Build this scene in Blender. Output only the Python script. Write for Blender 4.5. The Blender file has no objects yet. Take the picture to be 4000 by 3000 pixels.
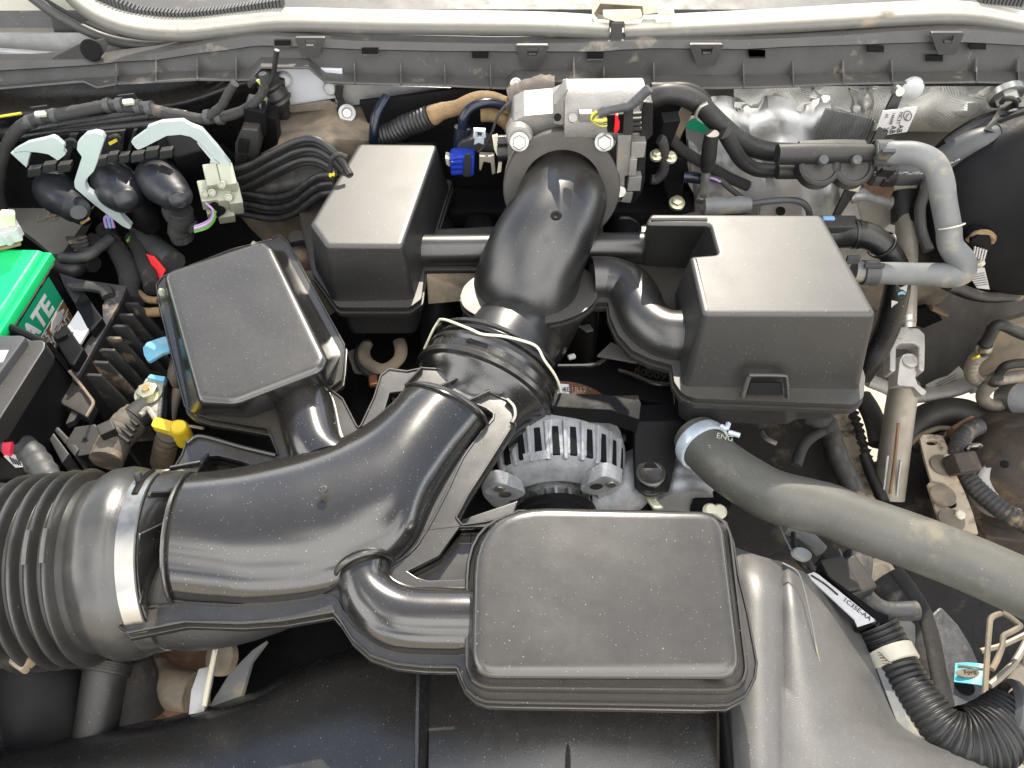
import bpy, bmesh, math, random
from mathutils import Vector, Matrix, Quaternion
from mathutils.geometry import tessellate_polygon
R = math.radians
rnd = random.Random(7)
scene = bpy.context.scene
COL = scene.collection

# ------------------------------------------------------------------ camera
PITCH = 50.0
EYE = Vector((0.0, 0.0, 1.78))
cam_d = bpy.data.cameras.new('camera'); cam = bpy.data.objects.new('camera', cam_d); COL.objects.link(cam)
cam.location = EYE; cam.rotation_euler = (R(90 - PITCH), 0, 0)
cam_d.sensor_width = 36; cam_d.lens = 27.7; cam_d.clip_start = 0.02; cam_d.clip_end = 3000
scene.camera = cam
# ------------------------------------------------------------------ sun, sky, exposure
SUN = Vector((0.07, 0.755, 0.65)).normalized()          # towards the sun: from behind the windshield, a little to the right
sun_d = bpy.data.lights.new('sun', 'SUN'); sun = bpy.data.objects.new('sun', sun_d); COL.objects.link(sun)
sun_d.energy = 4.8; sun_d.angle = R(0.53); sun_d.color = (1.0, 0.92, 0.78)
sun.rotation_euler = SUN.to_track_quat('Z', 'Y').to_euler(); sun.location = (0, 0, 5)
scene.view_settings.view_transform = 'Standard'; scene.view_settings.look = 'None'
scene.view_settings.gamma = 1; scene.view_settings.exposure = 0.40
world = bpy.data.worlds.new('World'); scene.world = world; world.use_nodes = True
_n = world.node_tree; _n.nodes.clear()
def wnode(t, **k):
    n = _n.nodes.new(t)
    for a, v in k.items(): setattr(n, a, v)
    return n
_o = wnode('ShaderNodeOutputWorld'); _b = wnode('ShaderNodeBackground'); _b.inputs['Strength'].default_value = 0.13
_s = wnode('ShaderNodeTexSky', sky_type='NISHITA', sun_disc=False)
_s.sun_elevation = math.asin(SUN.z); _s.sun_rotation = math.atan2(SUN.x, SUN.y)
_s.air_density = 1.0; _s.dust_density = 0.6; _s.ozone_density = 1.5
_tc = wnode('ShaderNodeTexCoord'); _mp = wnode('ShaderNodeMapping'); _mp.inputs['Scale'].default_value = (1.0, 1.0, 2.2)
_no = wnode('ShaderNodeTexNoise'); _no.inputs['Scale'].default_value = 1.7; _no.inputs['Detail'].default_value = 9; _no.inputs['Roughness'].default_value = 0.55
_cr = wnode('ShaderNodeValToRGB'); _cr.color_ramp.elements[0].position = 0.47; _cr.color_ramp.elements[1].position = 0.58
_mx = wnode('ShaderNodeMix', data_type='RGBA')
L_ = _n.links.new
L_(_tc.outputs['Generated'], _mp.inputs['Vector']); L_(_mp.outputs['Vector'], _no.inputs['Vector'])
_mp.inputs['Location'].default_value = (3.1, 1.7, 0.4)
# cloud cover thickens towards the horizon, as it does on a fair day
_sz = wnode('ShaderNodeSeparateXYZ'); L_(_tc.outputs['Generated'], _sz.inputs[0])
_mr = wnode('ShaderNodeMapRange'); _mr.inputs['From Min'].default_value = 0.2; _mr.inputs['From Max'].default_value = 0.95
_mr.inputs['To Min'].default_value = 0.04; _mr.inputs['To Max'].default_value = -0.03; L_(_sz.outputs['Z'], _mr.inputs['Value'])
_ad = wnode('ShaderNodeMath', operation='ADD'); L_(_no.outputs['Fac'], _ad.inputs[0]); L_(_mr.outputs['Result'], _ad.inputs[1]); 
_my = wnode('ShaderNodeMapRange'); _my.inputs['From Min'].default_value = -0.25; _my.inputs['From Max'].default_value = 0.40     # unseen clouds shifted to the front to shape duct reflections, clear over the cab
_my.inputs['To Min'].default_value = 0.10; _my.inputs['To Max'].default_value = -0.08; L_(_sz.outputs['Y'], _my.inputs['Value'])
_a2 = wnode('ShaderNodeMath', operation='ADD'); L_(_ad.outputs[0], _a2.inputs[0]); L_(_my.outputs['Result'], _a2.inputs[1]); L_(_a2.outputs[0], _cr.inputs['Fac'])
L_(_cr.outputs['Color'], _mx.inputs['Factor']); L_(_s.outputs['Color'], _mx.inputs['A']); _mx.inputs['B'].default_value = (22.0, 21.6, 21.0, 1)
L_(_mx.outputs['Result'], _b.inputs['Color']); L_(_b.outputs['Background'], _o.inputs['Surface'])

# ------------------------------------------------------------------ measuring the place
# every measured point is a direction from the spot where the photograph was taken plus the real
# height (or distance) at which the thing stands
ZOOM = {0: (0, 0, 0.553), 1: (0, 0, 1.8436), 2: (1000, 0, 1.8436), 3: (2000, 0, 1.8436), 4: (2900, 0, 1.8436),
        5: (0, 800, 1.8436), 6: (1000, 800, 1.8436), 7: (2000, 800, 1.8436), 8: (2900, 800, 1.8436),
        9: (0, 1500, 2.0109), 10: (1000, 1500, 2.0109), 11: (2000, 1500, 2.0109), 12: (2900, 1500, 2.0109),
        13: (0, 2200, 2.0109), 14: (1000, 2200, 2.0109), 15: (2000, 2200, 2.0109), 16: (2900, 2200, 2.0109),
        17: (0, 400, 2.765), 18: (0, 1000, 2.074), 19: (2000, 300, 2.4578), 20: (3300, 1000, 2.7657), 21: (3300, 1600, 2.37)}
_cp, _sp = math.cos(R(PITCH)), math.sin(R(PITCH))
def ray(k, x, y):
    x0, y0, s = ZOOM[k]
    X = (x0 + x / s - 2000) / 3078; Y = (y0 + y / s - 1500) / 3078
    return Vector((X, _cp - Y * _sp, -_sp - Y * _cp))
def P(k, x, y, z):
    d = ray(k, x, y); return EYE + d * ((z - EYE.z) / d.z)
def W(k, x, y, Y):
    d = ray(k, x, y); return EYE + d * (Y / d.y)
def PL(k, z, pts):
    """list of points at height z; an entry may carry its own height (and its own zoom)"""
    out = []
    for p in pts:
        out.append(P(p[3] if len(p) > 3 else k, p[0], p[1], p[2] if len(p) > 2 and p[2] is not None else z))
    return out
def WL(k, Y, pts):
    return [W(p[3] if len(p) > 3 else k, p[0], p[1], p[2] if len(p) > 2 and p[2] is not None else Y) for p in pts]

# ------------------------------------------------------------------ materials
MATS = {}
DUST_SHEEN = {'plastic': 0.12, 'plastic_gloss': 0.15, 'shroud_grainy_glare': 0.16, 'duct_gloss': 0.06, 'plastic_soft': 0.05, 'bellows': 0.08, 'shroud': 0.05}
def mat(name, col, rough=0.5, metal=0.0, var=0.15, vscale=25, bump=0.0, bscale=500, dust=0.0, dustcol=(0.55, 0.52, 0.46),
        dirt=None, spec=0.5, rvar=0.08, scratch=0.0, wave=None, alpha=1.0):
    """procedural material: base colour with soft variation, fine relief, dust specks and dirt patches"""
    if name in MATS: return MATS[name]
    m = bpy.data.materials.new(name); m.use_nodes = True; MATS[name] = m
    nt = m.node_tree; N = nt.nodes; L = nt.links.new
    b = N['Principled BSDF']
    b.inputs['Metallic'].default_value = metal; b.inputs['Specular IOR Level'].default_value = spec
    tc = N.new('ShaderNodeTexCoord'); obj = tc.outputs['Object']
    def noise(s, d=4, r=0.55):
        n = N.new('ShaderNodeTexNoise'); n.inputs['Scale'].default_value = s; n.inputs['Detail'].default_value = d
        n.inputs['Roughness'].default_value = r; L(obj, n.inputs['Vector']); return n.outputs['Fac']
    def ramp(f, a, b_, lo=0.0, hi=1.0):
        n = N.new('ShaderNodeMapRange'); n.inputs['From Min'].default_value = a; n.inputs['From Max'].default_value = b_
        n.inputs['To Min'].default_value = lo; n.inputs['To Max'].default_value = hi; L(f, n.inputs['Value']); return n.outputs['Result']
    def mixc(f, a, b_):
        n = N.new('ShaderNodeMix'); n.data_type = 'RGBA'
        for s, v in (('Factor', f), ('A', a), ('B', b_)):
            if isinstance(v, (tuple, list)): n.inputs[s].default_value = (*v[:3], 1)
            elif isinstance(v, float): n.inputs[s].default_value = v
            else: L(v, n.inputs[s])
        return n.outputs['Result']
    v = noise(vscale)
    c = mixc(ramp(v, 0.3, 0.7), tuple(x * (1 - var) for x in col), tuple(min(1, x * (1 + var)) for x in col))
    r = ramp(noise(vscale * 1.7), 0.3, 0.7, max(0.03, rough - rvar), min(1, rough + rvar))
    metal_s = None
    if dirt:
        dc, amt, ds = dirt
        f = ramp(noise(ds, 8, 0.65), 0.62 - amt * 0.3, 0.72 - amt * 0.12)
        c = mixc(f, c, dc)
        n = N.new('ShaderNodeMix'); n.data_type = 'FLOAT'; L(f, n.inputs['Factor']); L(r, n.inputs['A']); n.inputs['B'].default_value = 0.85; r = n.outputs['Result']
    if dust > 0:
        for sc, th in ((230, 0.085), (520, 0.12)):
            vo = N.new('ShaderNodeTexVoronoi'); vo.inputs['Scale'].default_value = sc; L(obj, vo.inputs['Vector'])
            lt = N.new('ShaderNodeMath'); lt.operation = 'LESS_THAN'; L(vo.outputs['Distance'], lt.inputs[0]); lt.inputs[1].default_value = th
            sep = N.new('ShaderNodeSeparateColor'); L(vo.outputs['Color'], sep.inputs['Color'])
            gt = N.new('ShaderNodeMath'); gt.operation = 'LESS_THAN'; L(sep.outputs['Red'], gt.inputs[0]); gt.inputs[1].default_value = dust
            mu = N.new('ShaderNodeMath'); mu.operation = 'MULTIPLY'; L(lt.outputs[0], mu.inputs[0]); L(gt.outputs[0], mu.inputs[1])
            c = mixc(mu.outputs[0], c, dustcol)
        geo = N.new('ShaderNodeNewGeometry'); sx = N.new('ShaderNodeSeparateXYZ'); L(geo.outputs['Normal'], sx.inputs[0])
        f = N.new('ShaderNodeMath'); f.operation = 'MULTIPLY'; L(ramp(sx.outputs['Z'], 0.55, 1.0, 0.0, DUST_SHEEN.get(name, 0.12)), f.inputs[0]); f2 = N.new('ShaderNodeMath'); f2.operation = 'MULTIPLY'; L(ramp(noise(120, 6, 0.7), 0.3, 0.7, 0.75, 1.0), f2.inputs[0]); L(ramp(noise(7, 3, 0.5), 0.35, 0.68, 0.72, 1.0), f2.inputs[1]); L(f2.outputs[0], f.inputs[1])
        c = mixc(f.outputs[0], c, (0.36, 0.32, 0.25))  # upward faces: dust film plus lit sheen of the tops, in the colour
    L(c, b.inputs['Base Color']); L(r, b.inputs['Roughness'])
    bn = None
    if wave:
        w = N.new('ShaderNodeTexWave'); w.inputs['Scale'].default_value = wave[0]; w.inputs['Distortion'].default_value = wave[2] if len(wave) > 2 else 0
        w.bands_direction = wave[3] if len(wave) > 3 else 'X'; L(obj, w.inputs['Vector'])
        bn = N.new('ShaderNodeBump'); bn.inputs['Distance'].default_value = wave[1]; bn.inputs['Strength'].default_value = 1; L(w.outputs['Fac'], bn.inputs['Height'])
    if bump > 0:
        b2 = N.new('ShaderNodeBump'); b2.inputs['Distance'].default_value = bump; b2.inputs['Strength'].default_value = 1
        L(noise(bscale, 3, 0.6), b2.inputs['Height'])
        if bn: L(bn.outputs['Normal'], b2.inputs['Normal'])
        bn = b2
    if bn: L(bn.outputs['Normal'], b.inputs['Normal'])
    return m
EARTH = (0.33, 0.25, 0.16)
mat('plastic', (0.012, 0.0118, 0.0116), 0.45, spec=0.9, bump=0.00010, bscale=900, dust=0.10, vscale=9, rvar=0.05)
mat('plastic_gloss', (0.015, 0.0148, 0.0142), 0.23, spec=1.0, bump=0.00004, bscale=400, dust=0.10, vscale=9, rvar=0.04)
mat('plastic_matte', (0.018, 0.018, 0.019), 0.5, bump=0.0002, bscale=700, dust=0.08)
mat('plastic_soft', (0.013, 0.0128, 0.0125), 0.33, spec=1.0, bump=0.00008, bscale=900, dust=0.10, vscale=9, rvar=0.04)
mat('plastic_dark', (0.008, 0.008, 0.009), 0.5, spec=0.12, bump=0.0002, bscale=300)
mat('duct_gloss', (0.016, 0.0155, 0.015), 0.17, spec=1.0, bump=0.00003, bscale=400, dust=0.12, vscale=9, rvar=0.03)
mat('cuff_rubber', (0.060, 0.056, 0.050), 0.6, bump=0.0002, bscale=500)
mat('plastic_dirty', (0.045, 0.045, 0.046), 0.5, dirt=(EARTH, 0.25, 30), bump=0.0003, bscale=300)
mat('cowl_plastic', (0.046, 0.046, 0.046), 0.5, dirt=((0.22, 0.19, 0.15), 0.10, 16), bump=0.0002, bscale=500, dust=0.05)
mat('rubber', (0.014, 0.014, 0.014), 0.5, bump=0.0002, bscale=500, dust=0.05)
mat('rubber_hose_dusty', (0.078, 0.078, 0.068), 0.46, dirt=((0.20, 0.18, 0.12), 0.15, 9), bump=0.00015, bscale=600, dust=0.12, var=0.12)
mat('rubber_grey', (0.16, 0.165, 0.165), 0.5, dirt=((0.36, 0.31, 0.20), 0.3, 14), bump=0.0002, bscale=700)
mat('rubber_dark_grey', (0.06, 0.062, 0.064), 0.5, bump=0.0002, bscale=500, dirt=((0.2, 0.17, 0.12), 0.1, 20))
mat('bellows', (0.028, 0.028, 0.027), 0.34, spec=0.9, bump=0.0001, bscale=500, dust=0.05)
mat('cloth_tape', (0.035, 0.034, 0.034), 0.7, wave=(160, 0.0006, 3, 'DIAGONAL'), bump=0.0005, bscale=180, dirt=((0.16, 0.14, 0.11), 0.1, 30))
mat('conduit', (0.018, 0.018, 0.018), 0.45, bump=0.0003, bscale=300)
mat('conduit_dusty', (0.05, 0.048, 0.045), 0.55, dirt=(EARTH, 0.15, 30), bump=0.0003, bscale=300)
mat('cast_aluminium', (0.30, 0.29, 0.27), 0.55, 0.6, bump=0.0006, bscale=260, var=0.12, dirt=((0.30, 0.25, 0.18), 0.12, 18))
mat('cast_rough', (0.34, 0.35, 0.365), 0.6, 0.35, bump=0.0012, bscale=320, var=0.22, vscale=60)
mat('zinc', (0.42, 0.42, 0.39), 0.35, 0.85, bump=0.0002, bscale=200)
mat('zinc_yellow', (0.62, 0.60, 0.42), 0.35, 0.7, bump=0.0003, bscale=200)
mat('axle_dirt', (0.055, 0.042, 0.032), 0.7, dirt=((0.17, 0.12, 0.075), 0.4, 16), bump=0.001, bscale=120, var=0.3)
mat('bright_steel', (0.40, 0.39, 0.36), 0.33, 1.0, bump=0.0001, bscale=60)
mat('tube_steel', (0.33, 0.30, 0.25), 0.55, 0.5, dirt=((0.36, 0.26, 0.15), 0.3, 14), bump=0.0003, bscale=300)
mat('yoke_steel', (0.46, 0.44, 0.41), 0.55, 0.3, bump=0.0005, bscale=300, dirt=((0.3, 0.24, 0.17), 0.1, 20))
mat('foil_shield', (0.50, 0.50, 0.49), 0.48, 0.8, bump=0.0022, bscale=11, var=0.12, dirt=((0.34, 0.29, 0.2), 0.12, 10))
mat('foil_blanket', (0.60, 0.59, 0.54), 0.55, 0.25, wave=(130, 0.0005, 0.3, 'DIAGONAL'), bump=0.003, bscale=22, var=0.1)
mat('galvanised', (0.42, 0.42, 0.42), 0.45, 0.6, bump=0.001, bscale=40, var=0.14, dirt=((0.36, 0.30, 0.2), 0.18, 9))
mat('dirty_metal', (0.20, 0.17, 0.13), 0.65, 0.15, dirt=((0.34, 0.26, 0.17), 0.5, 14), bump=0.001, bscale=120, var=0.3)
mat('dark_underbody', (0.018, 0.016, 0.015), 0.7, dirt=((0.13, 0.10, 0.07), 0.25, 12), bump=0.002, bscale=50)
mat('void_black', (0.006, 0.006, 0.007), 0.8, spec=0.2, bump=0.003, bscale=30)  # deep shade put into the colour, for bay depths, gaps and holes
mat('tan_bracket', (0.50, 0.42, 0.31), 0.7, dirt=((0.05, 0.045, 0.04), 0.3, 22), bump=0.0006, bscale=200)
mat('heat_felt', (0.085, 0.078, 0.070), 0.85, bump=0.001, bscale=300, var=0.2, dirt=((0.2, 0.16, 0.11), 0.1, 8))
mat('body_black', (0.010, 0.010, 0.011), 0.28, bump=0.0004, bscale=500, dust=0.03)
mat('body_silver', (0.58, 0.57, 0.50), 0.34, 0.25, bump=0.0001, bscale=300, var=0.05)
mat('body_white', (0.62, 0.64, 0.68), 0.35, 0.1, bump=0.0001, bscale=200, var=0.05)
mat('weatherstrip', (0.46, 0.44, 0.39), 0.36, 0.3, bump=0.0004, bscale=200, var=0.06, dirt=((0.30, 0.26, 0.19), 0.05, 12))
mat('cream_plastic', (0.68, 0.64, 0.50), 0.5, bump=0.0004, bscale=200, dirt=((0.40, 0.34, 0.24), 0.15, 25))
mat('white_plastic', (0.44, 0.45, 0.45), 0.45, bump=0.0002, bscale=200)
mat('ice_plastic', (0.40, 0.455, 0.455), 0.38, bump=0.0002, bscale=200, var=0.05)
mat('pale_green_plastic', (0.36, 0.37, 0.29), 0.45, bump=0.0003, bscale=300, var=0.1)
mat('grey_cover', (0.17, 0.165, 0.15), 0.6, bump=0.0004, bscale=120, var=0.1)
mat('green_plastic', (0.010, 0.58, 0.17), 0.32, bump=0.0002, bscale=200, var=0.06)
mat('green_print', (0.012, 0.34, 0.17), 0.4, var=0.04)
mat('brown_print', (0.26, 0.16, 0.055), 0.4, var=0.05)
mat('white_print', (0.78, 0.77, 0.74), 0.5, var=0.03)
mat('label_white', (0.58, 0.57, 0.56), 0.5, var=0.05, dirt=((0.45, 0.4, 0.33), 0.05, 30))
mat('label_cream', (0.68, 0.65, 0.50), 0.5, var=0.05)
mat('black_print', (0.03, 0.03, 0.035), 0.6, var=0.05)
mat('yellow', (0.74, 0.53, 0.03), 0.42, bump=0.0003, bscale=200, dirt=((0.3, 0.2, 0.05), 0.05, 40))
mat('wire_yellow', (0.70, 0.60, 0.05), 0.4); mat('wire_green', (0.16, 0.42, 0.08), 0.4); mat('wire_violet', (0.46, 0.27, 0.58), 0.4)
mat('wire_blue', (0.22, 0.42, 0.70), 0.4); mat('wire_orange', (0.72, 0.25, 0.10), 0.4); mat('wire_white', (0.7, 0.66, 0.66), 0.4)
mat('red_plastic', (0.75, 0.015, 0.02), 0.4); mat('pink_red_tape', (0.80, 0.06, 0.10), 0.45); mat('blue_plastic', (0.010, 0.035, 0.34), 0.38, var=0.2)
mat('plug_plastic', (0.012, 0.013, 0.016), 0.42, spec=0.6, bump=0.0001, bscale=500)
mat('navy_hose', (0.006, 0.010, 0.022), 0.25); mat('sky_tape', (0.10, 0.56, 0.66), 0.4, var=0.08); mat('sky_tab', (0.20, 0.50, 0.68), 0.5, dirt=((0.5, 0.45, 0.36), 0.2, 60))
mat('spring_clamp', (0.55, 0.62, 0.70), 0.3, 0.4)
mat('rust_core', (0.15, 0.065, 0.035), 0.5, 0.3, var=0.3)
mat('copper', (0.60, 0.25, 0.12), 0.4, 0.8)
mat('brass', (0.6, 0.42, 0.18), 0.4, 0.7)
mat('fabric_tan', (0.24, 0.16, 0.08), 0.85, bump=0.002, bscale=160, var=0.3)
mat('corroded_block', (0.42, 0.40, 0.36), 0.65, 0.3, bump=0.0012, bscale=450, var=0.3, vscale=150, dirt=((0.1, 0.09, 0.08), 0.2, 60))
mat('grime_hose', (0.13, 0.11, 0.09), 0.7, bump=0.001, bscale=200, dirt=((0.38, 0.28, 0.18), 0.35, 25))
mat('concrete', (0.52, 0.46, 0.36), 0.85, bump=0.004, bscale=60, var=0.25, vscale=8, dirt=((0.36, 0.31, 0.25), 0.2, 6))
mat('hood_liner', (0.27, 0.24, 0.20), 0.8, bump=0.002, bscale=60, var=0.1)
mat('shroud', (0.014, 0.014, 0.015), 0.26, spec=0.9, bump=0.00015, bscale=600, dust=0.14, rvar=0.05)
mat('shroud_grainy_glare', (0.075, 0.075, 0.076), 0.42, spec=1.0, bump=0.0003, bscale=700, dust=0.30, rvar=0.05)  # lighter copy of shroud: sun glare on grainy plastic lifted into base colour
mat('rust_brown', (0.20, 0.11, 0.06), 0.7, dirt=((0.42, 0.30, 0.18), 0.3, 12), bump=0.001, bscale=100, var=0.3)

# ------------------------------------------------------------------ building helpers
def ccw(pts):
    a = sum(pts[i].x * pts[(i + 1) % len(pts)].y - pts[(i + 1) % len(pts)].x * pts[i].y for i in range(len(pts)))
    return pts if a > 0 else pts[::-1]
def fillet(pts, r, seg=5):
    """round the corners of a closed 3D polygon; r a number or one per corner (metres)"""
    out = []; n = len(pts)
    for i in range(n):
        p0, p, p1 = pts[i - 1], pts[i], pts[(i + 1) % n]
        rr = r[i] if isinstance(r, (list, tuple)) else r
        a, b = (p0 - p), (p1 - p); la, lb = a.length, b.length
        ang = a.angle(b)
        t = max(min(rr / math.tan(ang / 2), la * 0.48, lb * 0.48), 1e-4)
        s, e = p + a * (t / la), p + b * (t / lb)
        for j in range(seg + 1):
            q = j / seg; out.append((1 - q) ** 2 * s + 2 * q * (1 - q) * p + q * q * e)
    return out
def offs(pts, d):
    """move a closed polygon (in plan) outwards by d (counter-clockwise order)"""
    n = len(pts); out = []
    for i in range(n):
        a = pts[i] - pts[i - 1]; b = pts[(i + 1) % n] - pts[i]; a.z = b.z = 0
        na = Vector((a.y, -a.x, 0)); nb = Vector((b.y, -b.x, 0))
        if na.length < 1e-9: na = nb.copy()
        if nb.length < 1e-9: nb = na.copy()
        na.normalize(); nb.normalize(); m = na + nb
        if m.length < 1e-6: m = na
        m.normalize(); c = max(0.5, m.dot(na)); out.append(pts[i] + m * (d / c))
    return out
def up(pts, dz): return [p + Vector((0, 0, dz)) for p in pts]
def setz(pts, z): return [Vector((p.x, p.y, z)) for p in pts]
def loft(bm, rings, closed=True, cap0=False, cap1=False):
    vs = [[bm.verts.new(p) for p in r] for r in rings]; n = len(rings[0])
    for a, b in zip(vs, vs[1:]):
        for i in range(n if closed else n - 1):
            j = (i + 1) % n
            try: bm.faces.new((a[i], a[j], b[j], b[i]))
            except ValueError: pass
    for flag, v in ((cap0, vs[0]), (cap1, vs[-1])):
        if flag: tess_cap(bm, v)
    return vs
def tess_cap(bm, v):
    for t in tessellate_polygon([[x.co for x in v]]):
        try: bm.faces.new([v[i] for i in t])
        except ValueError: pass
def slab(bm, loops, z0, z1=None):
    """a plate with optional holes: loops[0] outline, the rest holes; top follows the points, bottom z0 lower"""
    allp = [p for l in loops for p in l]
    top = [bm.verts.new(p) for p in allp]; bot = [bm.verts.new(p - Vector((0, 0, z0))) for p in allp]
    for t in tessellate_polygon(loops):
        try: bm.faces.new([top[i] for i in t]); bm.faces.new([bot[i] for i in reversed(t)])
        except ValueError: pass
    o = 0
    for l in loops:
        n = len(l)
        for i in range(n):
            j = (i + 1) % n
            try: bm.faces.new((top[o + i], bot[o + i], bot[o + j], top[o + j]))
            except ValueError: pass
        o += n
def catmull(pts, n=6):
    if len(pts) < 3: return [Vector(p) for p in pts]
    q = [pts[0] * 2 - pts[1]] + list(pts) + [pts[-1] * 2 - pts[-2]]; out = []
    for i in range(1, len(q) - 2):
        a, b, c, d = q[i - 1], q[i], q[i + 1], q[i + 2]
        for j in range(n):
            t = j / n
            out.append(0.5 * ((2 * b) + (c - a) * t + (2 * a - 5 * b + 4 * c - d) * t * t + (3 * b - a - 3 * c + d) * t ** 3))
    out.append(q[-2].copy()); return out
def tube(bm, pts, r, seg=14, n=6, caps=True, flat=1.0, rf=None, samples=None, wob=0.0, up0=None):
    """a tube along a smooth path. r: radius, or list of radii along it. rf(t, s) scales it (t 0..1, s metres).
    flat squashes the section in its second axis"""
    pts = [Vector(p) for p in pts]
    path = catmull(pts, n) if n > 1 else pts
    if samples:
        d = [0]
        for a, b in zip(path, path[1:]): d.append(d[-1] + (b - a).length)
        L = d[-1]; new = []; k = 0
        for i in range(samples + 1):
            s = L * i / samples
            while k < len(d) - 2 and d[k + 1] < s: k += 1
            t = (s - d[k]) / max(1e-9, d[k + 1] - d[k]); new.append(path[k].lerp(path[k + 1], min(1, t)))
        path = new
    d = [0]
    for a, b in zip(path, path[1:]): d.append(d[-1] + (b - a).length)
    L = max(1e-9, d[-1]); m = len(path)
    tan = [(path[min(i + 1, m - 1)] - path[max(i - 1, 0)]).normalized() for i in range(m)]
    u = up0 if up0 is not None else Vector((0, 0, 1))
    if abs(tan[0].dot(u)) > 0.95: u = Vector((0, 1, 0))
    x = tan[0].cross(u).normalized(); rings = []
    for i in range(m):
        x = (x - tan[i] * x.dot(tan[i])).normalized(); y = x.cross(tan[i])
        t = d[i] / L
        if isinstance(r, (list, tuple)):
            f = t * (len(r) - 1); k = min(int(f), len(r) - 2); rr = r[k] + (r[k + 1] - r[k]) * (f - k)
        else: rr = r
        if rf: rr *= rf(t, d[i])
        if wob: rr *= 1 + wob * (rnd.random() - 0.5)
        rings.append([path[i] + (x * math.cos(a) + y * math.sin(a) * flat) * rr for a in (2 * math.pi * j / seg for j in range(seg))])
    loft(bm, rings, True, caps, caps)
    return path
def corr(period, amp):
    return lambda t, s: 1 + amp * (0.5 + 0.5 * math.cos(2 * math.pi * s / period)) ** 0.6
def lathe(bm, c, axis, prof, seg=28, caps=True, sx=1.0, x0=None, sweep=None):
    """prof: list of (distance along axis, radius)"""
    axis = Vector(axis).normalized(); u = x0 if x0 is not None else (Vector((0, 0, 1)) if abs(axis.z) < 0.9 else Vector((0, 1, 0)))
    x = (u - axis * u.dot(axis)).normalized(); y = axis.cross(x)
    a0, a1 = sweep if sweep else (0, 2 * math.pi); full = sweep is None
    k = seg if full else seg + 1
    rings = [[Vector(c) + axis * h + (x * math.cos(a) * sx + y * math.sin(a)) * r for a in (a0 + (a1 - a0) * j / seg for j in range(k))] for h, r in prof]
    loft(bm, rings, full, caps and full, caps and full)
def box(bm, c, size, rot=None, taper=None):
    """rot: Matrix 3x3 or (x, y, z) degrees; taper: scale of the top"""
    s = Vector(size) / 2; tp = taper if taper else 1.0
    if isinstance(rot, (tuple, list)): rot = Matrix.Rotation(R(rot[2]), 3, 'Z') @ Matrix.Rotation(R(rot[1]), 3, 'Y') @ Matrix.Rotation(R(rot[0]), 3, 'X')
    vs = []
    for z in (-1, 1):
        f = tp if z > 0 else 1.0
        for x, y in ((-1, -1), (1, -1), (1, 1), (-1, 1)):
            p = Vector((x * s.x * f, y * s.y * f, z * s.z))
            if rot is not None: p = rot @ p
            vs.append(bm.verts.new(Vector(c) + p))
    for f in ((3, 2, 1, 0), (4, 5, 6, 7), (0, 1, 5, 4), (1, 2, 6, 5), (2, 3, 7, 6), (3, 0, 4, 7)): bm.faces.new([vs[i] for i in f])
def plate(bm, pts, th, nrm=None):
    """a flat or bent plate: the polygon given by 3D points, thickened by th along its own normal (or nrm)"""
    n = Vector(nrm) if nrm is not None else Vector((0, 0, 0))
    if nrm is None:
        for i in range(len(pts)):
            a, b = pts[i], pts[(i + 1) % len(pts)]; n += Vector(((a.y - b.y) * (a.z + b.z), (a.z - b.z) * (a.x + b.x), (a.x - b.x) * (a.y + b.y)))
        if n.dot(EYE - pts[0]) < 0: n = -n
    n = n.normalized() * th
    top = [bm.verts.new(p) for p in pts]; bot = [bm.verts.new(p - n) for p in pts]; k = len(pts)
    for t in tessellate_polygon([pts]):
        try: bm.faces.new([top[i] for i in t]); bm.faces.new([bot[i] for i in reversed(t)])
        except ValueError: pass
    for i in range(k):
        try: bm.faces.new((top[i], bot[i], bot[(i + 1) % k], top[(i + 1) % k]))
        except ValueError: pass
def bar(bm, a, b, w, h, upv=(0, 0, 1)):
    """straight bar from a to b, w wide, h high (standing on the line a-b along upv)"""
    a, b, upv = Vector(a), Vector(b), Vector(upv); t = (b - a).normalized(); s = t.cross(upv).normalized() * w / 2; u = s.cross(t).normalized() * h
    if u.dot(upv) < 0: u = -u
    r0 = [a + s, a - s, a - s * 0.7 + u, a + s * 0.7 + u]; r1 = [p + (b - a) for p in r0]
    loft(bm, [r0, r1], True, True, True)
def hexhead(bm, c, axis, r, h, flange=1.35):
    axis = Vector(axis).normalized()
    lathe(bm, c, axis, [(0, r * flange), (h * 0.25, r * flange), (h * 0.32, r * 1.0)], 20)
    lathe(bm, Vector(c) + axis * h * 0.3, axis, [(0, r), (h * 0.6, r), (h * 0.7, r * 0.86)], 6)
def lid(top, zt, bot, zb, rt, rb, bev=0.006, seg=5, bulge=0.0):
    """a moulded box lid: rounded top outline down to a rounded bottom outline"""
    bm = bmesh.new()
    T = fillet(setz(top, zt), rt, seg); B = fillet(setz(bot, zb), rb, seg)
    a = sum(T[i].x * T[(i + 1) % len(T)].y - T[(i + 1) % len(T)].x * T[i].y for i in range(len(T)))
    if a < 0: T.reverse(); B.reverse()
    rings = [setz(offs(T, -bev * 1.6), zt), ]
    for q in (0.0, 0.35, 0.7, 1.0):
        ang = q * math.pi / 2
        rings.append([p for p in setz(offs(T, -bev * (1 - math.sin(ang))), zt - bev * (1 - math.cos(ang)))])
    for q in (0.5, 1.0):
        rings.append([a_.lerp(b_, q) for a_, b_ in zip(setz(T, zt - bev), B)])
    loft(bm, rings, True, True, False)
    return bm
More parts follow.
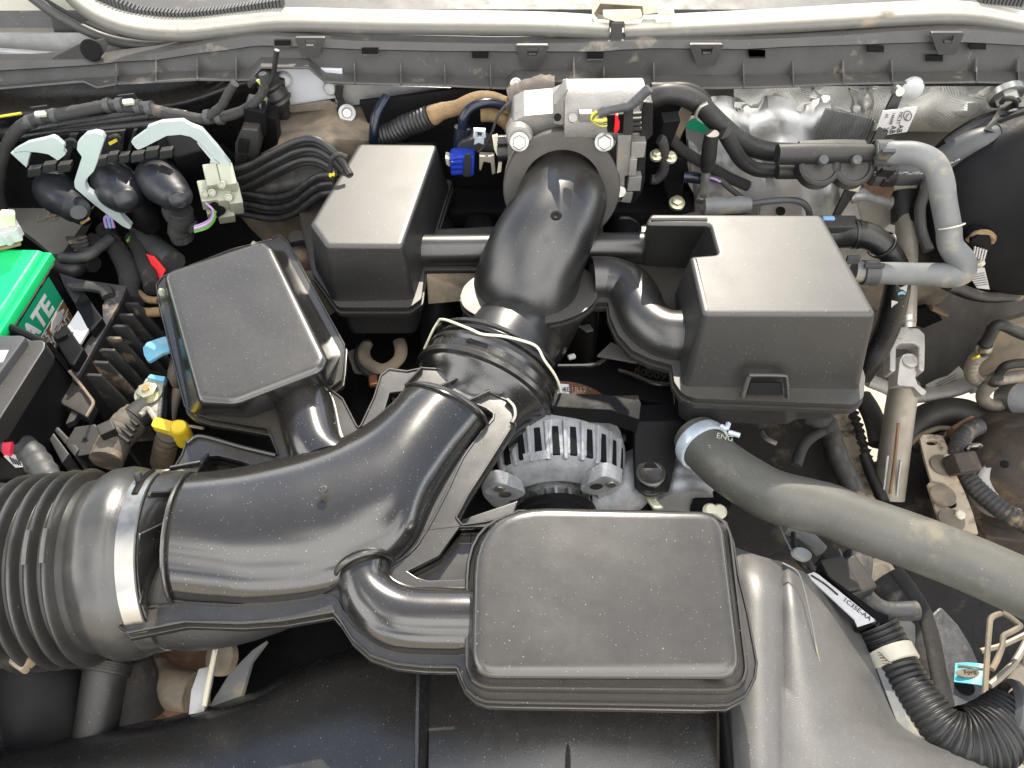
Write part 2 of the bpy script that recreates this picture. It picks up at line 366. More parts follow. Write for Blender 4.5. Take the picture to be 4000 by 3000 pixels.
def finish(bm, name, m, parent=None, angle=38, bevel=0.0, bseg=2, recalc=True):
    bmesh.ops.remove_doubles(bm, verts=bm.verts, dist=1e-6)
    if recalc: bmesh.ops.recalc_face_normals(bm, faces=bm.faces)
    if bevel > 0:
        es = [e for e in bm.edges if len(e.link_faces) == 2 and e.calc_face_angle(0) > R(30)]
        bmesh.ops.bevel(bm, geom=es, offset=bevel, segments=bseg, profile=0.5, affect='EDGES', clamp_overlap=True)
    for f in bm.faces: f.smooth = True
    for e in bm.edges:
        if len(e.link_faces) == 2 and e.calc_face_angle(0) > R(angle): e.smooth = False
    base = Vector((0, 0, 0)); top = parent
    while top is not None: base += top.location; top = top.parent
    if parent is None:
        xs = [v.co for v in bm.verts]
        base = Vector(((min(p.x for p in xs) + max(p.x for p in xs)) / 2, (min(p.y for p in xs) + max(p.y for p in xs)) / 2, min(p.z for p in xs)))
    bmesh.ops.translate(bm, verts=bm.verts, vec=-base)
    me = bpy.data.meshes.new(name); bm.to_mesh(me); bm.free()
    o = bpy.data.objects.new(name, me); COL.objects.link(o)
    if parent is None: o.location = base
    else: o.parent = parent
    me.materials.append(MATS[m] if isinstance(m, str) else m)
    if angle <= 60 and len(me.polygons) < 20000:
        w = o.modifiers.new('weighted', 'WEIGHTED_NORMAL'); w.keep_sharp = True; w.weight = 80
    return o
def tag(o, label, cat, group=None):
    o['label'] = label; o['category'] = cat
    if group: o['group'] = group
    return o
def thing(name, label, cat, loc=(0, 0, 0), group=None):
    o = bpy.data.objects.new(name, None); COL.objects.link(o); o.location = loc; o.empty_display_size = 0.05
    return tag(o, label, cat, group)
def struct(o): o['kind'] = 'structure'; return o
def stuff(o): o['kind'] = 'stuff'; return o
class B:
    """with-less builder: B().tube(...).box(...).end(name, material, parent)"""
    def __init__(s): s.bm = bmesh.new()
    def __getattr__(s, f):
        fn = globals()[f]
        def call(*a, **k): fn(s.bm, *a, **k); return s
        return call
    def end(s, name, m, parent=None, **k): return finish(s.bm, name, m, parent, **k)
def text(body, size, origin, xdir, ydir, m, parent, name='lettering', ext=0.0003, bold=0.0, sx=1.0, align='LEFT'):
    cu = bpy.data.curves.new('t', 'FONT'); cu.body = body; cu.size = size; cu.extrude = ext; cu.offset = bold; cu.resolution_u = 3; cu.align_x = align
    tmp = bpy.data.objects.new('t', cu); COL.objects.link(tmp)
    dg = bpy.context.evaluated_depsgraph_get(); me = bpy.data.meshes.new_from_object(tmp.evaluated_get(dg))
    bpy.data.objects.remove(tmp); bpy.data.curves.remove(cu)
    X = Vector(xdir).normalized(); Y = Vector(ydir); Y = (Y - X * Y.dot(X)).normalized(); Z = X.cross(Y)
    base = Vector((0, 0, 0)); q = parent
    while q is not None: base += q.location; q = q.parent
    M = Matrix(((X.x * sx, Y.x, Z.x, origin[0] - base.x), (X.y * sx, Y.y, Z.y, origin[1] - base.y), (X.z * sx, Y.z, Z.z, origin[2] - base.z), (0, 0, 0, 1)))
    me.transform(M); me.name = name
    o = bpy.data.objects.new(name, me); COL.objects.link(o); o.parent = parent
    me.materials.clear(); me.materials.append(MATS[m]); return o
V = Vector
def copy_tree(o, parent=None, delta=None):
    c = o.copy(); COL.objects.link(c); c.parent = parent
    if delta is not None: c.location = c.location + delta
    for ch in list(o.children): copy_tree(ch, c)
    return c
# ================================================================== the setting
bm = bmesh.new(); s = 40
vs = [bm.verts.new(p) for p in ((-s, -s, 0), (s, -s, 0), (s, s, 0), (-s, s, 0))]; bm.faces.new(vs)
struct(finish(bm, 'ground', 'concrete'))

def rows_sheet(rows, th=0.004):
    """a sheet through rows of points (same count), thickened away from the eye"""
    bm = bmesh.new(); g = [[bm.verts.new(p) for p in r] for r in rows]
    for a, b in zip(g, g[1:]):
        for i in range(len(a) - 1): bm.faces.new((a[i], a[i + 1], b[i + 1], b[i]))
    bmesh.ops.recalc_face_normals(bm, faces=bm.faces)
    f = bm.faces[:]; f0 = f[0]; f0.normal_update()
    if f0.normal.dot(EYE - f0.verts[0].co) < 0: bmesh.ops.reverse_faces(bm, faces=f)
    bmesh.ops.solidify(bm, geom=bm.faces[:], thickness=th)
    return bm
def resample(pts, n):
    d = [0]
    for a, b in zip(pts, pts[1:]): d.append(d[-1] + (b - a).length)
    out = []; k = 0
    for i in range(n + 1):
        s = d[-1] * i / n
        while k < len(d) - 2 and d[k + 1] < s: k += 1
        out.append(pts[k].lerp(pts[k + 1], min(1, (s - d[k]) / max(1e-9, d[k + 1] - d[k]))))
    return out

# firewall: pressed sheet behind the engine, silvery, dusty
def firewall_y(x, z):
    y = 1.27 + 0.012 * math.sin(x * 9 + 1) * math.sin(z * 11) - 0.05 * math.exp(-((z - 0.72) / 0.10) ** 2)
    return y
rows = []
for i in range(17):
    z = 1.16 - i * 0.05
    rows.append([V((-1.10 + j * 0.05, firewall_y(-1.10 + j * 0.05, z), z)) for j in range(45)])
struct(finish(rows_sheet(rows), 'firewall', 'galvanised'))
# deep engine bay floor: engine block, sump and cross member, with deep shade put into the colour
rows = []
for i in range(22):
    y = 0.02 + i * 0.055
    rows.append([V((-0.95 + j * 0.06, y, 0.50 + 0.05 * math.sin(j * 1.3 + i * 0.4) * math.cos(i * 0.9) - (0.18 if j > 22 else 0))) for j in range(25)])
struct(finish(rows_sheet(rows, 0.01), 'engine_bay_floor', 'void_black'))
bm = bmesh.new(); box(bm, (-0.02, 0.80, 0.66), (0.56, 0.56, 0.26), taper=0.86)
tag(finish(bm, 'engine_block', 'void_black', bevel=0.02), 'engine block coloured black for deep shade under the plastic ducts', 'engine block')  # the block's black colour carries its deep shade

# inner fender walls at the two sides of the bay (outside or at the edge of the picture)
bm = bmesh.new(); box(bm, (-0.93, 0.55, 0.85), (0.03, 1.4, 0.6)); struct(finish(bm, 'inner_fender_wall', 'body_black', bevel=0.005))
struct(B().box((1.04, 0.60, 1.0), (0.03, 1.5, 0.26)).end('inner_fender_wall', 'body_black', bevel=0.005))
for sx_, lb_ in ((-1, 'pale painted fender panel left of the bay, outside the picture'), (1, 'pale painted fender panel right of the bay, outside the picture')):
    xs = (1.02, 1.06, 1.16, 1.26, 1.34)
    tag(finish(rows_sheet([[V((sx_ * x, y, 1.14 - 0.25 * max(0, x - 1.1) ** 1.5 * 4 - 0.05 * (1 - y / 1.6))) for x in xs] for y in (-0.1, 0.3, 0.7, 1.1, 1.5)], 0.003), 'truck_fender', 'body_silver'), lb_, 'fender')

# ------------------------------------------------------------------ windshield end of the bay: cowl
# black cowl vent panel above the seal, with its comb of small louvres
cowl = thing('cowl_vent_panel', 'dark dusty cowl vent panel with comb louvres above the silver seal', 'cowl panel', (0, 1.25, 1.2))
n = 60
r0 = [W(0, -260 + i * 48, -60, 1.42) for i in range(n)]
r1 = [W(0, -260 + i * 48, 24 - 4 * math.sin(i / 59 * math.pi), 1.30) for i in range(n)]
r2 = [W(0, -260 + i * 48, 60, 1.29) for i in range(n)]
finish(rows_sheet([r0, r1, r2]), 'vent_sheet', 'cowl_plastic', cowl)
def seal_y(x): return 1.235
top_edge = [(120, -40), (225, 3), (300, 33), (390, 41), (480, 33), (610, 12)]
tp = resample(WL(0, 1.262, top_edge), 62)
b = bmesh.new()
me0 = None
for i, p in enumerate(tp[4:]):
    bmx = bmesh.new(); box(bmx, p + V((0, 0.004, 0.004)), (0.0042, 0.016, 0.014))
    if me0 is None: me0 = finish(bmx, 'louvre', 'rubber_dark_grey', cowl, bevel=0.001); c0 = p
    else:
        bmx.free(); o = me0.copy(); COL.objects.link(o); o.location = me0.location + (p - c0)
for i in range(12):
    p = W(0, 2118 + i * 8, 2 + i * 0.7, 1.262); o = me0.copy(); COL.objects.link(o); o.location = me0.location + (p - c0)
b.free()
# silver weatherstrip, in two lengths meeting under the latch bracket
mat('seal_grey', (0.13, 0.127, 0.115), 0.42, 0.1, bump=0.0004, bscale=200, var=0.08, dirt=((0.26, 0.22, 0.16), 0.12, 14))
def strip(pts, label):
    t_ = thing('hood_seal', label, 'hood seal', W(0, pts[2][0], pts[2][1] + 22, 1.235))
    for nm, m_, dv, w, prof in (
        ('body_edge', 'weatherstrip', -9, 0.0125, [(-0.95, -0.9), (-1.0, -0.35), (-0.62, 0.0), (-0.2, 0.1), (0.2, -0.15), (0.6, -0.75), (1.1, -1.7), (1.2, -2.4), (0.6, -2.6)]),
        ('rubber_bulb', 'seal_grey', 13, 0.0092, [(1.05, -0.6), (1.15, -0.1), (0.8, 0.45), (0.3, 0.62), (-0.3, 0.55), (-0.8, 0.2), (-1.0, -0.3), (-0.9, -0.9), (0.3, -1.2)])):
        path = catmull([W(0, x, y + dv, 1.235) for x, y in pts], 5); bm = bmesh.new(); rings = []
        for i, p in enumerate(path):
            t = (path[min(i + 1, len(path) - 1)] - path[max(i - 1, 0)]).normalized(); s = V((0, 0.5, 0.87)); s = (s - t * s.dot(t)).normalized(); f = t.cross(s)
            rings.append([p + s * a * w + (-f if f.y > 0 else f) * c * w for a, c in prof])
        loft(bm, rings, True, True, True)
        finish(bm, nm, m_, t_, angle=62)
strip([(150, -22), (180, 6), (222, 34), (290, 56), (390, 64), (510, 52), (610, 43), (793, 47), (950, 49), (1161, 52), (1316, 60)], 'long cream and grey hood seal left of the cream latch bracket')
strip([(1350, 62), (1500, 55), (1714, 44), (1900, 33), (2084, 28), (2212, 47), (2300, 66), (2480, 110), (2700, 165)], 'cream and grey hood seal right of the latch bracket, curving down at its end')
# cream bracket over the seal joint
t = thing('hood_latch_bracket', 'cream stepped hood bracket on top of the seal joint', 'bracket', W(0, 1350, 40, 1.22))
B().plate(WL(3, 1.245, [(590, -60), (1060, -60), (1050, 95), (945, 110), (940, 45), (640, 22), (580, 120), (578, 60)]), 0.012).end('bridge', 'cream_plastic', t, bevel=0.0015)
B().plate(WL(3, 1.225, [(655, 95), (935, 90), (940, 128), (860, 160), (740, 158), (660, 130)]), 0.014).end('lower_lip', 'cream_plastic', t, bevel=0.002)
B().plate(WL(3, 1.262, [(620, 25), (940, 45), (950, 100), (660, 95), (590, 110)]), 0.01).end('inner_face', 'dirty_metal', t)
B().plate(WL(3, 1.228, [(1050, 90), (1090, 66), (1155, 66), (1172, 92), (1172, 112), (1050, 112)]), 0.012).end('tab', 'cream_plastic', t, bevel=0.002)
# dirty centre strap between the seal halves
tag(B().plate(WL(3, 1.222, [(715, 165), (800, 165), (790, 290), (770, 640), (700, 640), (725, 380), (712, 300)]), 0.01).end('centre_joint_strap', 'cowl_plastic', bevel=0.002), 'dusty grey strap hanging below the gap between the two silver seals', 'strap')

# cowl lip: upper flap, tall face, ledge and rib stiffened front lip, in one long moulding
A = [(-460, 150, 178, 214, 220), (-40, 128, 158, 192, 198), (0, 128, 152, 186, 192), (180, 126, 141, 171, 177), (210, 124, 139, 170, 190), (255, 122, 133, 166, 182), (339, 112, 129, 159, 178), (429, 96, 115, 156, 173), (510, 80, 105, 154, 174),
     (540, 76, 100, 150, 173), (564, 74, 98, 126, 147), (667, 80, 101, 129, 147), (703, 82, 103, 156, 178), (766, 86, 106, 163, 181), (865, 88, 108, 165, 183), (961, 90, 110, 168, 186), (1060, 92, 110, 169, 191),
     (1093, 92, 111, 171, 192), (1114, 92, 111, 153, 176), (1268, 90, 111, 153, 177), (1292, 88, 111, 174, 191), (1346, 86, 107, 172, 191), (1406, 84, 104, 165, 192), (1607, 84, 106, 165, 190), (1715, 80, 100, 163, 187),
     (1823, 74, 97, 160, 182), (1931, 66, 93, 159, 180), (2040, 60, 90, 157, 179), (2111, 62, 92, 156, 178), (2212, 72, 98, 157, 181), (2300, 84, 108, 160, 186), (2500, 110, 130, 176, 200), (2760, 150, 168, 205, 228)]
lip = thing('cowl_front_lip', 'long dark grey ribbed plastic lip under the silver hood seal', 'cowl panel', (0, 1.18, 1.12))
rows = [[W(0, a[0], a[1] - 14, 1.245) for a in A], [W(0, a[0], a[1] + 2, 1.215) for a in A], [W(0, a[0], a[2], 1.205) for a in A], [W(0, a[0], a[2] + 2, 1.214) for a in A],
        [W(0, a[0], a[3] - 3, 1.205) for a in A], [W(0, a[0], a[3] + 1, 1.198) for a in A], [W(0, a[0], a[4] - 3, 1.166) for a in A], [W(0, a[0], a[4] + 1, 1.164) for a in A]]
finish(rows_sheet(rows, 0.003), 'face', 'cowl_plastic', lip, angle=25)
for x in (252, 338, 427, 511, 767, 867, 962, 1061, 1241, 1306, 1414, 1608, 1715, 1823, 1929, 2111, 2202):
    k = max(i for i in range(len(A)) if A[i][0] <= x); k = min(k, len(A) - 2); f = (x - A[k][0]) / (A[k + 1][0] - A[k][0]); q = [A[k][i] + (A[k + 1][i] - A[k][i]) * f for i in range(5)]
    pts = [W(0, x, q[3] - 30, 1.206), W(0, x, q[3] - 12, 1.197), W(0, x + 1, q[4] - 1, 1.163), W(0, x + 1, q[4] + 1, 1.166), W(0, x, q[3] + 3, 1.20)]
    B().plate(pts, 0.0022, (1, 0, 0)).end('rib', 'cowl_plastic', lip)
for x, y, k in ((610, 88, 0), (820, 353, 2), (1615, 385, 2), (600, 387, 3), (1765, 372, 3), (105, 372, 4), (960, 340, 4), (1695, 320, 4), (1385, 405, 4)):
    if k == 2: X, Y = 553 + x / 3.333, y / 3.333
    elif k == 3: X, Y = 1106 + x / 3.333, y / 3.333
    elif k == 4: X, Y = 1604 + x / 3.333, y / 3.333
    else: X, Y = x, y
    Y += 5
    B().plate([W(0, X - 18, Y - 6, 1.203), W(0, X + 18, Y - 6, 1.203), W(0, X + 17, Y + 6, 1.203), W(0, X - 17, Y + 6, 1.203)], 0.004).end('slot', 'void_black', lip)
    B().bar(W(0, X - 18, Y + 7, 1.203), W(0, X + 18, Y + 7, 1.203), 0.0016, 0.002, (0, -1, 0)).end('slot_rim', 'cowl_plastic', lip)
# spring clips hung over the flap
def clip(k, x, y, w, h, label):
    X0, Y0, s = ZOOM[k]; u = (X0 + x / s) * 0.553; v = (Y0 + y / s) * 0.553
    t = thing('seal_clip', label, 'clip', W(0, u, v + h, 1.19), 'plastic clips along the hood seal')
    o = [(u - w / 2, v), (u + w / 2, v), (u + w * 0.26, v + h), (u - w * 0.26, v + h)]
    hole = [(u - w * 0.18, v + h * 0.14), (u + w * 0.20, v + h * 0.14), (u + w * 0.13, v + h * 0.5), (u - w * 0.12, v + h * 0.5)]
    bm = bmesh.new(); O = [W(0, a, b_, 1.196) for a, b_ in o]; H = [W(0, a, b_, 1.196) for a, b_ in hole]
    O = fillet(O, 0.003, 3)
    vs1 = [bm.verts.new(p) for p in O + H]; vs2 = [bm.verts.new(p + V((0, 0.006, 0))) for p in O + H]
    for tr in tessellate_polygon([O, H]): bm.faces.new([vs1[i] for i in tr]); bm.faces.new([vs2[i] for i in tr][::-1])
    for off_, l in ((0, len(O)), (len(O), 4)):
        for i in range(l): j = (i + 1) % l; bm.faces.new((vs1[off_ + i], vs1[off_ + j], vs2[off_ + j], vs2[off_ + i]))
    finish(bm, 'clip_body', 'cowl_plastic', t, bevel=0.0006)
    B().bar(W(0, u - w * 0.11, v + h * 0.38, 1.2), W(0, u + w * 0.12, v + h * 0.38, 1.2), 0.003, 0.004, (0, -1, 0)).end('tongue', 'cowl_plastic', t)
clip(2, 390, 272, 68, 42, 'grey plastic seal clip nearest the white firewall panel')
clip(3, 145, 325, 74, 48, 'grey plastic seal clip left of the cream latch bracket')
clip(3, 1400, 320, 76, 46, 'grey plastic seal clip just right of the centre joint')
clip(4, 1475, 235, 74, 48, 'light grey seal clip at the far right end of the cowl')

tag(B().plate(WL(0, 1.15, [(-100, 320), (480, 320), (760, 560), (820, 960), (-100, 960)]), 0.01).end('shade_sheet', 'void_black'), 'black sheet added as deep shade behind the battery cables', 'shade sheet')  # near-black sheet added as shade behind the left gap
# ------------------------------------------------------------------ left corner body panels
tag(B().plate(WL(0, 1.30, [(-60, -60), (150, -60), (210, 20), (275, 60), (285, 118), (120, 128), (-60, 150)]), 0.01).end('fender_corner_panel', 'body_silver', bevel=0.003), 'pale cream painted body panel in the upper left corner', 'body panel')
tag(B().plate(WL(1, 1.285, [(355, 95), (760, 250), (800, 330), (420, 380)]), 0.006).end('dark_gusset', 'cowl_plastic', bevel=0.002), 'dark shaded gusset over the cream corner panel', 'body panel')
tag(B().tube(WL(0, 1.262, [(40, -30), (110, 24), (170, 58), (232, 84), (300, 97), (380, 98), (470, 92), (560, 78)]), 0.0085, seg=10).end('rubber_edge_trim', 'cowl_plastic'), 'grey rubber edge trim running below the curved end of the seal', 'edge trim')
tag(B().tube(WL(0, 1.272, [(50, -30), (125, 18), (180, 47), (238, 73), (300, 86), (380, 87), (470, 80)]), 0.0045, seg=8).end('black_edge_bead', 'rubber'), 'thin black bead between the seal and the grey edge trim', 'edge trim')
t = thing('cowl_end_tab', 'dusty pointed end tab with a round hole left of the ribbed lip', 'tab', W(1, 600, 380, 1.22))
B().plate(WL(1, 1.215, [(280, 470), (430, 385), (560, 320), (750, 280), (775, 330), (740, 400), (560, 440)]), 0.005).end('tab_plate', 'cowl_plastic', t, bevel=0.001)
lathe_c = W(1, 655, 362, 1.21)
B().lathe(lathe_c, (0, -1, 0.3), [(0, 0.017), (0.002, 0.015)], 20).end('hole', 'void_black', t)
tag(B().plate(WL(0, 1.24, [(-60, 104), (130, 118), (240, 116), (240, 150), (-60, 200)]), 0.01).end('painted_ledge', 'galvanised', bevel=0.003), 'light painted ledge under the cream corner panel', 'body panel')

# black inner body panel, upper left, with pressed ridges
rows = []
for v, Y in ((165, 1.215), (200, 1.212), (228, 1.20), (240, 1.185), (252, 1.178), (262, 1.182), (280, 1.19), (320, 1.195), (380, 1.20), (460, 1.21)):
    r = []
    for i in range(20):
        u = -50 + i * 35; w = 18 * math.exp(-((u - 560) / 120) ** 2) * (1 if v > 200 else 0)
        r.append(W(0, u, v - (u / 600) * 25 - w * 3 * (1 if 225 < v < 290 else 0.3), Y))
    rows.append(r)
tag(finish(rows_sheet(rows, 0.004), 'inner_body_panel', 'body_black', angle=80), 'glossy black painted inner body panel behind the wiring in the upper left', 'body panel')
# white painted panel with two white rubber plugs
tag(B().plate(WL(2, 1.20, [(60, 480), (620, 500), (640, 700), (520, 718), (200, 772), (150, 740), (60, 600)]), 0.006).end('painted_firewall_panel', 'body_white', bevel=0.002), 'white painted firewall panel left of the silver sheet', 'body panel')
for (x, y, r_, lb) in ((205, 570, 0.0125, 'larger round white plug at the left of the white firewall panel'), (540, 630, 0.0115, 'smaller round white plug at the right edge of the white firewall panel')):
    c = W(2, x, y, 1.196)
    tag(B().lathe(c, (0, -1, 0.25), [(0, r_), (0.004, r_ * 1.02), (0.009, r_ * 0.75), (0.011, r_ * 0.2)], 24).end('rubber_plug', 'white_plastic'), lb, 'plug', 'white plugs in the firewall')
tag(B().plate(WL(2, 1.196, [(600, 600), (1460, 635), (1400, 652), (900, 725), (680, 765), (640, 800), (560, 810), (570, 720), (610, 700)]), 0.005).end('silver_firewall_sheet', 'galvanised', bevel=0.001), 'light silver firewall sheet tapering to the right under the lip', 'body panel')
tag(B().plate(WL(2, 1.19, [(215, 770), (520, 725), (620, 770), (540, 790), (380, 802), (230, 812)]), 0.004).end('seam_tape', 'dirty_metal', bevel=0.001), 'tan dusty seam below the white panel', 'tape')
rows = []
for v, Y, u0 in ((236, 1.20, 590), (262, 1.17, 592), (290, 1.12, 588), (310, 1.09, 580), (345, 1.085, 560), (400, 1.10, 520), (500, 1.13, 480), (600, 1.16, 470)):
    rows.append([W(0, u0 + i * 22 + (v - 236) * 0.0, v - max(0, (10 - abs(i - 5)) * 1.2), Y + 0.006 * abs(i - 6)) for i in range(13)])
tag(finish(rows_sheet(rows, 0.004), 'tunnel_bulge', 'dirty_metal', angle=80), 'dull bronze bulge of the firewall above the cable bundle', 'body panel')
# ================================================================== rear intake duct with two resonator boxes
rear = thing('rear_intake_duct', 'black moulded intake duct from the throttle to two angular boxes', 'air duct', P(0, 1150, 640, 0.95))
# left box
top = PL(2, 1.08, [(735, 1030), (1312, 1035), (1055, 300, None, 6), (500, 295, None, 6), (385, 135, None, 6)])
bot = PL(2, 0.984, [(700, 1330), (1400, 1330), (1135, 690, None, 6), (555, 700, None, 6), (425, 455, None, 6)])
finish(lid(top, 1.08, bot, 0.984, 0.010, 0.014, bev=0.0055), 'resonator_box', 'plastic', rear, angle=50)
rim = PL(6, 0.984, [(590, 742), (1105, 742), (1190, 680), (1215, 470), (1420, -180), (250, -180), (393, 400), (412, 500)])
def layered(outline, z, name, m, parent, holes=None, steps=((0.0, 0.006), (-0.003, 0.004), (0.002, 0.007))):
    """a welded flange: stacked plates with a groove between them"""
    for i, (d, h) in enumerate(steps):
        o = ccw(outline) if True else outline
        q = setz(offs(o, d) if d else o, z)
        bm = bmesh.new(); slab(bm, [q] + ([setz(ccw(hh)[::-1], z) for hh in holes] if holes else []), h)
        finish(bm, name if i == 0 else ('groove' if i == 1 else 'lower_flange'), m, parent, bevel=0.0012 if i != 1 else 0)
        z -= h
layered(fillet(rim, 0.012, 4), 0.985, 'flange', 'plastic', rear)
tb = PL(6, 0.955, [(640, 790), (1150, 790), (1180, 700), (1330, 0), (500, 0), (560, 640)])
B().loft([setz(fillet(tb, 0.015), 0.970), setz([p.lerp(V((p.x * 0 + tb[0].x * 0.5 + tb[1].x * 0.5, p.y, 0)), 0.06) for p in fillet(tb, 0.015)], 0.915)], True, False, True).end('lower_tray', 'plastic_matte', rear)
# cross tube and its shelf
B().tube([P(0, 890, 541, 1.0), P(0, 1100, 539, 1.0), P(0, 1415, 535, 1.0)], 0.0235, seg=24, n=2).end('cross_tube', 'plastic_soft', rear)
q = ccw(PL(6, 0.9835, [(1200, 470), (1700, 470), (2100, 430), (2500, 300), (2500, 120), (1190, 180)]))
B().slab([q], 0.007).end('cross_tube_flange', 'plastic', rear, bevel=0.001)
B().plate([P(6, 1225, 500, 0.975), P(6, 1700, 485, 0.975), P(6, 1640, 660, 0.93), P(6, 1500, 695, 0.93), P(6, 1240, 718, 0.93)], 0.006).end('cross_tube_tray', 'dirty_metal', rear, bevel=0.002)
# right box
T = [(965, 118), (1008, 62), (575, 68, None, 8), (975, 792, None, 8), (1375, 788), (1280, 370), (1480, 350), (1420, 128), (1000, 138)]
Bt = [(940, 445), (945, 250), (480, 320, None, 8), (850, 1330, None, 8), (1222, 1310), (1150, 560), (1290, 500), (1235, 455), (960, 452)]
T = [(960, 135), (1000, 62), (575, 68, None, 8), (975, 792, None, 8), (1375, 788), (1280, 368), (1482, 352), (1425, 140)]
Bt = [(938, 440), (930, 240), (480, 320, None, 8), (852, 1332, None, 8), (1222, 1312), (1175, 640), (1290, 460), (1235, 458)]
finish(lid(PL(7, 1.10, T), 1.10, PL(7, 0.984, Bt), 0.984, [0.006, 0.006, 0.008, 0.008, 0.008, 0.006, 0.006, 0.006], 0.010, bev=0.005), 'resonator_box', 'plastic', rear, angle=50)
# small raised lip on the pocket top
B().tube([P(7, 1000, 105, 1.1), P(7, 1210, 104, 1.1), P(7, 1405, 106, 1.1)], 0.0032, seg=10, n=2).end('pocket_lip', 'plastic', rear)
pl = PL(7, 0.985, [(582, 700), (590, 640), (630, 410), (930, 400), (930, 150), (1500, 0), (560, 200, None, 8), (885, 1240, None, 8), (872, 1385, None, 8), (810, 1440, None, 8), (1320, 1395), (1230, 1365), (1170, 1275), (1150, 1150),
                   (1000, 1112), (865, 1045), (765, 935), (705, 800), (693, 700), (640, 702)])
layered(fillet(pl, [0.002] * 7 + [0.012, 0.016, 0.02, 0.03, 0.02, 0.01] + [0.004] * 7, 4), 0.985, 'flange', 'plastic', rear)
tr = PL(7, 0.955, [(1175, 1190), (1195, 1540), (1260, 1585), (320, 1600, None, 8), (390, 1560, None, 8), (680, 1545, None, 8), (770, 1440, None, 8), (860, 1300, None, 8), (500, 500, None, 8), (1250, 500)])
t1 = setz(fillet([tr[0], tr[1] + V((0, 0.03, 0)), tr[2] + V((0, 0.03, 0)), tr[3] + V((0, 0.035, 0)), tr[4] + V((0, 0.035, 0)), tr[5] + V((0, 0.035, 0)), tr[6] + V((0, 0.03, 0)), tr[7], tr[8], tr[9]], 0.012), 0.972)
t0 = setz(fillet([P(7, 1195, 1190, 0.915), P(7, 1200, 1525, 0.915), P(7, 1265, 1565, 0.915), P(8, 320, 1580, 0.915), P(8, 385, 1543, 0.915), P(8, 640, 1535, 0.915), P(8, 745, 1460, 0.915), P(8, 830, 1300, 0.915), P(8, 500, 500, 0.915), P(7, 1250, 500, 0.915)], 0.012), 0.915)
B().loft([t1, t0], True, False, True).end('lower_tray', 'plastic_matte', rear)
# latch loop on the front of the right box
lp = [(1655, 1365), (1700, 1222), (1720, 1212), (1940, 1215), (1968, 1240), (1978, 1368)]
c = [P(7, x, y, 0.991 + (1368 - y) / 156 * 0.030) for x, y in lp]
c = [p + V((0, -0.004, 0)) for p in c]
B().tube(c, 0.0038, seg=8, n=3, flat=0.8).end('latch_loop', 'plastic', rear)
B().plate([P(7, 1690, 1358, 0.991) + V((0, -.002, 0)), P(7, 1718, 1272, 1.007) + V((0, -.002, 0)), P(7, 1942, 1275, 1.007) + V((0, -.002, 0)), P(7, 1950, 1362, 0.991) + V((0, -.002, 0))], 0.003).end('latch_pocket', 'plastic_dark', rear)
# S shaped side pipe
cl = [(575, 535), (640, 532), (720, 540), (835, 590), (900, 690), (945, 800), (1020, 890), (1120, 945), (1225, 955)]
B().tube([P(7, x, y, 0.992) for x, y in cl], [0.0325, 0.0325, 0.033, 0.0345, 0.035, 0.035, 0.0355, 0.037, 0.038], seg=28, n=6).end('side_pipe', 'plastic_soft', rear, angle=60)
B().lathe(P(7, 1212, 955, 0.992), (1, 0.02, 0), [(0, 0.0385), (0.004, 0.041), (0.010, 0.041)], 28).end('pipe_collar', 'plastic', rear)
# elbow from the throttle down to the oval flange
C0 = P(0, 1212, 398, 1.055); AX = V((-0.02, -0.94, 0.30)).normalized()
fc = P(0, 1143, 628, 0.992)
path = [C0 - AX * 0.03 - V((0, 0, 0.006)), C0 + AX * 0.025 - V((0, 0, 0.008)), C0 + AX * 0.06 - V((0.002, 0, 0.016)), C0.lerp(fc, 0.62) + V((0.002, -0.004, 0.024)), C0.lerp(fc, 0.86) + V((-0.002, 0.006, 0.016)), fc + V((-0.006, 0.010, -0.006)), fc + V((-0.010, 0.012, -0.05))]
B().tube(path, [0.068, 0.066, 0.066, 0.070, 0.074, 0.077, 0.078], seg=40, n=7, flat=0.86).end('elbow', 'plastic_soft', rear, angle=60)
# moulding gate mark on the elbow
g = P(7, 318, 78, 1.137); B().lathe(g, (-0.1, -0.35, 0.93), [(0, 0.0075), (0.0012, 0.0070), (0.0016, 0.0045), (0.0006, 0.003)], 18).end('gate_mark', 'plastic_dark', rear)
ring_o = [(994, 640), (1000, 660), (1020, 676), (1060, 691), (1130, 700), (1200, 695), (1246, 680), (1272, 664), (1290, 640), (1285, 600), (1240, 575), (1100, 572), (1040, 590), (1005, 615)]
ro = ccw([P(0, x, y, 0.995) for x, y in ring_o])
ro = catmull(ro + [ro[0]], 4)[:-1]
B().slab([ro], 0.004).end('oval_flange', 'plastic', rear, bevel=0.001)
B().slab([setz(offs(ro, -0.003), 0.991)], 0.004).end('groove', 'plastic_dark', rear)
B().slab([setz(offs(ro, 0.001), 0.987)], 0.006).end('lower_flange', 'plastic', rear, bevel=0.001)
# lower duct body that runs forward and down to the coupler
r0 = setz(offs(ro, -0.006), 0.983)
cx = P(0, 1085, 770, 0.955); n = len(r0)
def shrink(r, c, f, z): return [V((c.x + (p.x - r_c.x) * f, c.y + (p.y - r_c.y) * f, z)) for p in r]
r_c = sum(r0, V((0, 0, 0))) / n
B().loft([r0, shrink(r0, r_c + V((-0.01, -0.012, 0)), 0.95, 0.955), shrink(r0, r_c + V((-0.02, -0.03, 0)), 0.82, 0.90), shrink(r0, r_c + V((-0.02, -0.04, 0)), 0.6, 0.87)], True, False, True).end('lower_body', 'plastic_soft', rear, angle=60)
B().tube([r_c + V((0.0, -0.01, -0.05)), P(0, 1105, 740, 0.945), P(0, 1080, 790, 0.94)], [0.062, 0.07, 0.075], seg=36, n=4).end('outlet_neck', 'plastic_soft', rear, angle=60)

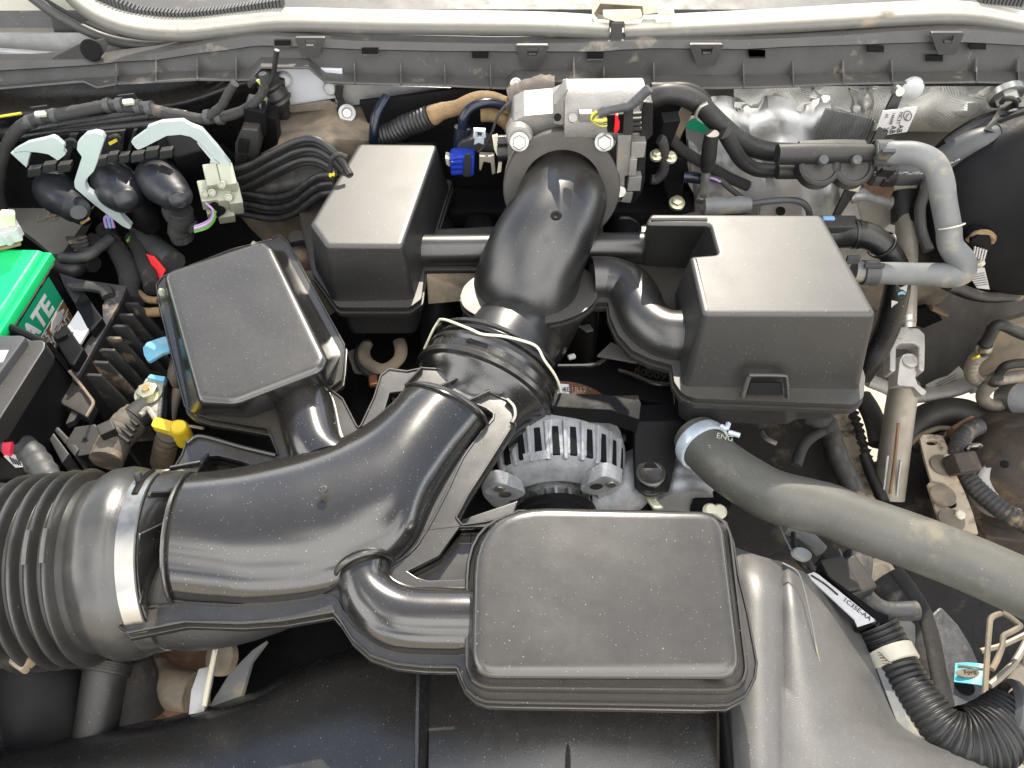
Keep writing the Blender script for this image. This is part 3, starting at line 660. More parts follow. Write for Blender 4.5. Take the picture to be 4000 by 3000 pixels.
# rubber cuff on the throttle
cuff = thing('throttle_rubber_cuff', 'thick black rubber cuff joining the elbow to the silver throttle body', 'rubber cuff', C0)
B().lathe(C0, AX, [(-0.055, 0.078), (-0.03, 0.083), (0.0, 0.085), (0.012, 0.088), (0.022, 0.088), (0.026, 0.086), (0.027, 0.075), (0.026, 0.060)], 56, caps=False, x0=V((1, 0, 0))).end('cuff_body', 'cuff_rubber', cuff, angle=30)
B().lathe(C0, AX, [(-0.022, 0.0858), (-0.020, 0.0872), (-0.010, 0.0872), (-0.008, 0.0858)], 56, caps=False, x0=V((1, 0, 0))).end('clamp_band', 'dirty_metal', cuff, angle=30)
B().box(C0 + AX * (-0.014) + V((-0.01, 0.035, 0.078)), (0.035, 0.014, 0.006), (-28, 0, 0)).end('clamp_lug', 'rubber_dark_grey', cuff, bevel=0.001)

# coupler between the two ducts
cpl = thing('duct_coupler', 'ribbed black coupler with wire clip joining the two air ducts', 'coupler', P(0, 1050, 800, 0.86))
ca, cb = P(0, 1074, 787, 0.942), P(0, 1012, 912, 0.924)
cax = (cb - ca).normalized(); Lc = (cb - ca).length
K = 1.13
pr = [(h, r * K) for h, r in [(0.0, 0.080), (0.003, 0.084), (0.008, 0.084), (0.010, 0.080), (0.014, 0.080), (0.016, 0.0865), (0.022, 0.087), (0.026, 0.084), (0.036, 0.0835), (0.039, 0.088), (0.045, 0.091), (0.051, 0.0905), (0.053, 0.085), (0.056, 0.0845), (0.066, 0.078), (0.078, 0.070), (0.092, 0.066), (Lc + 0.02, 0.062)]]
B().lathe(ca, cax, pr, 64, caps=False, x0=V((0, 0, 1))).end('sleeve', 'plastic_gloss', cpl, angle=32)
for ang0, ang1 in ((-62, 40), (50, 80)):
    B().lathe(ca, cax, [(-0.004, 0.084 * K), (-0.003, 0.089 * K), (0.0015, 0.089 * K), (0.002, 0.084 * K)], 30, sweep=(R(ang0), R(ang1)), x0=V((0, 0, 1))).end('retaining_band', 'plastic_gloss', cpl)
e = cax.cross(V((0, 0, 1))).normalized(); u_ = e.cross(cax).normalized()
def on(ang, h, r): return ca + cax * h + (u_ * math.cos(R(ang)) + e * math.sin(R(ang))) * r * K
sgn = -1 if on(80, 0, .09).x > ca.x else 1
wp = [(78, 0.024, .0905), (66, 0.006, .0905), (58, -0.006, .091), (50, -0.004, .092), (35, 0.005, .0915), (12, 0.016, .090), (2, 0.018, .0885), (-12, 0.012, .0905), (-26, 0.006, .0925), (-38, 0.002, .094), (-48, 0.010, .0935), (-64, 0.014, .0935), (-80, 0.018, .093), (-98, 0.022, .092), (-106, 0.028, .091)]
B().tube([on(a * sgn, h, r) for a, h, r in wp], 0.0018, seg=8, n=4).end('wire_clip', 'label_cream', cpl)
B().box(on(4 * sgn, 0.030, 0.0838), (0.030, 0.005, 0.0016), Matrix((e, cax, u_)).transposed()).end('slot', 'void_black', cpl)
B().box(on(-97 * sgn, 0.034, 0.088), (0.008, 0.012, 0.012), Matrix((e, cax, u_)).transposed()).end('clip_block', 'plastic_matte', cpl, bevel=0.001)
B().box(on(45 * sgn, 0.031, 0.0845), (0.020, 0.012, 0.004), Matrix((V(u_) * 0.7 - e * 0.7 * 1, cax, u_ * .7 + e * .7)).transposed()).end('release_tab', 'plastic_matte', cpl, bevel=0.001)
# ================================================================== front intake duct with two resonator boxes
fr = thing('front_intake_duct', 'large glossy black S shaped intake duct with two rounded boxes', 'air duct', P(0, 800, 1150, 0.93))
ZF = 0.998
out = [(247, 1325), (256, 1352), (275, 1366), (399, 1342), (520, 1346), (608, 1340), (718, 1321), (738, 1345), (762, 1382), (800, 1415), (855, 1433), (920, 1440), (987, 1440), (995, 1462), (1007, 1488), (1029, 1507), (1052, 1515),
       (1106, 1517), (1300, 1520), (1518, 1524), (1573, 1522), (1612, 1500), (1630, 1465), (1634, 1431), (1615, 1327), (1595, 1244), (1584, 1173), (1568, 1130), (1540, 1112), (1300, 1108), (1120, 1104), (1104, 1112),
       (1050, 1128), (998, 1135), (985, 1118), (1012, 1068), (1056, 1000), (1111, 912), (1113, 884), (1097, 866), (1063, 852), (1000, 820), (946, 798), (913, 796), (880, 803), (841, 798), (823, 812), (808, 860), (775, 930), (740, 862), (711, 840),
       (737, 820), (741, 790), (744, 745), (622, 524), (604, 508), (585, 518), (500, 540), (352, 598), (338, 617), (345, 660), (388, 832), (400, 878), (418, 893), (452, 904), (579, 926), (603, 985), (520, 966),
       (451, 945), (424, 942), (404, 955), (393, 985), (365, 1030), (330, 1085), (297, 1165), (262, 1235)]
OUT = [P(0, x, y, ZF) for x, y in out]
H1 = [(303, 1309), (319, 1243), (352, 1155), (396, 1067), (429, 1011), (446, 986), (470, 984), (520, 996), (560, 1010), (566, 1024), (450, 1050), (410, 1110), (384, 1210), (388, 1300)]
H2 = [(842, 848), (890, 842), (935, 846), (1000, 862), (1067, 894), (1040, 935), (1010, 970), (960, 960), (900, 900), (860, 885), (828, 893)]
H4 = [(985, 1119), (940, 1190), (876, 1234), (900, 1247), (924, 1256), (1003, 1252), (1010, 1215), (1022, 1188), (1040, 1160), (1062, 1140), (1090, 1120)]
H1, H2, H4 = [[P(0, x, y, ZF) for x, y in h] for h in (H1, H2, H4)]
# keep the last opening strictly inside the outline
OUT2 = [p for p in OUT if True]
web_open = [P(0, x, y, ZF) for x, y in [(993, 1138), (948, 1200), (880, 1234), (900, 1247), (924, 1254), (1001, 1251), (1010, 1212), (1024, 1186), (1044, 1160), (1066, 1138)]]
z = ZF
base = ccw(OUT2)
for i, (d, h) in enumerate(((0, 0.006), (-0.0035, 0.005), (0.002, 0.007))):
    q = setz(offs(base, d) if d else base, z); bm = bmesh.new()
    slab(bm, [q] + [setz(ccw(hh)[::-1], z) for hh in (H1, H2, web_open)], h)
    finish(bm, ('flange', 'groove', 'lower_flange')[i], ('plastic_gloss', 'plastic_dark', 'plastic_gloss')[i], fr, bevel=0.0012 if i != 1 else 0)
    z -= h
# recessed floors under the openings
for nm, pts, zz in (('recess_floor', [(290, 1330), (300, 1160), (380, 1000), (430, 970), (590, 990), (600, 1040), (440, 1200), (420, 1330)], 0.972), ('recess_floor', [(815, 830), (1000, 840), (1090, 885), (1020, 990), (830, 910)], 0.978),
                    ('recess_web', [(1120, 1080), (1000, 1120), (930, 1190), (865, 1240), (900, 1275), (1030, 1270), (1080, 1200)], 0.978)):
    B().slab([ccw([P(0, x, y, zz) for x, y in pts])], 0.012).end(nm, 'plastic_gloss', fr, bevel=0.002)
def dome(secs, z, hgt, name, m, n=5, seg=26, prm=0.9, lean=0.0):
    """half tube over a flat flange: secs = list of (edge a, edge b) measured on the flange"""
    A_ = catmull([P(0, *a, z) for a, b in secs], n); B_ = catmull([P(0, *b, z) for a, b in secs], n); rings = []
    for i, (a, b) in enumerate(zip(A_, B_)):
        t = i / (len(A_) - 1); h = hgt[0] + (hgt[1] - hgt[0]) * t if isinstance(hgt, tuple) else hgt
        c = (a + b) / 2; r = (a - b) / 2; ring = []
        for j in range(seg + 1):
            an = math.pi * j / seg; cs, sn = math.cos(an), math.sin(an)
            ring.append(c + r * cs + V((0, 0, h * (abs(sn) ** prm))))
        ring += [a_ - V((0, 0, 0.0)) for a_ in (b + V((0, 0, -0.02)), a + V((0, 0, -0.02)))]
        rings.append(ring)
    bm = bmesh.new(); loft(bm, rings, True, True, True)
    return finish(bm, name, m, fr, angle=50)
S = [((437, 1040), (376, 1301)), ((495, 1031), (470, 1306)), ((553, 1019), (553, 1308)), ((663, 990), (690, 1291)), ((745, 956), (800, 1250)), ((800, 923), (892, 1185)), ((850, 880), (945, 1078)), ((864, 862), (998, 988)), ((876, 852), (1048, 918))]
dome(S, ZF - 0.004, (0.062, 0.040), 'main_duct', 'duct_gloss', seg=36)
# end rims of the main duct (thin raised arcs)
def arc_rim(a, b, z, h, name='end_rim', w=0.0025):
    a, b = P(0, *a, z), P(0, *b, z); c = (a + b) / 2; r = (a - b) / 2
    B().tube([c + r * math.cos(t) * 1.03 + V((0, 0, h * 1.03 * math.sin(t))) for t in (math.pi * j / 16 for j in range(17))], w, seg=8, n=1).end(name, 'plastic_gloss', fr)
arc_rim((433, 1043), (372, 1300), ZF, 0.062); arc_rim((878, 851), (1050, 917), ZF, 0.040)
# left neck and box
dome([((592, 873), (700, 838)), ((601, 905), (722, 866)), ((622, 985), (745, 950)), ((640, 1020), (790, 985))], ZF - 0.002, 0.036, 'left_neck', 'duct_gloss', seg=24)
arc_rim((580, 868), (712, 828), ZF, 0.040, 'neck_rim', 0.004)
t_ = PL(5, 1.062, [(1165, 480), (1895, 245), (1970, 300), (1870 + 490, 1095), (2320, 1178), (1685, 1420), (1418, 1405)])
b_ = PL(5, 1.0, [(1180, 560), (1870, 350), (2035, 305), (2455, 1070), (2360, 1310), (1800, 1530), (1365, 1500)])
finish(lid(t_, 1.062, b_, 0.999, [0.018, 0.012, 0.012, 0.012, 0.02, 0.03, 0.012], 0.016, bev=0.008), 'resonator_box', 'plastic_gloss', fr, angle=50)
for (x, y) in ((1170, 640), (1835, 300)):
    B().lathe(P(5, x, y, 1.004), (0, 0, 1), [(0, 0.005), (0.006, 0.0045), (0.009, 0.002)], 16).end('moulding_stud', 'pale_green_plastic', fr)
# right curved neck and box
dome([((845, 1221), (730, 1262)), ((844, 1245), (740, 1312)), ((862, 1262), (772, 1362)), ((897, 1274), (822, 1399)), ((951, 1276), (890, 1413)), ((1020, 1276), (1016, 1416))], ZF - 0.002, 0.034, 'right_neck', 'duct_gloss', seg=24)
arc_rim((848, 1215), (726, 1258), ZF, 0.038, 'neck_rim', 0.003)
t_ = [P(0, x, y, 1.058) for x, y in [(1024, 1088), (1562, 1099), (1608, 1462), (1016, 1460)]]
b_ = [P(0, x, y, 1.0) for x, y in [(1008, 1112), (1575, 1125), (1621, 1500), (1004, 1492)]]
finish(lid(t_, 1.058, b_, 0.999, [0.078, 0.026, 0.024, 0.024], [0.080, 0.030, 0.030, 0.030], bev=0.009, seg=8), 'resonator_box', 'plastic_gloss', fr, angle=50)
# step line half way down the front of the right box
q = fillet([P(0, x, y, 1.018) for x, y in [(1010, 1102), (1572, 1113), (1617, 1488), (1008, 1482)]], [0.079, 0.029, 0.027, 0.027], 8)
B().tube(q + [q[0]], 0.0022, seg=6, n=1).end('step_bead', 'plastic_gloss', fr)
for a, b in ( ((876, 838), (912, 800)), ((942, 845), (986, 825)), ((1013, 872), (1058, 851))):
    A1, B1 = P(0, *a, ZF), P(0, *b, ZF)
    B().bar(A1, B1, 0.0042, 0.008).end('rib', 'plastic_gloss', fr, bevel=0.0012)
# edge beads and raised walls of the flange ends
def bead(pts, w=0.0016, h=0.0, nm='edge_bead', n=3): B().tube([P(0, x, y, ZF + h) for x, y in pts], w, seg=6, n=n).end(nm, 'plastic_gloss', fr)
bead([(446, 986), (429, 1011), (396, 1067), (352, 1155), (319, 1243), (303, 1309), (400, 1303), (520, 1308), (600, 1292), (640, 1286), (718, 1289), (740, 1320), (775, 1362), (830, 1395), (880, 1408), (1010, 1412)], 0.0018)
bead([(935, 846), (1000, 862), (1067, 894), (1040, 935), (1000, 990), (960, 1075), (900, 1180), (845, 1222)], 0.0018)
ob = fillet(base, 0.003, 2); B().tube([p + V((0, 0, 0.0006)) for p in ob] + [ob[0]], 0.0015, seg=6, n=1).end('outer_bead', 'plastic_gloss', fr)
bead([(1095, 864), (1110, 880), (1113, 900), (1106, 915)], 0.0035, 0.004)
B().tube([P(0, x, y, ZF + 0.002) for x, y in ((404, 958), (424, 944), (451, 946), (520, 966), (596, 984))], 0.003, seg=8, n=3).end('edge_bead', 'plastic_gloss', fr)
for x, y in ((484, 1018), (852, 862), (697, 1057)):
    z_ = 0.985 if y < 1050 else 1.057
    B().lathe(P(0, x, y, z_), (0, -0.05, 1), [(0, 0.0055 if y > 1050 else 0.004), (0.0012, 0.005 if y > 1050 else 0.0035), (0.0014, 0.0028), (0.0004, 0.002)], 18).end('gate_mark', 'plastic_gloss', fr)
# corner slot at the lower left
B().box(P(0, 258, 1332, ZF + 0.0004), (0.006, 0.014, 0.002), (0, 0, -12)).end('corner_slot', 'void_black', fr)
# lower half of the duct, seen under the flange
B().tube([P(0, 330, 1230, 0.955), P(0, 470, 1250, 0.95), P(0, 640, 1200, 0.945), P(0, 820, 1080, 0.945), P(0, 960, 900, 0.95)], [0.083, 0.078, 0.072, 0.066, 0.070], seg=28, n=5, flat=0.75).end('lower_duct', 'plastic_matte', fr, angle=60)
B().loft([setz(fillet(ccw([P(0, x, y, 0.98) for x, y in [(1016, 1120), (1570, 1130), (1618, 1505), (1012, 1500)]]), 0.03), 0.98), setz(fillet(ccw([P(0, x, y, 0.95) for x, y in [(1040, 1150), (1555, 1160), (1585, 1500), (1035, 1500)]]), 0.03), 0.93)], True, False, True).end('lower_tray', 'plastic_matte', fr)
B().loft([setz(fillet(ccw([P(0, x, y, 0.98) for x, y in [(355, 620), (610, 530), (733, 760), (730, 860), (600, 915), (410, 880)]]), 0.02), 0.98), setz(fillet(ccw([P(0, x, y, 0.93) for x, y in [(385, 660), (610, 580), (735, 790), (730, 900), (610, 925), (440, 900)]]), 0.02), 0.93)], True, False, True).end('lower_tray', 'plastic_matte', fr)

# ------------------------------------------------------------------ ribbed rubber air hose at the left
hc = P(0, 262, 1210, 0.962) + V((0.030, 0, 0)); hax = V((-1, -0.10, -0.02)).normalized()
hose = thing('ribbed_air_hose', 'wide ribbed black rubber air hose entering at the lower left', 'air hose', hc - V((0, 0, 0.11)))
def hprof():
    p = [(-0.0305, 0.090), (-0.030, 0.094), (-0.029, 0.096), (-0.028, 0.099), (-0.004, 0.101), (0.0, 0.1055), (0.010, 0.108), (0.026, 0.107), (0.034, 0.103), (0.044, 0.0975)]
    x = 0.047
    for i in range(5):
        p += [(x, 0.0965), (x + 0.0065, 0.0965), (x + 0.0085, 0.105), (x + 0.0095, 0.1085), (x + 0.0115, 0.1100), (x + 0.0140, 0.1085), (x + 0.0152, 0.105)]; x += 0.0174
    p += [(x + 0.002, 0.0985), (x + 0.026, 0.0985), (x + 0.030, 0.104), (x + 0.05, 0.106), (x + 0.08, 0.1)]
    return p
B().lathe(hc, hax, hprof(), 72, caps=False, x0=V((0, 0, 1))).end('bellows', 'bellows', hose, angle=50)
B().lathe(hc, hax, [(-0.0285, 0.0995), (-0.0275, 0.1012), (-0.009, 0.1022), (-0.008, 0.1008)], 72, caps=False, x0=V((0, 0, 1))).end('clamp_band', 'bright_steel', hose, angle=40)
ex = hax.cross(V((0, 0, 1))).normalized(); uz = ex.cross(hax).normalized()
def hp_(ang, h, r): return hc + hax * h + (uz * math.cos(R(ang)) + ex * math.sin(R(ang))) * r
k = 1 if hp_(40, 0, 0.1).y > hc.y else -1
# curved collar that rises over the hose end, with its ribs
co = [hp_(k * a_, -0.0295, 0.0985) for a_ in (78, 66, 54, 42, 32, 22, 12, 2, -8, -18, -28, -38, -48, -58, -68, -78, -86)]
ci = catmull([P(0, *q) for q in ((449, 982, 0.999), (432, 1008, 1.013), (398, 1066, 1.026), (354, 1155, 1.031), (322, 1240, 1.020), (306, 1296, 1.006), (302, 1330, 0.998))], 4)
ci = resample(ci, 16)
cw = [V((p.x + 0.004, p.y, 0.968)) for p in ci]
finish(rows_sheet([co, [a.lerp(b_, 0.5) + V((0, 0, 0.001)) for a, b_ in zip(co, ci)], ci], 0.0015), 'end_collar', 'plastic_gloss', fr, angle=35)
B().tube(ci, 0.0017, seg=6, n=1).end('collar_edge', 'plastic_gloss', fr)
B().loft([ci[:-2], cw[:-2]], False).end('collar_wall', 'plastic_gloss', fr)
for k_ in (2, 6, 9, 13):
    a, b_ = co[k_], ci[k_]; B().bar(a.lerp(b_, 0.04), b_, 0.0042, 0.008).end('rib', 'plastic_gloss', fr, bevel=0.0012)
# slotted screw lug in the clamp band
B().tube([hp_(k * a, -0.018, 0.1024) for a in (14, 20, 26, 34, 40, 46)], 0.0035, seg=8, n=2, flat=0.35).end('clamp_slot', 'plastic_dark', hose)
nrm = (hp_(k * 28, 0, 0.11) - hp_(k * 28, 0, 0.1)).normalized()
B().lathe(hp_(k * 27, -0.016, 0.102), nrm, [(0, 0.0045), (0.008, 0.0045), (0.010, 0.003)], 14).end('clamp_stud', 'plastic_matte', hose)
# far left clamp with its worm screw
B().lathe(hc, hax, [(0.139, 0.0990), (0.140, 0.1010), (0.156, 0.1010), (0.157, 0.0990)], 72, caps=False, x0=V((0, 0, 1))).end('clamp_band', 'bright_steel', hose, angle=40)
c = P(13, 110, 700, 0.95)
B().box(c, (0.05, 0.022, 0.018), (0, 8, -28)).end('worm_housing', 'tube_steel', hose, bevel=0.003)
B().lathe(P(13, 10, 660, 0.955), (-0.8, 0.5, 0.1), [(0, 0.010), (0.02, 0.010), (0.022, 0.008)], 6).end('worm_screw', 'brass', hose)
# small mould rib blocks low on the hose
for i, (h0) in enumerate((0.0585, 0.0759)):
    B().tube([hp_(-k * a, h0 - 0.0005, 0.1105) for a in (8, 14, 20, 26)], 0.003, seg=8, n=2).end('mould_bead', 'bellows', hose)
# ================================================================== upper left: connectors, levers, harness
tag(B().tube([W(1, -60, 985, 1.14), W(1, 200, 950, 1.13), W(1, 700, 885, 1.12), W(1, 1150, 828, 1.115), W(1, 1350, 845, 1.12)], 0.011, seg=16).tube([W(1, 180, 1000, 1.125), W(1, 700, 935, 1.115), W(1, 1200, 880, 1.11)], 0.012, seg=12).end('connector_rail', 'body_black'), 'glossy black rail running behind the three bulkhead plugs', 'rail')
t = thing('connector_bracket', 'black bracket plate carrying the three bulkhead plugs', 'bracket', W(1, 800, 1150, 1.10))
B().plate(WL(1, 1.10, [(180, 1010), (500, 965), (800, 935), (1250, 890), (1420, 960), (1560, 1130), (1480, 1330), (1250, 1260), (980, 1190), (700, 1200), (500, 1240), (200, 1250)]), 0.01).end('bracket_plate', 'plastic_dark', t, bevel=0.002)
for pts in ([(500, 970), (560, 965), (480, 1210), (440, 1200)], [(960, 940), (985, 935), (930, 1130), (900, 1130)], [(700, 960), (900, 940), (880, 1110), (720, 1130)], [(1150, 960), (1250, 950), (1300, 1080), (1120, 1090)]):
    B().plate(WL(1, 1.088, pts), 0.006).end('web', 'plastic_matte', t, bevel=0.001)
for x, y in ((790, 1020), (470, 1050), (1180, 1000)):
    B().tube(WL(1, 1.08, [(x, y - 30), (x + 45, y - 45), (x + 80, y - 25), (x + 70, y + 10)]), 0.003, seg=8, n=3).end('latch_hook', 'plastic_matte', t)
B().plate(WL(1, 1.075, [(780, 1030), (835, 1000), (845, 1020), (790, 1048)]), 0.002).end('latch_tip', 'wire_yellow', t)
def plug(label, collar, body, radii, neck, nr):
    pe = body[-1]; pd = body[-2]
    body = list(body) + [(pe[0] + (pe[0] - pd[0]) * 0.35, pe[1] + (pe[1] - pd[1]) * 0.35)]; radii = [radii[0] * 0.6] + list(radii) + [radii[-1] * 0.55]
    body = [(body[0][0] - 3, body[0][1] - 14)] + body
    t = thing('bulkhead_plug', label, 'electrical plug', W(1, *body[0], 1.05), 'bulkhead plugs in the upper left')
    n_ = len(body); pts = [W(1, x, y, 1.065 - 0.02 * i) for i, (x, y) in enumerate(body)]
    B().tube(pts, radii, seg=26, n=6, flat=0.85).end('boot', 'plug_plastic', t, angle=70)
    q = [W(1, x, y, 1.052 - 0.010 * i) for i, (x, y) in enumerate(neck)]
    nr = list(nr) + [nr[-1] * 0.5]; q = q + [q[-1] + (q[-1] - q[-2]) * 0.3]
    B().tube(q, nr, seg=20, n=4, rf=lambda t_, s: 1 + 0.05 * (math.sin(s * 500) > 0)).end('neck', 'plastic_dark', t, angle=50)
    (x0, y0), (x1, y1) = collar
    for j in range(3):
        a = j / 3; b_ = (j + 0.86) / 3; dy = (8, -8, 8)[j]
        xa, xb = x0 + (x1 - x0) * a, x0 + (x1 - x0) * b_; ya, yb = y0 + (y1 - y0) * a, y0 + (y1 - y0) * b_
        B().plate(WL(1, 1.022, [(xa, ya - 26 + dy), (xb, yb - 26 + dy), (xb + 10, yb + 4 + dy), (xb, yb + 34 + dy), (xa, ya + 34 + dy)]), 0.012).end('collar', 'plastic_matte', t, bevel=0.0015)
    return t
plug('leftmost black bulkhead plug, under the short ice blue lever', ((195, 1240), (520, 1195)), [(378, 1345), (405, 1385), (450, 1430), (505, 1475), (550, 1515)], [0.030, 0.0315, 0.029, 0.024, 0.021], [(540, 1500), (575, 1530), (615, 1585)], [0.020, 0.0185, 0.0175])
plug('middle black bulkhead plug, crossed by the long ice blue lever', ((690, 1165), (935, 1130)), [(815, 1290), (835, 1330), (865, 1375), (900, 1420)], [0.033, 0.0355, 0.034, 0.028], [(870, 1370), (960, 1450), (1075, 1610)], [0.027, 0.028, 0.028])
plug('right black bulkhead plug, under the hooked ice blue lever', ((940, 1135), (1250, 1095)), [(1120, 1255), (1140, 1290), (1180, 1335), (1230, 1380), (1275, 1425)], [0.031, 0.034, 0.0325, 0.028, 0.023], [(1270, 1400), (1290, 1450), (1305, 1500)], [0.021, 0.020, 0.022])
tag(B().box(W(1, 1380, 1120, 1.08), (0.055, 0.05, 0.085), (25, 0, 28)).end('plug_housing', 'plastic_dark', bevel=0.005), 'square black plug housing behind the green grey connector', 'plug housing')
def lever(label, k, front, side=None, Y=1.02, th=0.008):
    t = thing('plug_lever', label, 'lever', W(k, *front[0], Y), 'ice blue locking levers')
    B().plate(fillet(WL(k, Y, front), 0.004, 3), th).end('arm', 'ice_plastic', t, bevel=0.0012)
    if side: B().plate(WL(k, Y + 0.001, side), th).end('side_arm', 'ice_plastic', t, bevel=0.001)
lever('short ice blue lever at the far left', 17, [(112, 545), (180, 500), (290, 440), (490, 395), (560, 372), (610, 395), (690, 465), (695, 500), (680, 515), (712, 560), (625, 630), (590, 605), (520, 560), (400, 540), (250, 528)], [(110, 548), (250, 532), (330, 545), (300, 640), (285, 708)])
t_l = lever('long ice blue lever crossing the middle plug', 17, [(1020, 328), (1100, 350), (1128, 400), (1085, 520), (1050, 640), (1010, 745), (925, 835), (918, 900), (945, 955), (1210, 1150), (1280, 1165), (1320, 1240), (1420, 1345), (1400, 1372), (1320, 1335), (1000, 1090), (810, 925), (800, 860), (830, 760), (885, 590), (830, 510), (838, 430), (920, 350)], Y=0.985, th=0.010)
lever('hooked ice blue lever at the right plug, reaching to the green grey connector', 1, [(940, 1020), (1045, 945), (1060, 915), (1160, 880), (1310, 870), (1370, 905), (1450, 935), (1560, 1060), (1660, 1190), (1620, 1215), (1545, 1140), (1440, 1030), (1370, 985), (1300, 970), (1200, 978), (1040, 1060), (988, 1082)], [(1415, 1030), (1520, 1130), (1620, 1215), (1500, 1228), (1515, 1150)], Y=1.01)
t = thing('multipin_connector', 'chunky pale green grey multipin connector with violet and green wires', 'connector', W(1, 1580, 1400, 1.0))
for (x, y, w, h, d) in ((1530, 1290, 90, 120, 0), (1640, 1290, 100, 130, .006), (1500, 1400, 110, 110, -.008), (1610, 1400, 100, 120, -.002), (1690, 1430, 90, 150, .004), (1520, 1480, 80, 70, 0), (1620, 1510, 110, 90, .002)):
    c = W(1, x, y, 1.0 + d); B().box(c, (w * 0.00022, 0.035, h * 0.00027), (30, 6, 22)).end('socket', 'pale_green_plastic', t, bevel=0.0015)
for (x, y) in ((1475, 1395), (1530, 1385), (1650, 1420), (1600, 1330)):
    B().lathe(W(1, x, y, 0.975), (0.1, -0.8, 0.5), [(-0.01, 0.0055), (0.004, 0.0055), (0.0045, 0.004), (0.002, 0.003)], 14).end('pin_sleeve', 'pale_green_plastic', t)
B().plate(WL(1, 0.975, [(1465, 1440), (1530, 1440), (1620, 1540), (1570, 1570), (1500, 1500)]), 0.01).end('seal_face', 'plastic_dark', t, bevel=0.001)
for i, (c_) in enumerate(('wire_violet', 'wire_white', 'wire_violet', 'wire_green', 'wire_green')):
    o_ = i * 8
    B().tube(WL(1, 0.965, [(1480 + i * 18, 1460 + i * 16), (1530 + o_ * .6, 1510 + o_ * .8), (1520 + o_ * .7, 1570 + o_ * .5), (1460 + o_, 1610 + o_), (1400, 1630 + o_ * 1.3)]), 0.0017, seg=6, n=5).end('wire', c_, t)
for nm, pth, r_, lb in (('taped_cable', [(1400, 1640), (1320, 1600), (1240, 1560), (1220, 1480)], 0.012, 'taped cable stub below the multipin connector'),
                        ('taped_cable', [(1300, 1510), (1310, 1580), (1290, 1650), (1320, 1720)], 0.018, 'thick crumpled taped cable under the right bulkhead plug')):
    tag(B().tube(WL(1, 0.985, pth), r_, seg=14, n=5, wob=0.12).end(nm, 'cloth_tape', angle=70), lb, 'cable')
# tall black plug pair with striped wires
t = thing('hanging_plug', 'tall black plug hanging from striped wires beside the white panel', 'electrical plug', W(1, 1800, 950, 1.1))
B().box(W(1, 1850, 830, 1.11), (0.032, 0.035, 0.05), (10, 14, 0)).box(W(1, 1920, 930, 1.13), (0.04, 0.03, 0.08), (10, 10, 0)).end('upper_shell', 'plastic_dark', t, bevel=0.003)
B().plate(WL(1, 1.075, [(1740, 925), (1860, 935), (1875, 1050), (1840, 1180), (1790, 1250), (1690, 1195), (1690, 1040)]), 0.035).end('lower_shell', 'plastic', t, bevel=0.003)
B().plate(WL(1, 1.068, [(1715, 1010), (1790, 1020), (1780, 1110), (1710, 1100)]), 0.006).end('latch', 'plastic_dark', t, bevel=0.001)
B().plate(WL(1, 1.068, [(1720, 1130), (1780, 1140), (1765, 1200), (1705, 1185)]), 0.006).end('socket_mouth', 'void_black', t)
for i, c_ in enumerate(('wire_yellow', 'wire_white', 'wire_green')):
    B().tube(WL(1, 1.115, [(1880 + i * 9, 745), (1895 + i * 9, 680), (1885 + i * 9, 620), (1850 + i * 6, 575)]), 0.0018, seg=6).end('wire', c_, t)
t = thing('rubber_grommet', 'crumpled black rubber grommet and straps beside the white panel', 'grommet', W(2, 120, 600, 1.17))
B().tube(WL(2, 1.17, [(20, 520), (70, 570), (110, 640), (160, 720), (200, 800), (215, 850)]), [0.012, 0.02, 0.018, 0.022, 0.012, 0.006], seg=12, wob=0.2).end('boot', 'rubber', t)
B().tube(WL(2, 1.15, [(150, 360), (140, 430), (120, 560), (60, 640), (0, 700)]), 0.004, seg=8).end('strap', 'rubber', t)
B().tube(WL(2, 1.16, [(-40, 620), (0, 580), (40, 600), (70, 660), (50, 740)]), 0.006, seg=8, wob=0.1).end('strap', 'rubber', t)
# black strap with foil tab under the small plug
t = thing('hanging_strap', 'short black strap with a bright foil eyelet hanging from the white plug', 'strap', W(2, 620, 740, 1.18))
B().plate(WL(2, 1.182, [(570, 625), (630, 625), (620, 700), (650, 760), (640, 810), (580, 805), (590, 740), (565, 690)]), 0.004).end('strap_band', 'rubber', t, bevel=0.001)
B().lathe(W(2, 655, 815, 1.175), (0.2, -0.7, 0.6), [(0, 0.014), (0.003, 0.014), (0.004, 0.009), (0.001, 0.007)], 22).end('eyelet', 'galvanised', t)
# main taped harness
t = thing('wiring_harness', 'taped grey black wiring harness arching along the upper left body', 'wiring harness', W(1, 900, 800, 1.1))
hpts = [(20, 1540), (-15, 1380), (0, 1220), (45, 1060), (110, 955), (180, 895), (300, 845), (420, 828), (560, 802), (690, 775), (800, 758), (920, 768), (1030, 775), (1180, 812), (1330, 842), (1480, 858), (1620, 838), (1740, 798), (1840, 730), (1895, 660), (1905, 590), (1890, 530)]
B().tube(WL(1, 1.10, hpts), [0.0095, 0.0095, 0.0095, 0.0095, 0.010, 0.0105, 0.0095, 0.0085, 0.0095, 0.0085, 0.008, 0.007, 0.006], seg=14, n=6, wob=0.10).end('trunk', 'cloth_tape', t, angle=70)
B().tube(WL(1, 1.095, [(1500, 850), (1545, 805), (1600, 755), (1640, 680), (1690, 600)]), 0.0065, seg=10, wob=0.15).end('branch', 'cloth_tape', t, angle=70)
for i in range(9):
    x, y = ((200, 880), (280, 850), (380, 835), (760, 762), (850, 760), (980, 772), (1060, 785), (1480, 845), (1560, 848))[i]
    c = W(1, x, y, 1.10); c2 = W(1, x + 40, y - 6, 1.10)
    B().tube([c, c.lerp(c2, .5), c2], 0.0112, seg=12, n=2, wob=0.1).end('tape_wrap', 'rubber_dark_grey', t, angle=60)
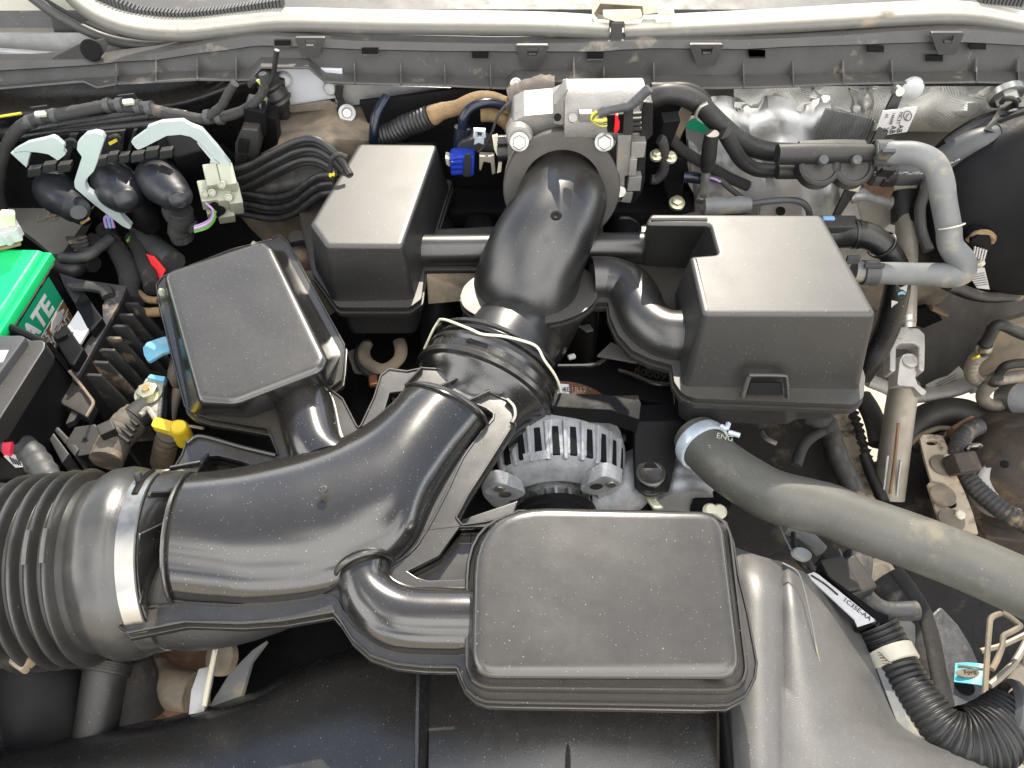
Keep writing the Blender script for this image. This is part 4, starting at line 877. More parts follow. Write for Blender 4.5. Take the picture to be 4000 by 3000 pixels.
for (x, y), (bx, by) in (((925, 735), (900, 690)), ((292, 822), (275, 775))):
    B().plate(WL(1, 1.12, [(bx - 60, by), (bx + 60, by - 15), (bx + 95, by + 35), (bx - 20, by + 45)]), 0.003).end('clip_bracket', 'plastic_matte', t, bevel=0.0006)
    B().box(W(1, x, y, 1.09), (0.016, 0.008, 0.008), (30, 0, 8)).end('fir_tree_clip', 'label_cream', t, bevel=0.002)
tag(B().tube(WL(1, 1.13, [(-40, 845), (60, 830), (152, 815)]), 0.0022, seg=8, n=2).end('marker_wire', 'wire_yellow'), 'thin yellow green wire at the left edge of the bay', 'wire')
tag(B().plate(WL(1, 1.16, [(-40, 920), (60, 925), (110, 950), (60, 990), (-40, 980)]), 0.01).end('blue_black_fold', 'navy_hose', bevel=0.004), 'dark blue tinted fold of the body at the left edge', 'body fold')
tag(B().plate(WL(1, 1.17, [(-60, 960), (30, 985), (50, 1040), (-10, 1120), (-60, 1140)]), 0.01).end('pale_body_fold', 'body_white', bevel=0.004), 'pale painted body fold at the left edge behind the harness', 'body fold')
# grey cover with hand written marks
t = thing('grey_tower_cover', 'dull grey flat cover with faint pencil marks under the left plug', 'cover', P(17, 450, 1200, 0.88))
gc = PL(17, 0.90, [(5, 980, 0.92), (40, 860, 0.93), (150, 845, 0.93), (360, 860, 0.93), (520, 980), (700, 1120), (960, 1180), (900, 1300), (820, 1420), (680, 1620), (560, 1640), (400, 1500), (200, 1350), (60, 1150)])
B().plate(fillet(gc, 0.012, 4), 0.02).end('cover_sheet', 'grey_cover', t, bevel=0.003)
text('LIME', 0.018, P(17, 380, 1275, 0.9045), (1, 0.05, 0), (0, 1, 0.1), 'dirty_metal', t, 'pencil_mark', ext=0.0001)
text('LLIN TIV', 0.022, P(17, 500, 1235, 0.9045), (1, 0.25, 0), (0, 1, 0.1), 'dirty_metal', t, 'pencil_mark', ext=0.0001)
tag(B().tube(PL(17, 0.96, [(10, 750), (90, 690), (200, 640), (230, 660)]), 0.012, seg=10, wob=0.2).end('tan_fabric_strip', 'dirty_metal'), 'tan dusty strip beside the far left lever', 'strip')

# ================================================================== battery
ZB = 1.03
E1, E2 = P(5, 322, 520, ZB - 0.035), P(5, 62, 935, ZB - 0.035)
ed = (E1 - E2); ed.z = 0; ed.normalize(); en = V((ed.y, -ed.x, 0))      # along the long side, and out of it
if en.x < 0: en = -en
bat = thing('car_battery', 'bright green topped car battery with green and brown label', 'battery', V((E1.x - 0.05, E1.y - 0.05, 0.82)))
c1 = P(5, 300, 322, ZB); w_ = -en * 0.17; back = 0.02
def bp(a, o, z): return c1 + ed * a + en * o + V((0, 0, z))
B().loft([[bp(0.0, -0.004, 0), bp(-0.33, -0.004, 0), bp(-0.33, -0.17, 0), bp(0.0, -0.17, 0)], [bp(0.004, 0.003, -0.010), bp(-0.34, 0.003, -0.010), bp(-0.34, -0.178, -0.010), bp(0.004, -0.178, -0.010)]], True, True, True).end('lid', 'green_plastic', bat, bevel=0.004)
B().loft([[bp(0.006, 0.008, -0.009), bp(-0.34, 0.008, -0.009), bp(-0.34, -0.185, -0.009), bp(0.006, -0.185, -0.009)], [bp(0.006, 0.009, -0.024), bp(-0.34, 0.009, -0.024), bp(-0.34, -0.186, -0.024), bp(0.006, -0.186, -0.024)]], True, True, True).end('lid_lip', 'green_plastic', bat, bevel=0.003)
B().loft([[bp(0.0, 0.002, -0.024), bp(-0.34, 0.002, -0.024), bp(-0.34, -0.18, -0.024), bp(0.0, -0.18, -0.024)], [bp(-0.002, 0.0, -0.22), bp(-0.34, 0.0, -0.22), bp(-0.34, -0.18, -0.22), bp(-0.002, -0.18, -0.22)]], True, True, True).end('case', 'plastic_dark', bat, bevel=0.003)
B().tube([bp(0.0, 0.004, -0.0265), bp(-0.1, 0.004, -0.027), bp(-0.34, 0.004, -0.0265)], 0.0026, seg=6, wob=0.5, n=14).end('glue_line', 'dirty_metal', bat)
# vent caps block and groove on the lid
B().slab([ccw([bp(-0.035, -0.055, 0.004), bp(-0.33, -0.055, 0.004), bp(-0.33, -0.15, 0.004), bp(-0.035, -0.15, 0.004)])], 0.006).end('vent_block', 'green_plastic', bat, bevel=0.003)
zt = -0.034; LA = -0.020
def lb(a0, a1, z0, z1, off, nm, m): B().plate([bp(a0, off, z0), bp(a1, off, z0), bp(a1, off, z1), bp(a0, off, z1)], 0.0006).end(nm, m, bat)
lb(LA, -0.31, zt, zt - 0.048, 0.0032, 'label_green', 'green_print'); lb(LA, -0.31, zt - 0.048, zt - 0.086, 0.0032, 'label_brown', 'brown_print')
lb(LA, -0.31, zt - 0.0475, zt - 0.049, 0.0036, 'label_line', 'white_print'); lb(LA, -0.31, zt - 0.066, zt - 0.0672, 0.0036, 'label_line', 'white_print'); lb(-0.112, -0.1132, zt - 0.048, zt - 0.066, 0.0036, 'label_line', 'white_print')
text('INTERSTATE', 0.043, bp(-0.045, 0.0034, zt - 0.041), ed, (0, 0, 1), 'white_print', bat, ext=0.0004, bold=0.0014, sx=1.0, align='RIGHT')
text('65', 0.018, bp(-0.100, 0.0034, zt - 0.0635), ed, (0, 0, 1), 'white_print', bat, ext=0.0004, bold=0.0004)
text('REPLACEMENT', 0.018, bp(LA - 0.006, 0.0034, zt - 0.082), ed, (0, 0, 1), 'white_print', bat, ext=0.0004, bold=0.0003, align='RIGHT')
# little car pictogram on the label
cp = [(0, 0), (0.006, 0.0), (0.010, 0.004), (0.016, 0.004), (0.020, 0), (0.036, 0), (0.040, 0.004), (0.046, 0.004), (0.047, 0.010), (0.040, 0.013), (0.033, 0.020), (0.014, 0.020), (0.006, 0.013), (0, 0.011)]
B().plate([bp(-0.076 + a, 0.0040, zt - 0.065 + b_ * 0.75) for a, b_ in cp], 0.0008).end('car_pictogram', 'white_print', bat)
# terminal clamp
t = thing('battery_terminal', 'white grey battery terminal clamp with rusty foot on the green lid', 'terminal', P(5, 40, 200, ZB))
B().box(P(5, 45, 200, ZB + 0.022), (0.036, 0.03, 0.022), (0, 0, 25)).box(P(5, 80, 215, ZB + 0.02), (0.016, 0.03, 0.018), (0, 0, -20)).end('clamp_block', 'white_plastic', t, bevel=0.003)
B().box(P(5, 60, 95, ZB + 0.045), (0.018, 0.012, 0.024), (10, 20, 25)).box(P(5, 15, 110, ZB + 0.042), (0.016, 0.016, 0.02), (0, 0, 10)).end('clamp_bolt', 'cream_plastic', t, bevel=0.003)
B().box(P(5, 35, 262, ZB + 0.006), (0.042, 0.035, 0.006), (0, 0, 25)).end('rusty_foot', 'fabric_tan', t, bevel=0.002)

# battery tray with hold down, finned wall
t = thing('battery_tray', 'dusty black battery tray wall with tapered fins below it', 'battery tray', P(18, 850, 600, 0.75))
ZT = 0.96
B().plate(fillet(PL(18, ZT, [(585, 180), (800, 210), (1025, 245), (990, 340), (615, 1000), (555, 895), (700, 700), (835, 500), (830, 400), (870, 330), (800, 265), (560, 262)]), 0.004, 2), 0.006).end('rim', 'plastic_dirty', t, bevel=0.001)
B().plate(PL(18, ZT - 0.01, [(470, 130), (650, 190), (700, 380), (600, 380), (520, 250)]), 0.01).end('corner', 'plastic_dirty', t, bevel=0.002)
B().tube(PL(18, ZT + 0.004, [(600, 245), (760, 250), (850, 275), (880, 330)]), 0.010, seg=10, flat=0.6).end('rounded_edge', 'plastic_matte', t)
wl_t = PL(18, ZT - 0.004, [(1020, 260), (990, 340), (615, 1005)]); wl_b = [p + V((0.02, 0, -0.26)) for p in wl_t]
B().plate([wl_t[0], wl_t[2], wl_b[2], wl_b[0]], 0.006).end('side_wall', 'plastic_matte', t)
a0, a1 = wl_t[0], wl_t[2]; n_ = (a1 - a0).normalized(); out_ = V((-n_.y, n_.x, 0))
if out_.x < 0: out_ = -out_
for i in range(7):
    q = a0.lerp(a1, 0.12 + i * 0.13) + V((0, 0, -0.012))
    B().plate([q, q + out_ * 0.022, q + out_ * 0.052 + V((0, 0, -0.12)), q + out_ * 0.05 + V((0, 0, -0.15)), q + V((0, 0, -0.16))], 0.005, n_).end('fin', 'plastic_dirty', t, bevel=0.001)
t = thing('battery_hold_down', 'black plastic battery hold down clips around a small white sticker', 'bracket', P(18, 640, 550, 0.93))
B().plate(PL(18, 0.975, [(600, 385), (665, 285), (690, 300), (830, 500), (740, 610), (700, 580)]), 0.02).end('upper_clip', 'plastic_dark', t, bevel=0.003)
B().plate(PL(18, 0.975, [(420, 650), (510, 560), (550, 560), (680, 750), (600, 885), (560, 880)]), 0.02).end('lower_clip', 'plastic_dark', t, bevel=0.003)
B().box(P(18, 678, 360, 0.977), (0.014, 0.012, 0.006), (0, 0, 40)).box(P(18, 500, 650, 0.977), (0.014, 0.010, 0.006), (0, 0, 40)).end('clip_window', 'void_black', t)
B().plate(PL(18, 0.974, [(540, 580), (632, 442), (720, 590), (645, 715)]), 0.004).end('sticker', 'label_white', t)
text('5', 0.010, P(18, 590, 632, 0.9745), ed, (en * -1), 'black_print', t)

# ================================================================== black box lower left
bx = thing('black_power_box', 'black power distribution box with rounded silver worn edge at the left', 'fuse box', P(5, 100, 1200, 0.85))
ZX = 1.045
B().plate(PL(5, ZX, [(-120, 938), (150, 936), (185, 950), (-60, 1290), (-120, 1330)]), 0.02).end('lid_top', 'rubber_dark_grey', bx, bevel=0.006)
B().plate(PL(5, ZX - 0.012, [(185, 950), (222, 972), (300, 968), (325, 985), (322, 1030), (-20, 1570), (-120, 1650), (-120, 1300), (-60, 1250)]), 0.03).end('lid_step', 'plastic', bx, bevel=0.008)
B().plate(PL(5, ZX + 0.0005, [(-120, 1050), (62, 1045), (20, 1130), (-120, 1150)]), 0.0008).end('lid_label', 'label_white', bx)
text('L', 0.030, P(5, -5, 1090, ZX + 0.001), (-1, -0.4, 0), (0.4, -1, 0), 'black_print', bx, ext=0.0003)
e0, e1 = P(5, 322, 1010, ZX - 0.03), P(5, -30, 1570, ZX - 0.03)
dn = (e1 - e0).normalized(); on_ = V((-dn.y, dn.x, 0)); on_ = on_ if on_.x > 0 else -on_
B().plate([e0, e1, e1 + on_ * 0.02 + V((0, 0, -0.16)), e0 + on_ * 0.02 + V((0, 0, -0.16))], 0.02).end('side_wall', 'plastic_dark', bx, bevel=0.004)
B().plate([e0, e0 + V((0, 0, -0.16)) + on_ * 0.02, e0 + V((-0.09, 0.04, -0.16)), e0 + V((-0.08, 0.04, 0))], 0.01).end('end_wall', 'plastic_dark', bx, bevel=0.004)
B().tube(PL(18, 0.95, [(560, 930, 0.97), (650, 1040), (715, 1125), (755, 1185), (735, 1240), (700, 1300)]), 0.0022, seg=6, n=3).end('tray_wire_edge', 'dirty_metal', bx)
B().plate(PL(18, 0.945, [(380, 720), (560, 930), (715, 1125), (755, 1190), (700, 1305), (500, 1200), (350, 1000)]), 0.02).end('base_skirt', 'plastic_matte', bx, bevel=0.003)
for pts in ([(300, 1300), (330, 1290), (560, 1600), (500, 1680)], [(420, 1390), (470, 1380), (640, 1560), (600, 1620)]):
    B().plate(PL(18, 0.93, pts), 0.05).end('base_fin', 'plastic_dirty', bx, bevel=0.002)
B().plate(PL(18, 0.95, [(245, 1395), (300, 1300), (318, 1320), (262, 1390)]), 0.01).end('latch_tip', 'pale_green_plastic', bx, bevel=0.001)
B().box(P(18, 45, 1385, 0.985), (0.007, 0.022, 0.006), (0, 0, -25)).end('retaining_pin', 'label_white', bx, bevel=0.002)
B().plate(PL(18, 0.94, [(530, 1360), (590, 1220), (640, 1260), (600, 1330), (560, 1350)]), 0.01).end('latch_hook', 'plastic_matte', bx, bevel=0.001)
# dark box floor under it to the left
tag(B().plate(PL(9, 0.90, [(-100, 120), (150, 200), (420, 420), (560, 560), (430, 700), (-100, 760)]), 0.03).end('tray_floor', 'plastic_dark', bevel=0.003), 'black tray floor left of the hex cap, under the pink taped cable', 'tray')
t = thing('starter_cable', 'grey sleeved cable wrapped with a pink red band at the lower left', 'cable', P(9, 250, 550, 0.95))
B().tube(PL(9, 0.955, [(60, 470), (120, 480), (185, 495), (250, 560), (310, 640), (370, 740), (400, 800)]), [0.014, 0.0155, 0.0165, 0.0165, 0.0165, 0.0165], seg=18, n=6, rf=lambda t_, s: 1 + 0.05 * math.sin(s * 330)).end('sleeve', 'rubber_dark_grey', t, angle=60)
B().tube(PL(9, 0.957, [(95, 482), (130, 490), (172, 500)]), [0.0165, 0.0185, 0.0195], seg=18, n=4).end('red_band', 'pink_red_tape', t)
B().plate(PL(9, 0.962, [(28, 568), (75, 535), (205, 600), (240, 645), (120, 655)]), 0.001).end('cable_label', 'label_white', t)
for i in range(4):
    B().plate(PL(9, 0.9625, [(70 + i * 22, 575 + i * 9), (82 + i * 22, 572 + i * 9), (112 + i * 20, 625 + i * 5), (102 + i * 20, 630 + i * 5)]), 0.0004).end('print_line', 'black_print', t)
# hex cap
t = thing('hex_cap', 'black plastic hexagonal cap with a small star mark', 'cap', P(9, 690, 520, 0.86))
hcx = P(9, 668, 440, 0.93); ax = V((0.12, -0.25, 0.96)).normalized()
B().lathe(hcx - ax * 0.03, ax, [(0, 0.026), (0.029, 0.025), (0.030, 0.0235)], 6, x0=V((1, 0.25, 0))).end('cap_top', 'plastic_matte', t, bevel=0.001)
B().lathe(hcx - ax * 0.046, ax, [(0, 0.031), (0.014, 0.031), (0.018, 0.027)], 28).end('cap_base', 'plastic_dark', t, bevel=0.001)
st = [hcx + ax * 0.0004 + V((math.cos(i * math.pi / 5), math.sin(i * math.pi / 5), 0)) * (0.005 if i % 2 == 0 else 0.002) - ax * (V((math.cos(i * math.pi / 5), math.sin(i * math.pi / 5), 0)).dot(ax) * (0.005 if i % 2 == 0 else 0.002)) for i in range(10)]
B().plate([p + ax * 0.0005 for p in st], 0.0006, ax).end('star_mark', 'void_black', t)
# refrigerant block and its dirty sleeved pipe
t = thing('refrigerant_block', 'corroded aluminium line block with a brass nut', 'pipe fitting', P(18, 1220, 1150, 0.88))
B().plate(PL(18, 0.93, [(1180, 985), (1325, 1022), (1315, 1150), (1300, 1305), (1255, 1310), (1200, 1250), (1072, 1235), (1120, 1100)]), 0.03).end('block', 'corroded_block', t, bevel=0.002)
B().plate(PL(18, 0.925, [(1215, 950), (1360, 985), (1355, 1300), (1300, 1310), (1325, 1022), (1180, 988)]), 0.04).end('block_side', 'plastic_dark', t, bevel=0.002)
B().plate(PL(18, 0.934, [(1215, 955), (1340, 975), (1325, 1015), (1190, 985)]), 0.01).end('block_top', 'sky_tab', t, bevel=0.001)
nc = P(18, 1205, 1118, 0.932)
B().lathe(nc, (0, 0, 1), [(0, 0.019), (0.002, 0.019), (0.0025, 0.016)], 26).end('washer', 'zinc_yellow', t)
B().lathe(nc + V((0, 0, 0.002)), (0, 0, 1), [(0, 0.0145), (0.008, 0.0145), (0.009, 0.012), (0.0092, 0.0075)], 6).end('nut', 'zinc_yellow', t, bevel=0.0006)
B().lathe(nc + V((0, 0, 0.008)), (0, 0, 1), [(0, 0.0055), (0.006, 0.0052)], 14).end('stud', 'brass', t)
B().tube(PL(18, 0.94, [(1260, 1320), (1200, 1240), (1140, 1290)]), 0.004, seg=8).end('block_ring', 'corroded_block', t)
t = thing('refrigerant_hose', 'dusty wrapped refrigerant hose running down to the air hose', 'hose', P(18, 1000, 1450, 0.86))
B().tube(PL(18, 0.925, [(1215, 1235), (1150, 1270), (1090, 1320)]), 0.019, seg=20, n=4).end('rigid_end', 'plastic_matte', t)
B().tube(PL(18, 0.918, [(1120, 1290), (1060, 1345), (990, 1420), (940, 1480), (905, 1560), (860, 1660)]), [0.021, 0.023, 0.0225, 0.021, 0.0215, 0.022], seg=20, n=6, wob=0.06).end('sleeve', 'grime_hose', t, angle=60)
for i in range(4):
    B().tube(PL(18, 0.935, [(860 + i * 30, 1440 - i * 34), (930 + i * 34, 1430 - i * 40), (1050 + i * 22, 1510 - i * 45)]), 0.0028, seg=6, n=4).end('wrap_turn', 'rubber', t)
B().box(P(18, 870, 1410, 0.945), (0.02, 0.02, 0.014), (0, 0, 35)).end('tie_head', 'rubber', t, bevel=0.002)
# dipstick
t = thing('oil_dipstick', 'yellow handled oil dipstick on a ribbed metal tube', 'dipstick', P(9, 1300, 450, 0.85))
B().plate(fillet(PL(9, 0.955, [(1188, 322), (1212, 262), (1225, 258), (1355, 292), (1400, 278), (1440, 290), (1488, 345), (1470, 395), (1415, 415), (1360, 400), (1330, 372), (1195, 332)]), 0.003, 3), 0.010).end('handle', 'yellow', t, bevel=0.002)
B().lathe(P(9, 1415, 355, 0.957), (0.1, -0.1, 1), [(-0.03, 0.012), (0.004, 0.012), (0.008, 0.009)], 20).end('handle_boss', 'yellow', t)
B().tube(PL(9, 0.96, [(1480, 330), (1520, 335), (1600, 350)]), 0.002, seg=6, n=2).end('blade', 'dirty_metal', t)
B().tube([P(9, 1330, 380, 0.90), P(9, 1300, 480, 0.87), P(9, 1270, 620, 0.82)], 0.015, seg=18, n=10, rf=corr(0.014, 0.12)).end('guide_tube', 'dirty_metal', t)
B().tube([P(9, 1390, 60, 0.90), P(9, 1350, 200, 0.90), P(9, 1320, 330, 0.90)], 0.008, seg=12).end('upper_tube', 'tube_steel', t)
tag(B().tube([P(5, 1290, 1020, 0.90), P(5, 1260, 1200, 0.89), P(5, 1225, 1400, 0.87), P(5, 1190, 1560, 0.84)], 0.010, seg=12, wob=0.1).end('dusty_pipe', 'dirty_metal'), 'dusty brown pipe dropping beside the left resonator box', 'pipe')
tag(B().plate(fillet(PL(18, 0.93, [(1158, 742), (1190, 700), (1320, 655), (1375, 650), (1375, 770), (1320, 785), (1212, 852), (1190, 845), (1165, 800)]), 0.003, 3), 0.005).end('blue_tab', 'sky_tab', bevel=0.0015), 'faded sky blue paper tab beside the left resonator box', 'tab')
tag(B().plate([P(18, 1180, -20, 0.94), P(18, 1250, 0, 0.94), P(18, 1340, 110, 0.93), P(18, 1290, 200, 0.92), P(18, 1240, 110, 0.925)], 0.003).end('red_flag', 'red_plastic', bevel=0.001), 'red plastic flag above the corner of the left resonator box', 'flag')

# ================================================================== corrugated cable bundles
def bundle(name, label, ctrl, n_, r_, mt, spread):
    t = thing(name, label, 'cable bundle', W(2, *ctrl[len(ctrl) // 2][:2], 1.04))
    for i in range(n_):
        f = i - (n_ - 1) / 2; dz = ((i * 7) % 3 - 1) * 0.006
        pts = [W(2, x, y + f * spread * sp, Yd + dz) for x, y, Yd, sp in ctrl]
        B().tube(pts, r_, seg=9, samples=int(70), rf=corr(0.0042, 0.13)).end('cable_sleeve', mt, t, angle=80)
    return t
bundle('cable_bundle', 'upper bundle of ribbed black cable sleeves arching behind the rear left box', [(-260, 1330, 1.07, 1.1), (-60, 1280, 1.06, 1.0), (130, 1180, 1.05, 1.0), (300, 1100, 1.045, 1.0), (430, 1090, 1.04, 1.0), (540, 1150, 1.03, .9), (620, 1230, 1.02, .8), (680, 1330, 1.0, .8)], 8, 0.0052, 'conduit', 24)
bundle('cable_bundle', 'lower bundle of ribbed black cable sleeves curving under the upper bundle', [(-280, 1440, 1.07, 1.0), (-60, 1470, 1.06, 1.0), (120, 1500, 1.05, 1.0), (260, 1470, 1.04, 1.0), (370, 1390, 1.035, 1.0), (470, 1330, 1.03, .9), (600, 1320, 1.02, .8)], 7, 0.0052, 'conduit', 25)
tag(B().tube(WL(2, 1.075, [(-150, 1330), (60, 1340), (250, 1310), (420, 1280), (520, 1290)]), 0.016, seg=14, rf=corr(0.03, 0.06), samples=80).end('split_conduit', 'conduit_dusty'), 'fat split conduit showing between the two cable bundles', 'conduit')
tag(B().tube(WL(2, 1.0, [(655, 1130), (590, 1110), (545, 1150), (535, 1220), (560, 1300), (570, 1370)]), 0.0035, seg=8, wob=0.2).end('cable_tie', 'plastic_matte'), 'black cable tie round the upper cable bundle', 'cable tie')
tag(B().box(W(2, 545, 1255, 1.0), (0.008, 0.006, 0.008), (0, 20, 20)).end('tie_mark', 'wire_yellow', bevel=0.001), 'tiny yellow clip on the cable bundle beside the rear left box', 'clip')
# bracket and dirty knob between the left boxes
t = thing('engine_bracket', 'dark bracket with brown rubber knob between the two left boxes', 'bracket', P(6, 310, 350, 0.9))
B().plate([P(6, x, y, 0.97) for x, y in [(225, 215), (270, 180), (330, 185), (375, 130), (395, 140), (395, 260), (330, 250), (240, 270)]], 0.012).end('bracket_plate', 'plastic_matte', t, bevel=0.002)
B().lathe(P(6, 330, 330, 0.93), (-0.3, 0.1, 0.95), [(-0.05, 0.018), (-0.02, 0.024), (0.0, 0.024), (0.012, 0.018), (0.016, 0.006)], 24).end('rubber_knob', 'grime_hose', t)
B().tube([P(6, 400, 480, 0.92), P(6, 430, 600, 0.90), P(6, 520, 760, 0.86)], 0.022, seg=14, wob=0.1).end('dirty_pipe', 'dirty_metal', t)
# loose taped cables in the gap between battery and box
for k_, (pts, r_, m_, lb_) in enumerate((
    ([(760, 180), (830, 300), (900, 420), (935, 540), (930, 640), (960, 720)], 0.016, 'cloth_tape', 'thick taped cable dropping from the middle plug'),
    ([(1020, 180), (1090, 280), (1180, 360), (1250, 420)], 0.020, 'rubber_dark_grey', 'ribbed black cable dropping behind the left box'),
    ([(960, 240), (1010, 330), (1040, 430), (1080, 520), (1100, 600)], 0.014, 'cloth_tape', 'taped cable beside the red flag'),
    ([(440, 380), (540, 385), (640, 360), (720, 300), (800, 240)], 0.009, 'rubber_dark_grey', 'thin grey cable sagging above the battery tray'),
    ([(420, 440), (500, 480), (560, 450), (600, 400), (680, 430)], 0.014, 'plastic_matte', 'looped black hose end above the battery tray'),
    ([(900, 560), (930, 700), (985, 760), (1060, 775), (1160, 770)], 0.0075, 'fabric_tan', 'tan dusty cable curving under the left box'),
    ([(1000, 640), (1060, 680), (1140, 690)], 0.006, 'fabric_tan', 'short tan cable end beside the left box'))):
    tag(B().tube(PL(5, 0.92 if k_ != 3 else 0.94, pts), r_, seg=12, n=6, wob=0.1).end('loose_cable', m_, angle=70), lb_, 'cable')
tag(B().tube(PL(17, 0.93, [(1380, 1500), (1420, 1450), (1470, 1420)]), 0.003, seg=8, wob=0.2).end('green_wire_end', 'wire_green'), 'green and orange frayed wire end under the long lever', 'wire')
for c_, dx in (('wire_violet', 0), ('wire_blue', 40), ('wire_violet', 80)):
    tag(B().tube(WL(17, 0.99, [(1165 + dx, 1215), (1130 + dx, 1260), (1150 + dx, 1350)]), 0.0024, seg=8).end('plug_wire', MATS[c_]), {0: 'left violet wire beside the middle plug', 40: 'pale blue wire between the violet wires at the middle plug', 80: 'right violet wire beside the middle plug'}[dx], 'wire')
t = thing('wire_fan', 'row of thin coloured wires under the leftmost plug', 'wires', W(17, 920, 1290, 1.0))
for i, c_ in enumerate(('wire_green', 'wire_orange', 'wire_orange', 'wire_blue', 'wire_yellow')):
    B().tube(WL(17, 1.0, [(885 + i * 18, 1312 - i * 12), (875 + i * 18, 1290 - i * 14), (860 + i * 18, 1270 - i * 14)]), 0.0022, seg=6, n=3).end('wire', c_, t)
t = thing('slotted_bracket', 'grey slotted plastic bracket under the left plug', 'bracket', P(17, 850, 1500, 0.9))
for i in range(4):
    B().tube(PL(17, 0.93, [(720 + (3 - i) * 30, 1590 - i * 40), (860 + (3 - i) * 20, 1588 - i * 40), (930 + (3 - i) * 10, 1560 - i * 38)]), 0.004, seg=6, n=2).end('rail', 'plastic_dirty', t)
B().plate(PL(17, 0.925, [(900, 1460), (980, 1400), (1060, 1420), (1110, 1500), (1040, 1590), (950, 1600)]), 0.015).end('hub', 'plastic_matte', t, bevel=0.002)
# ================================================================== throttle body
tb_ = thing('throttle', 'cast silver throttle body with two bolts above the rubber cuff', 'throttle body', W(19, 500, 700, 1.04))
B().plate(fillet(WL(19, 1.035, [(10, 430), (120, 375), (400, 350), (520, 300), (1240, 300), (1300, 560), (1150, 560), (1090, 1190), (980, 1210), (900, 1240), (20, 1100), (0, 900), (-40, 800), (-40, 640), (-10, 560)]), 0.008, 4), 0.07).end('casting', 'cast_aluminium', tb_, bevel=0.004)
B().tube([W(19, 490, 350, 1.05), W(19, 700, 345, 1.05), W(19, 1235, 340, 1.05)], 0.047, seg=36, n=2).end('motor_housing', 'cast_aluminium', tb_, bevel=0.004)
B().plate(WL(19, 1.01, [(400, 262), (430, 235), (520, 120), (545, 115), (500, 240), (505, 460), (470, 470), (400, 455)]), 0.03).end('motor_flange', 'cast_aluminium', tb_, bevel=0.002)
B().lathe(W(19, 437, 388, 1.008), (0, -1, 0.4), [(0, 0.0055), (0.0012, 0.005)], 16).end('flange_hole', 'void_black', tb_)
B().lathe(W(19, 585, 395, 0.99), (0, -0.8, 0.55), [(-0.006, 0.0065), (0.003, 0.006)], 18).end('casting_pip', 'cast_aluminium', tb_)
B().plate(WL(19, 1.0, [(645, 352), (775, 352), (775, 438), (640, 438)]), 0.012).end('cast_badge', 'cast_aluminium', tb_, bevel=0.0015)
B().lathe(W(19, 75, 590, 1.01), (0, -0.95, 0.3), [(-0.05, 0.021), (0.0, 0.0195), (0.003, 0.017)], 26).end('bolt_boss', 'cast_aluminium', tb_)
B().lathe(W(19, 885, 600, 1.01), (0, -0.95, 0.3), [(-0.05, 0.021), (0.0, 0.0195), (0.003, 0.017)], 26).end('bolt_boss', 'cast_aluminium', tb_)
for x, y in ((70, 622), (882, 622)):
    B().hexhead(W(19, x, y, 1.0), (0, -0.9, 0.42), 0.0105, 0.012, 1.3).end('bolt', 'zinc', tb_)
for pts, Y, m_ in (([(1020, 562), (1148, 562), (1130, 940), (1085, 960), (1080, 1100), (990, 1110), (1000, 950)], 0.99, 'cast_aluminium'), ([(1150, 628), (1292, 626), (1272, 775), (1142, 790)], 0.985, 'cast_aluminium'),
                   ([(1135, 792), (1205, 790), (1190, 955), (1118, 955)], 0.983, 'cast_aluminium'), ([(1128, 962), (1248, 962), (1232, 1100), (1105, 1100)], 0.985, 'cast_aluminium'),
                   ([(1092, 1105), (1165, 1112), (1140, 1215), (1040, 1205)], 0.99, 'cast_aluminium')):
    B().plate(WL(19, Y, pts), 0.02).end('gear_cover_clip', m_, tb_, bevel=0.0015)
B().plate(WL(19, 1.0, [(1262, 240), (1355, 250), (1352, 560), (1290, 625), (1275, 1000), (1250, 1110), (1170, 1215), (1150, 1215), (1180, 1100), (1200, 900), (1225, 620), (1240, 400)]), 0.03).end('gear_cover', 'body_black', tb_, bevel=0.003)
B().lathe(W(19, 1040, 1100, 0.985), (0, -0.9, 0.4), [(0, 0.009), (0.003, 0.008)], 18).end('rivet', 'zinc', tb_)
t = thing('throttle_plug', 'black throttle plug with bright red locking tab', 'electrical plug', W(19, 1080, 450, 0.99))
B().plate(WL(19, 0.975, [(915, 370), (1240, 345), (1245, 540), (1010, 545), (915, 535)]), 0.028).end('shell', 'plastic_dark', t, bevel=0.002)
for i in range(4): B().bar(W(19, 1160, 352 + i * 48, 0.972), W(19, 1240, 348 + i * 48, 0.972), 0.005, 0.003, (0, -1, 0)).end('rib', 'plastic', t)
B().plate(WL(19, 0.967, [(1078, 262), (1168, 262), (1160, 560), (1066, 556)]), 0.008).end('retainer_band', 'plastic_matte', t, bevel=0.001)
B().plate(WL(19, 0.968, [(990, 376), (1022, 370), (1022, 425), (1036, 430), (1032, 500), (1010, 540), (980, 540), (988, 460)]), 0.009).end('locking_tab', 'red_plastic', t, bevel=0.001)
for i, c_ in enumerate(('wire_yellow', 'rubber', 'wire_green', 'rubber', 'wire_orange', 'wire_yellow')):
    B().tube(WL(19, 0.966, [(912, 465 - i * 12), (850, 462 - i * 8), (790 - i * 3, 425 - i * 3), (765 + i * 6, 395), (800 + i * 5, 345 + i * 4), (900, 312 + i * 4), (1020, 295 + i * 3), (1120, 270), (1180, 245)]), 0.0021, seg=6, n=5).end('wire', c_, t)
B().tube(WL(19, 0.965, [(830, 350), (930, 315), (1050, 292), (1140, 270), (1200, 225), (1260, 165), (1320, 110)]), 0.0068, seg=10, wob=0.1).end('wire_sheath', 'rubber_dark_grey', t)

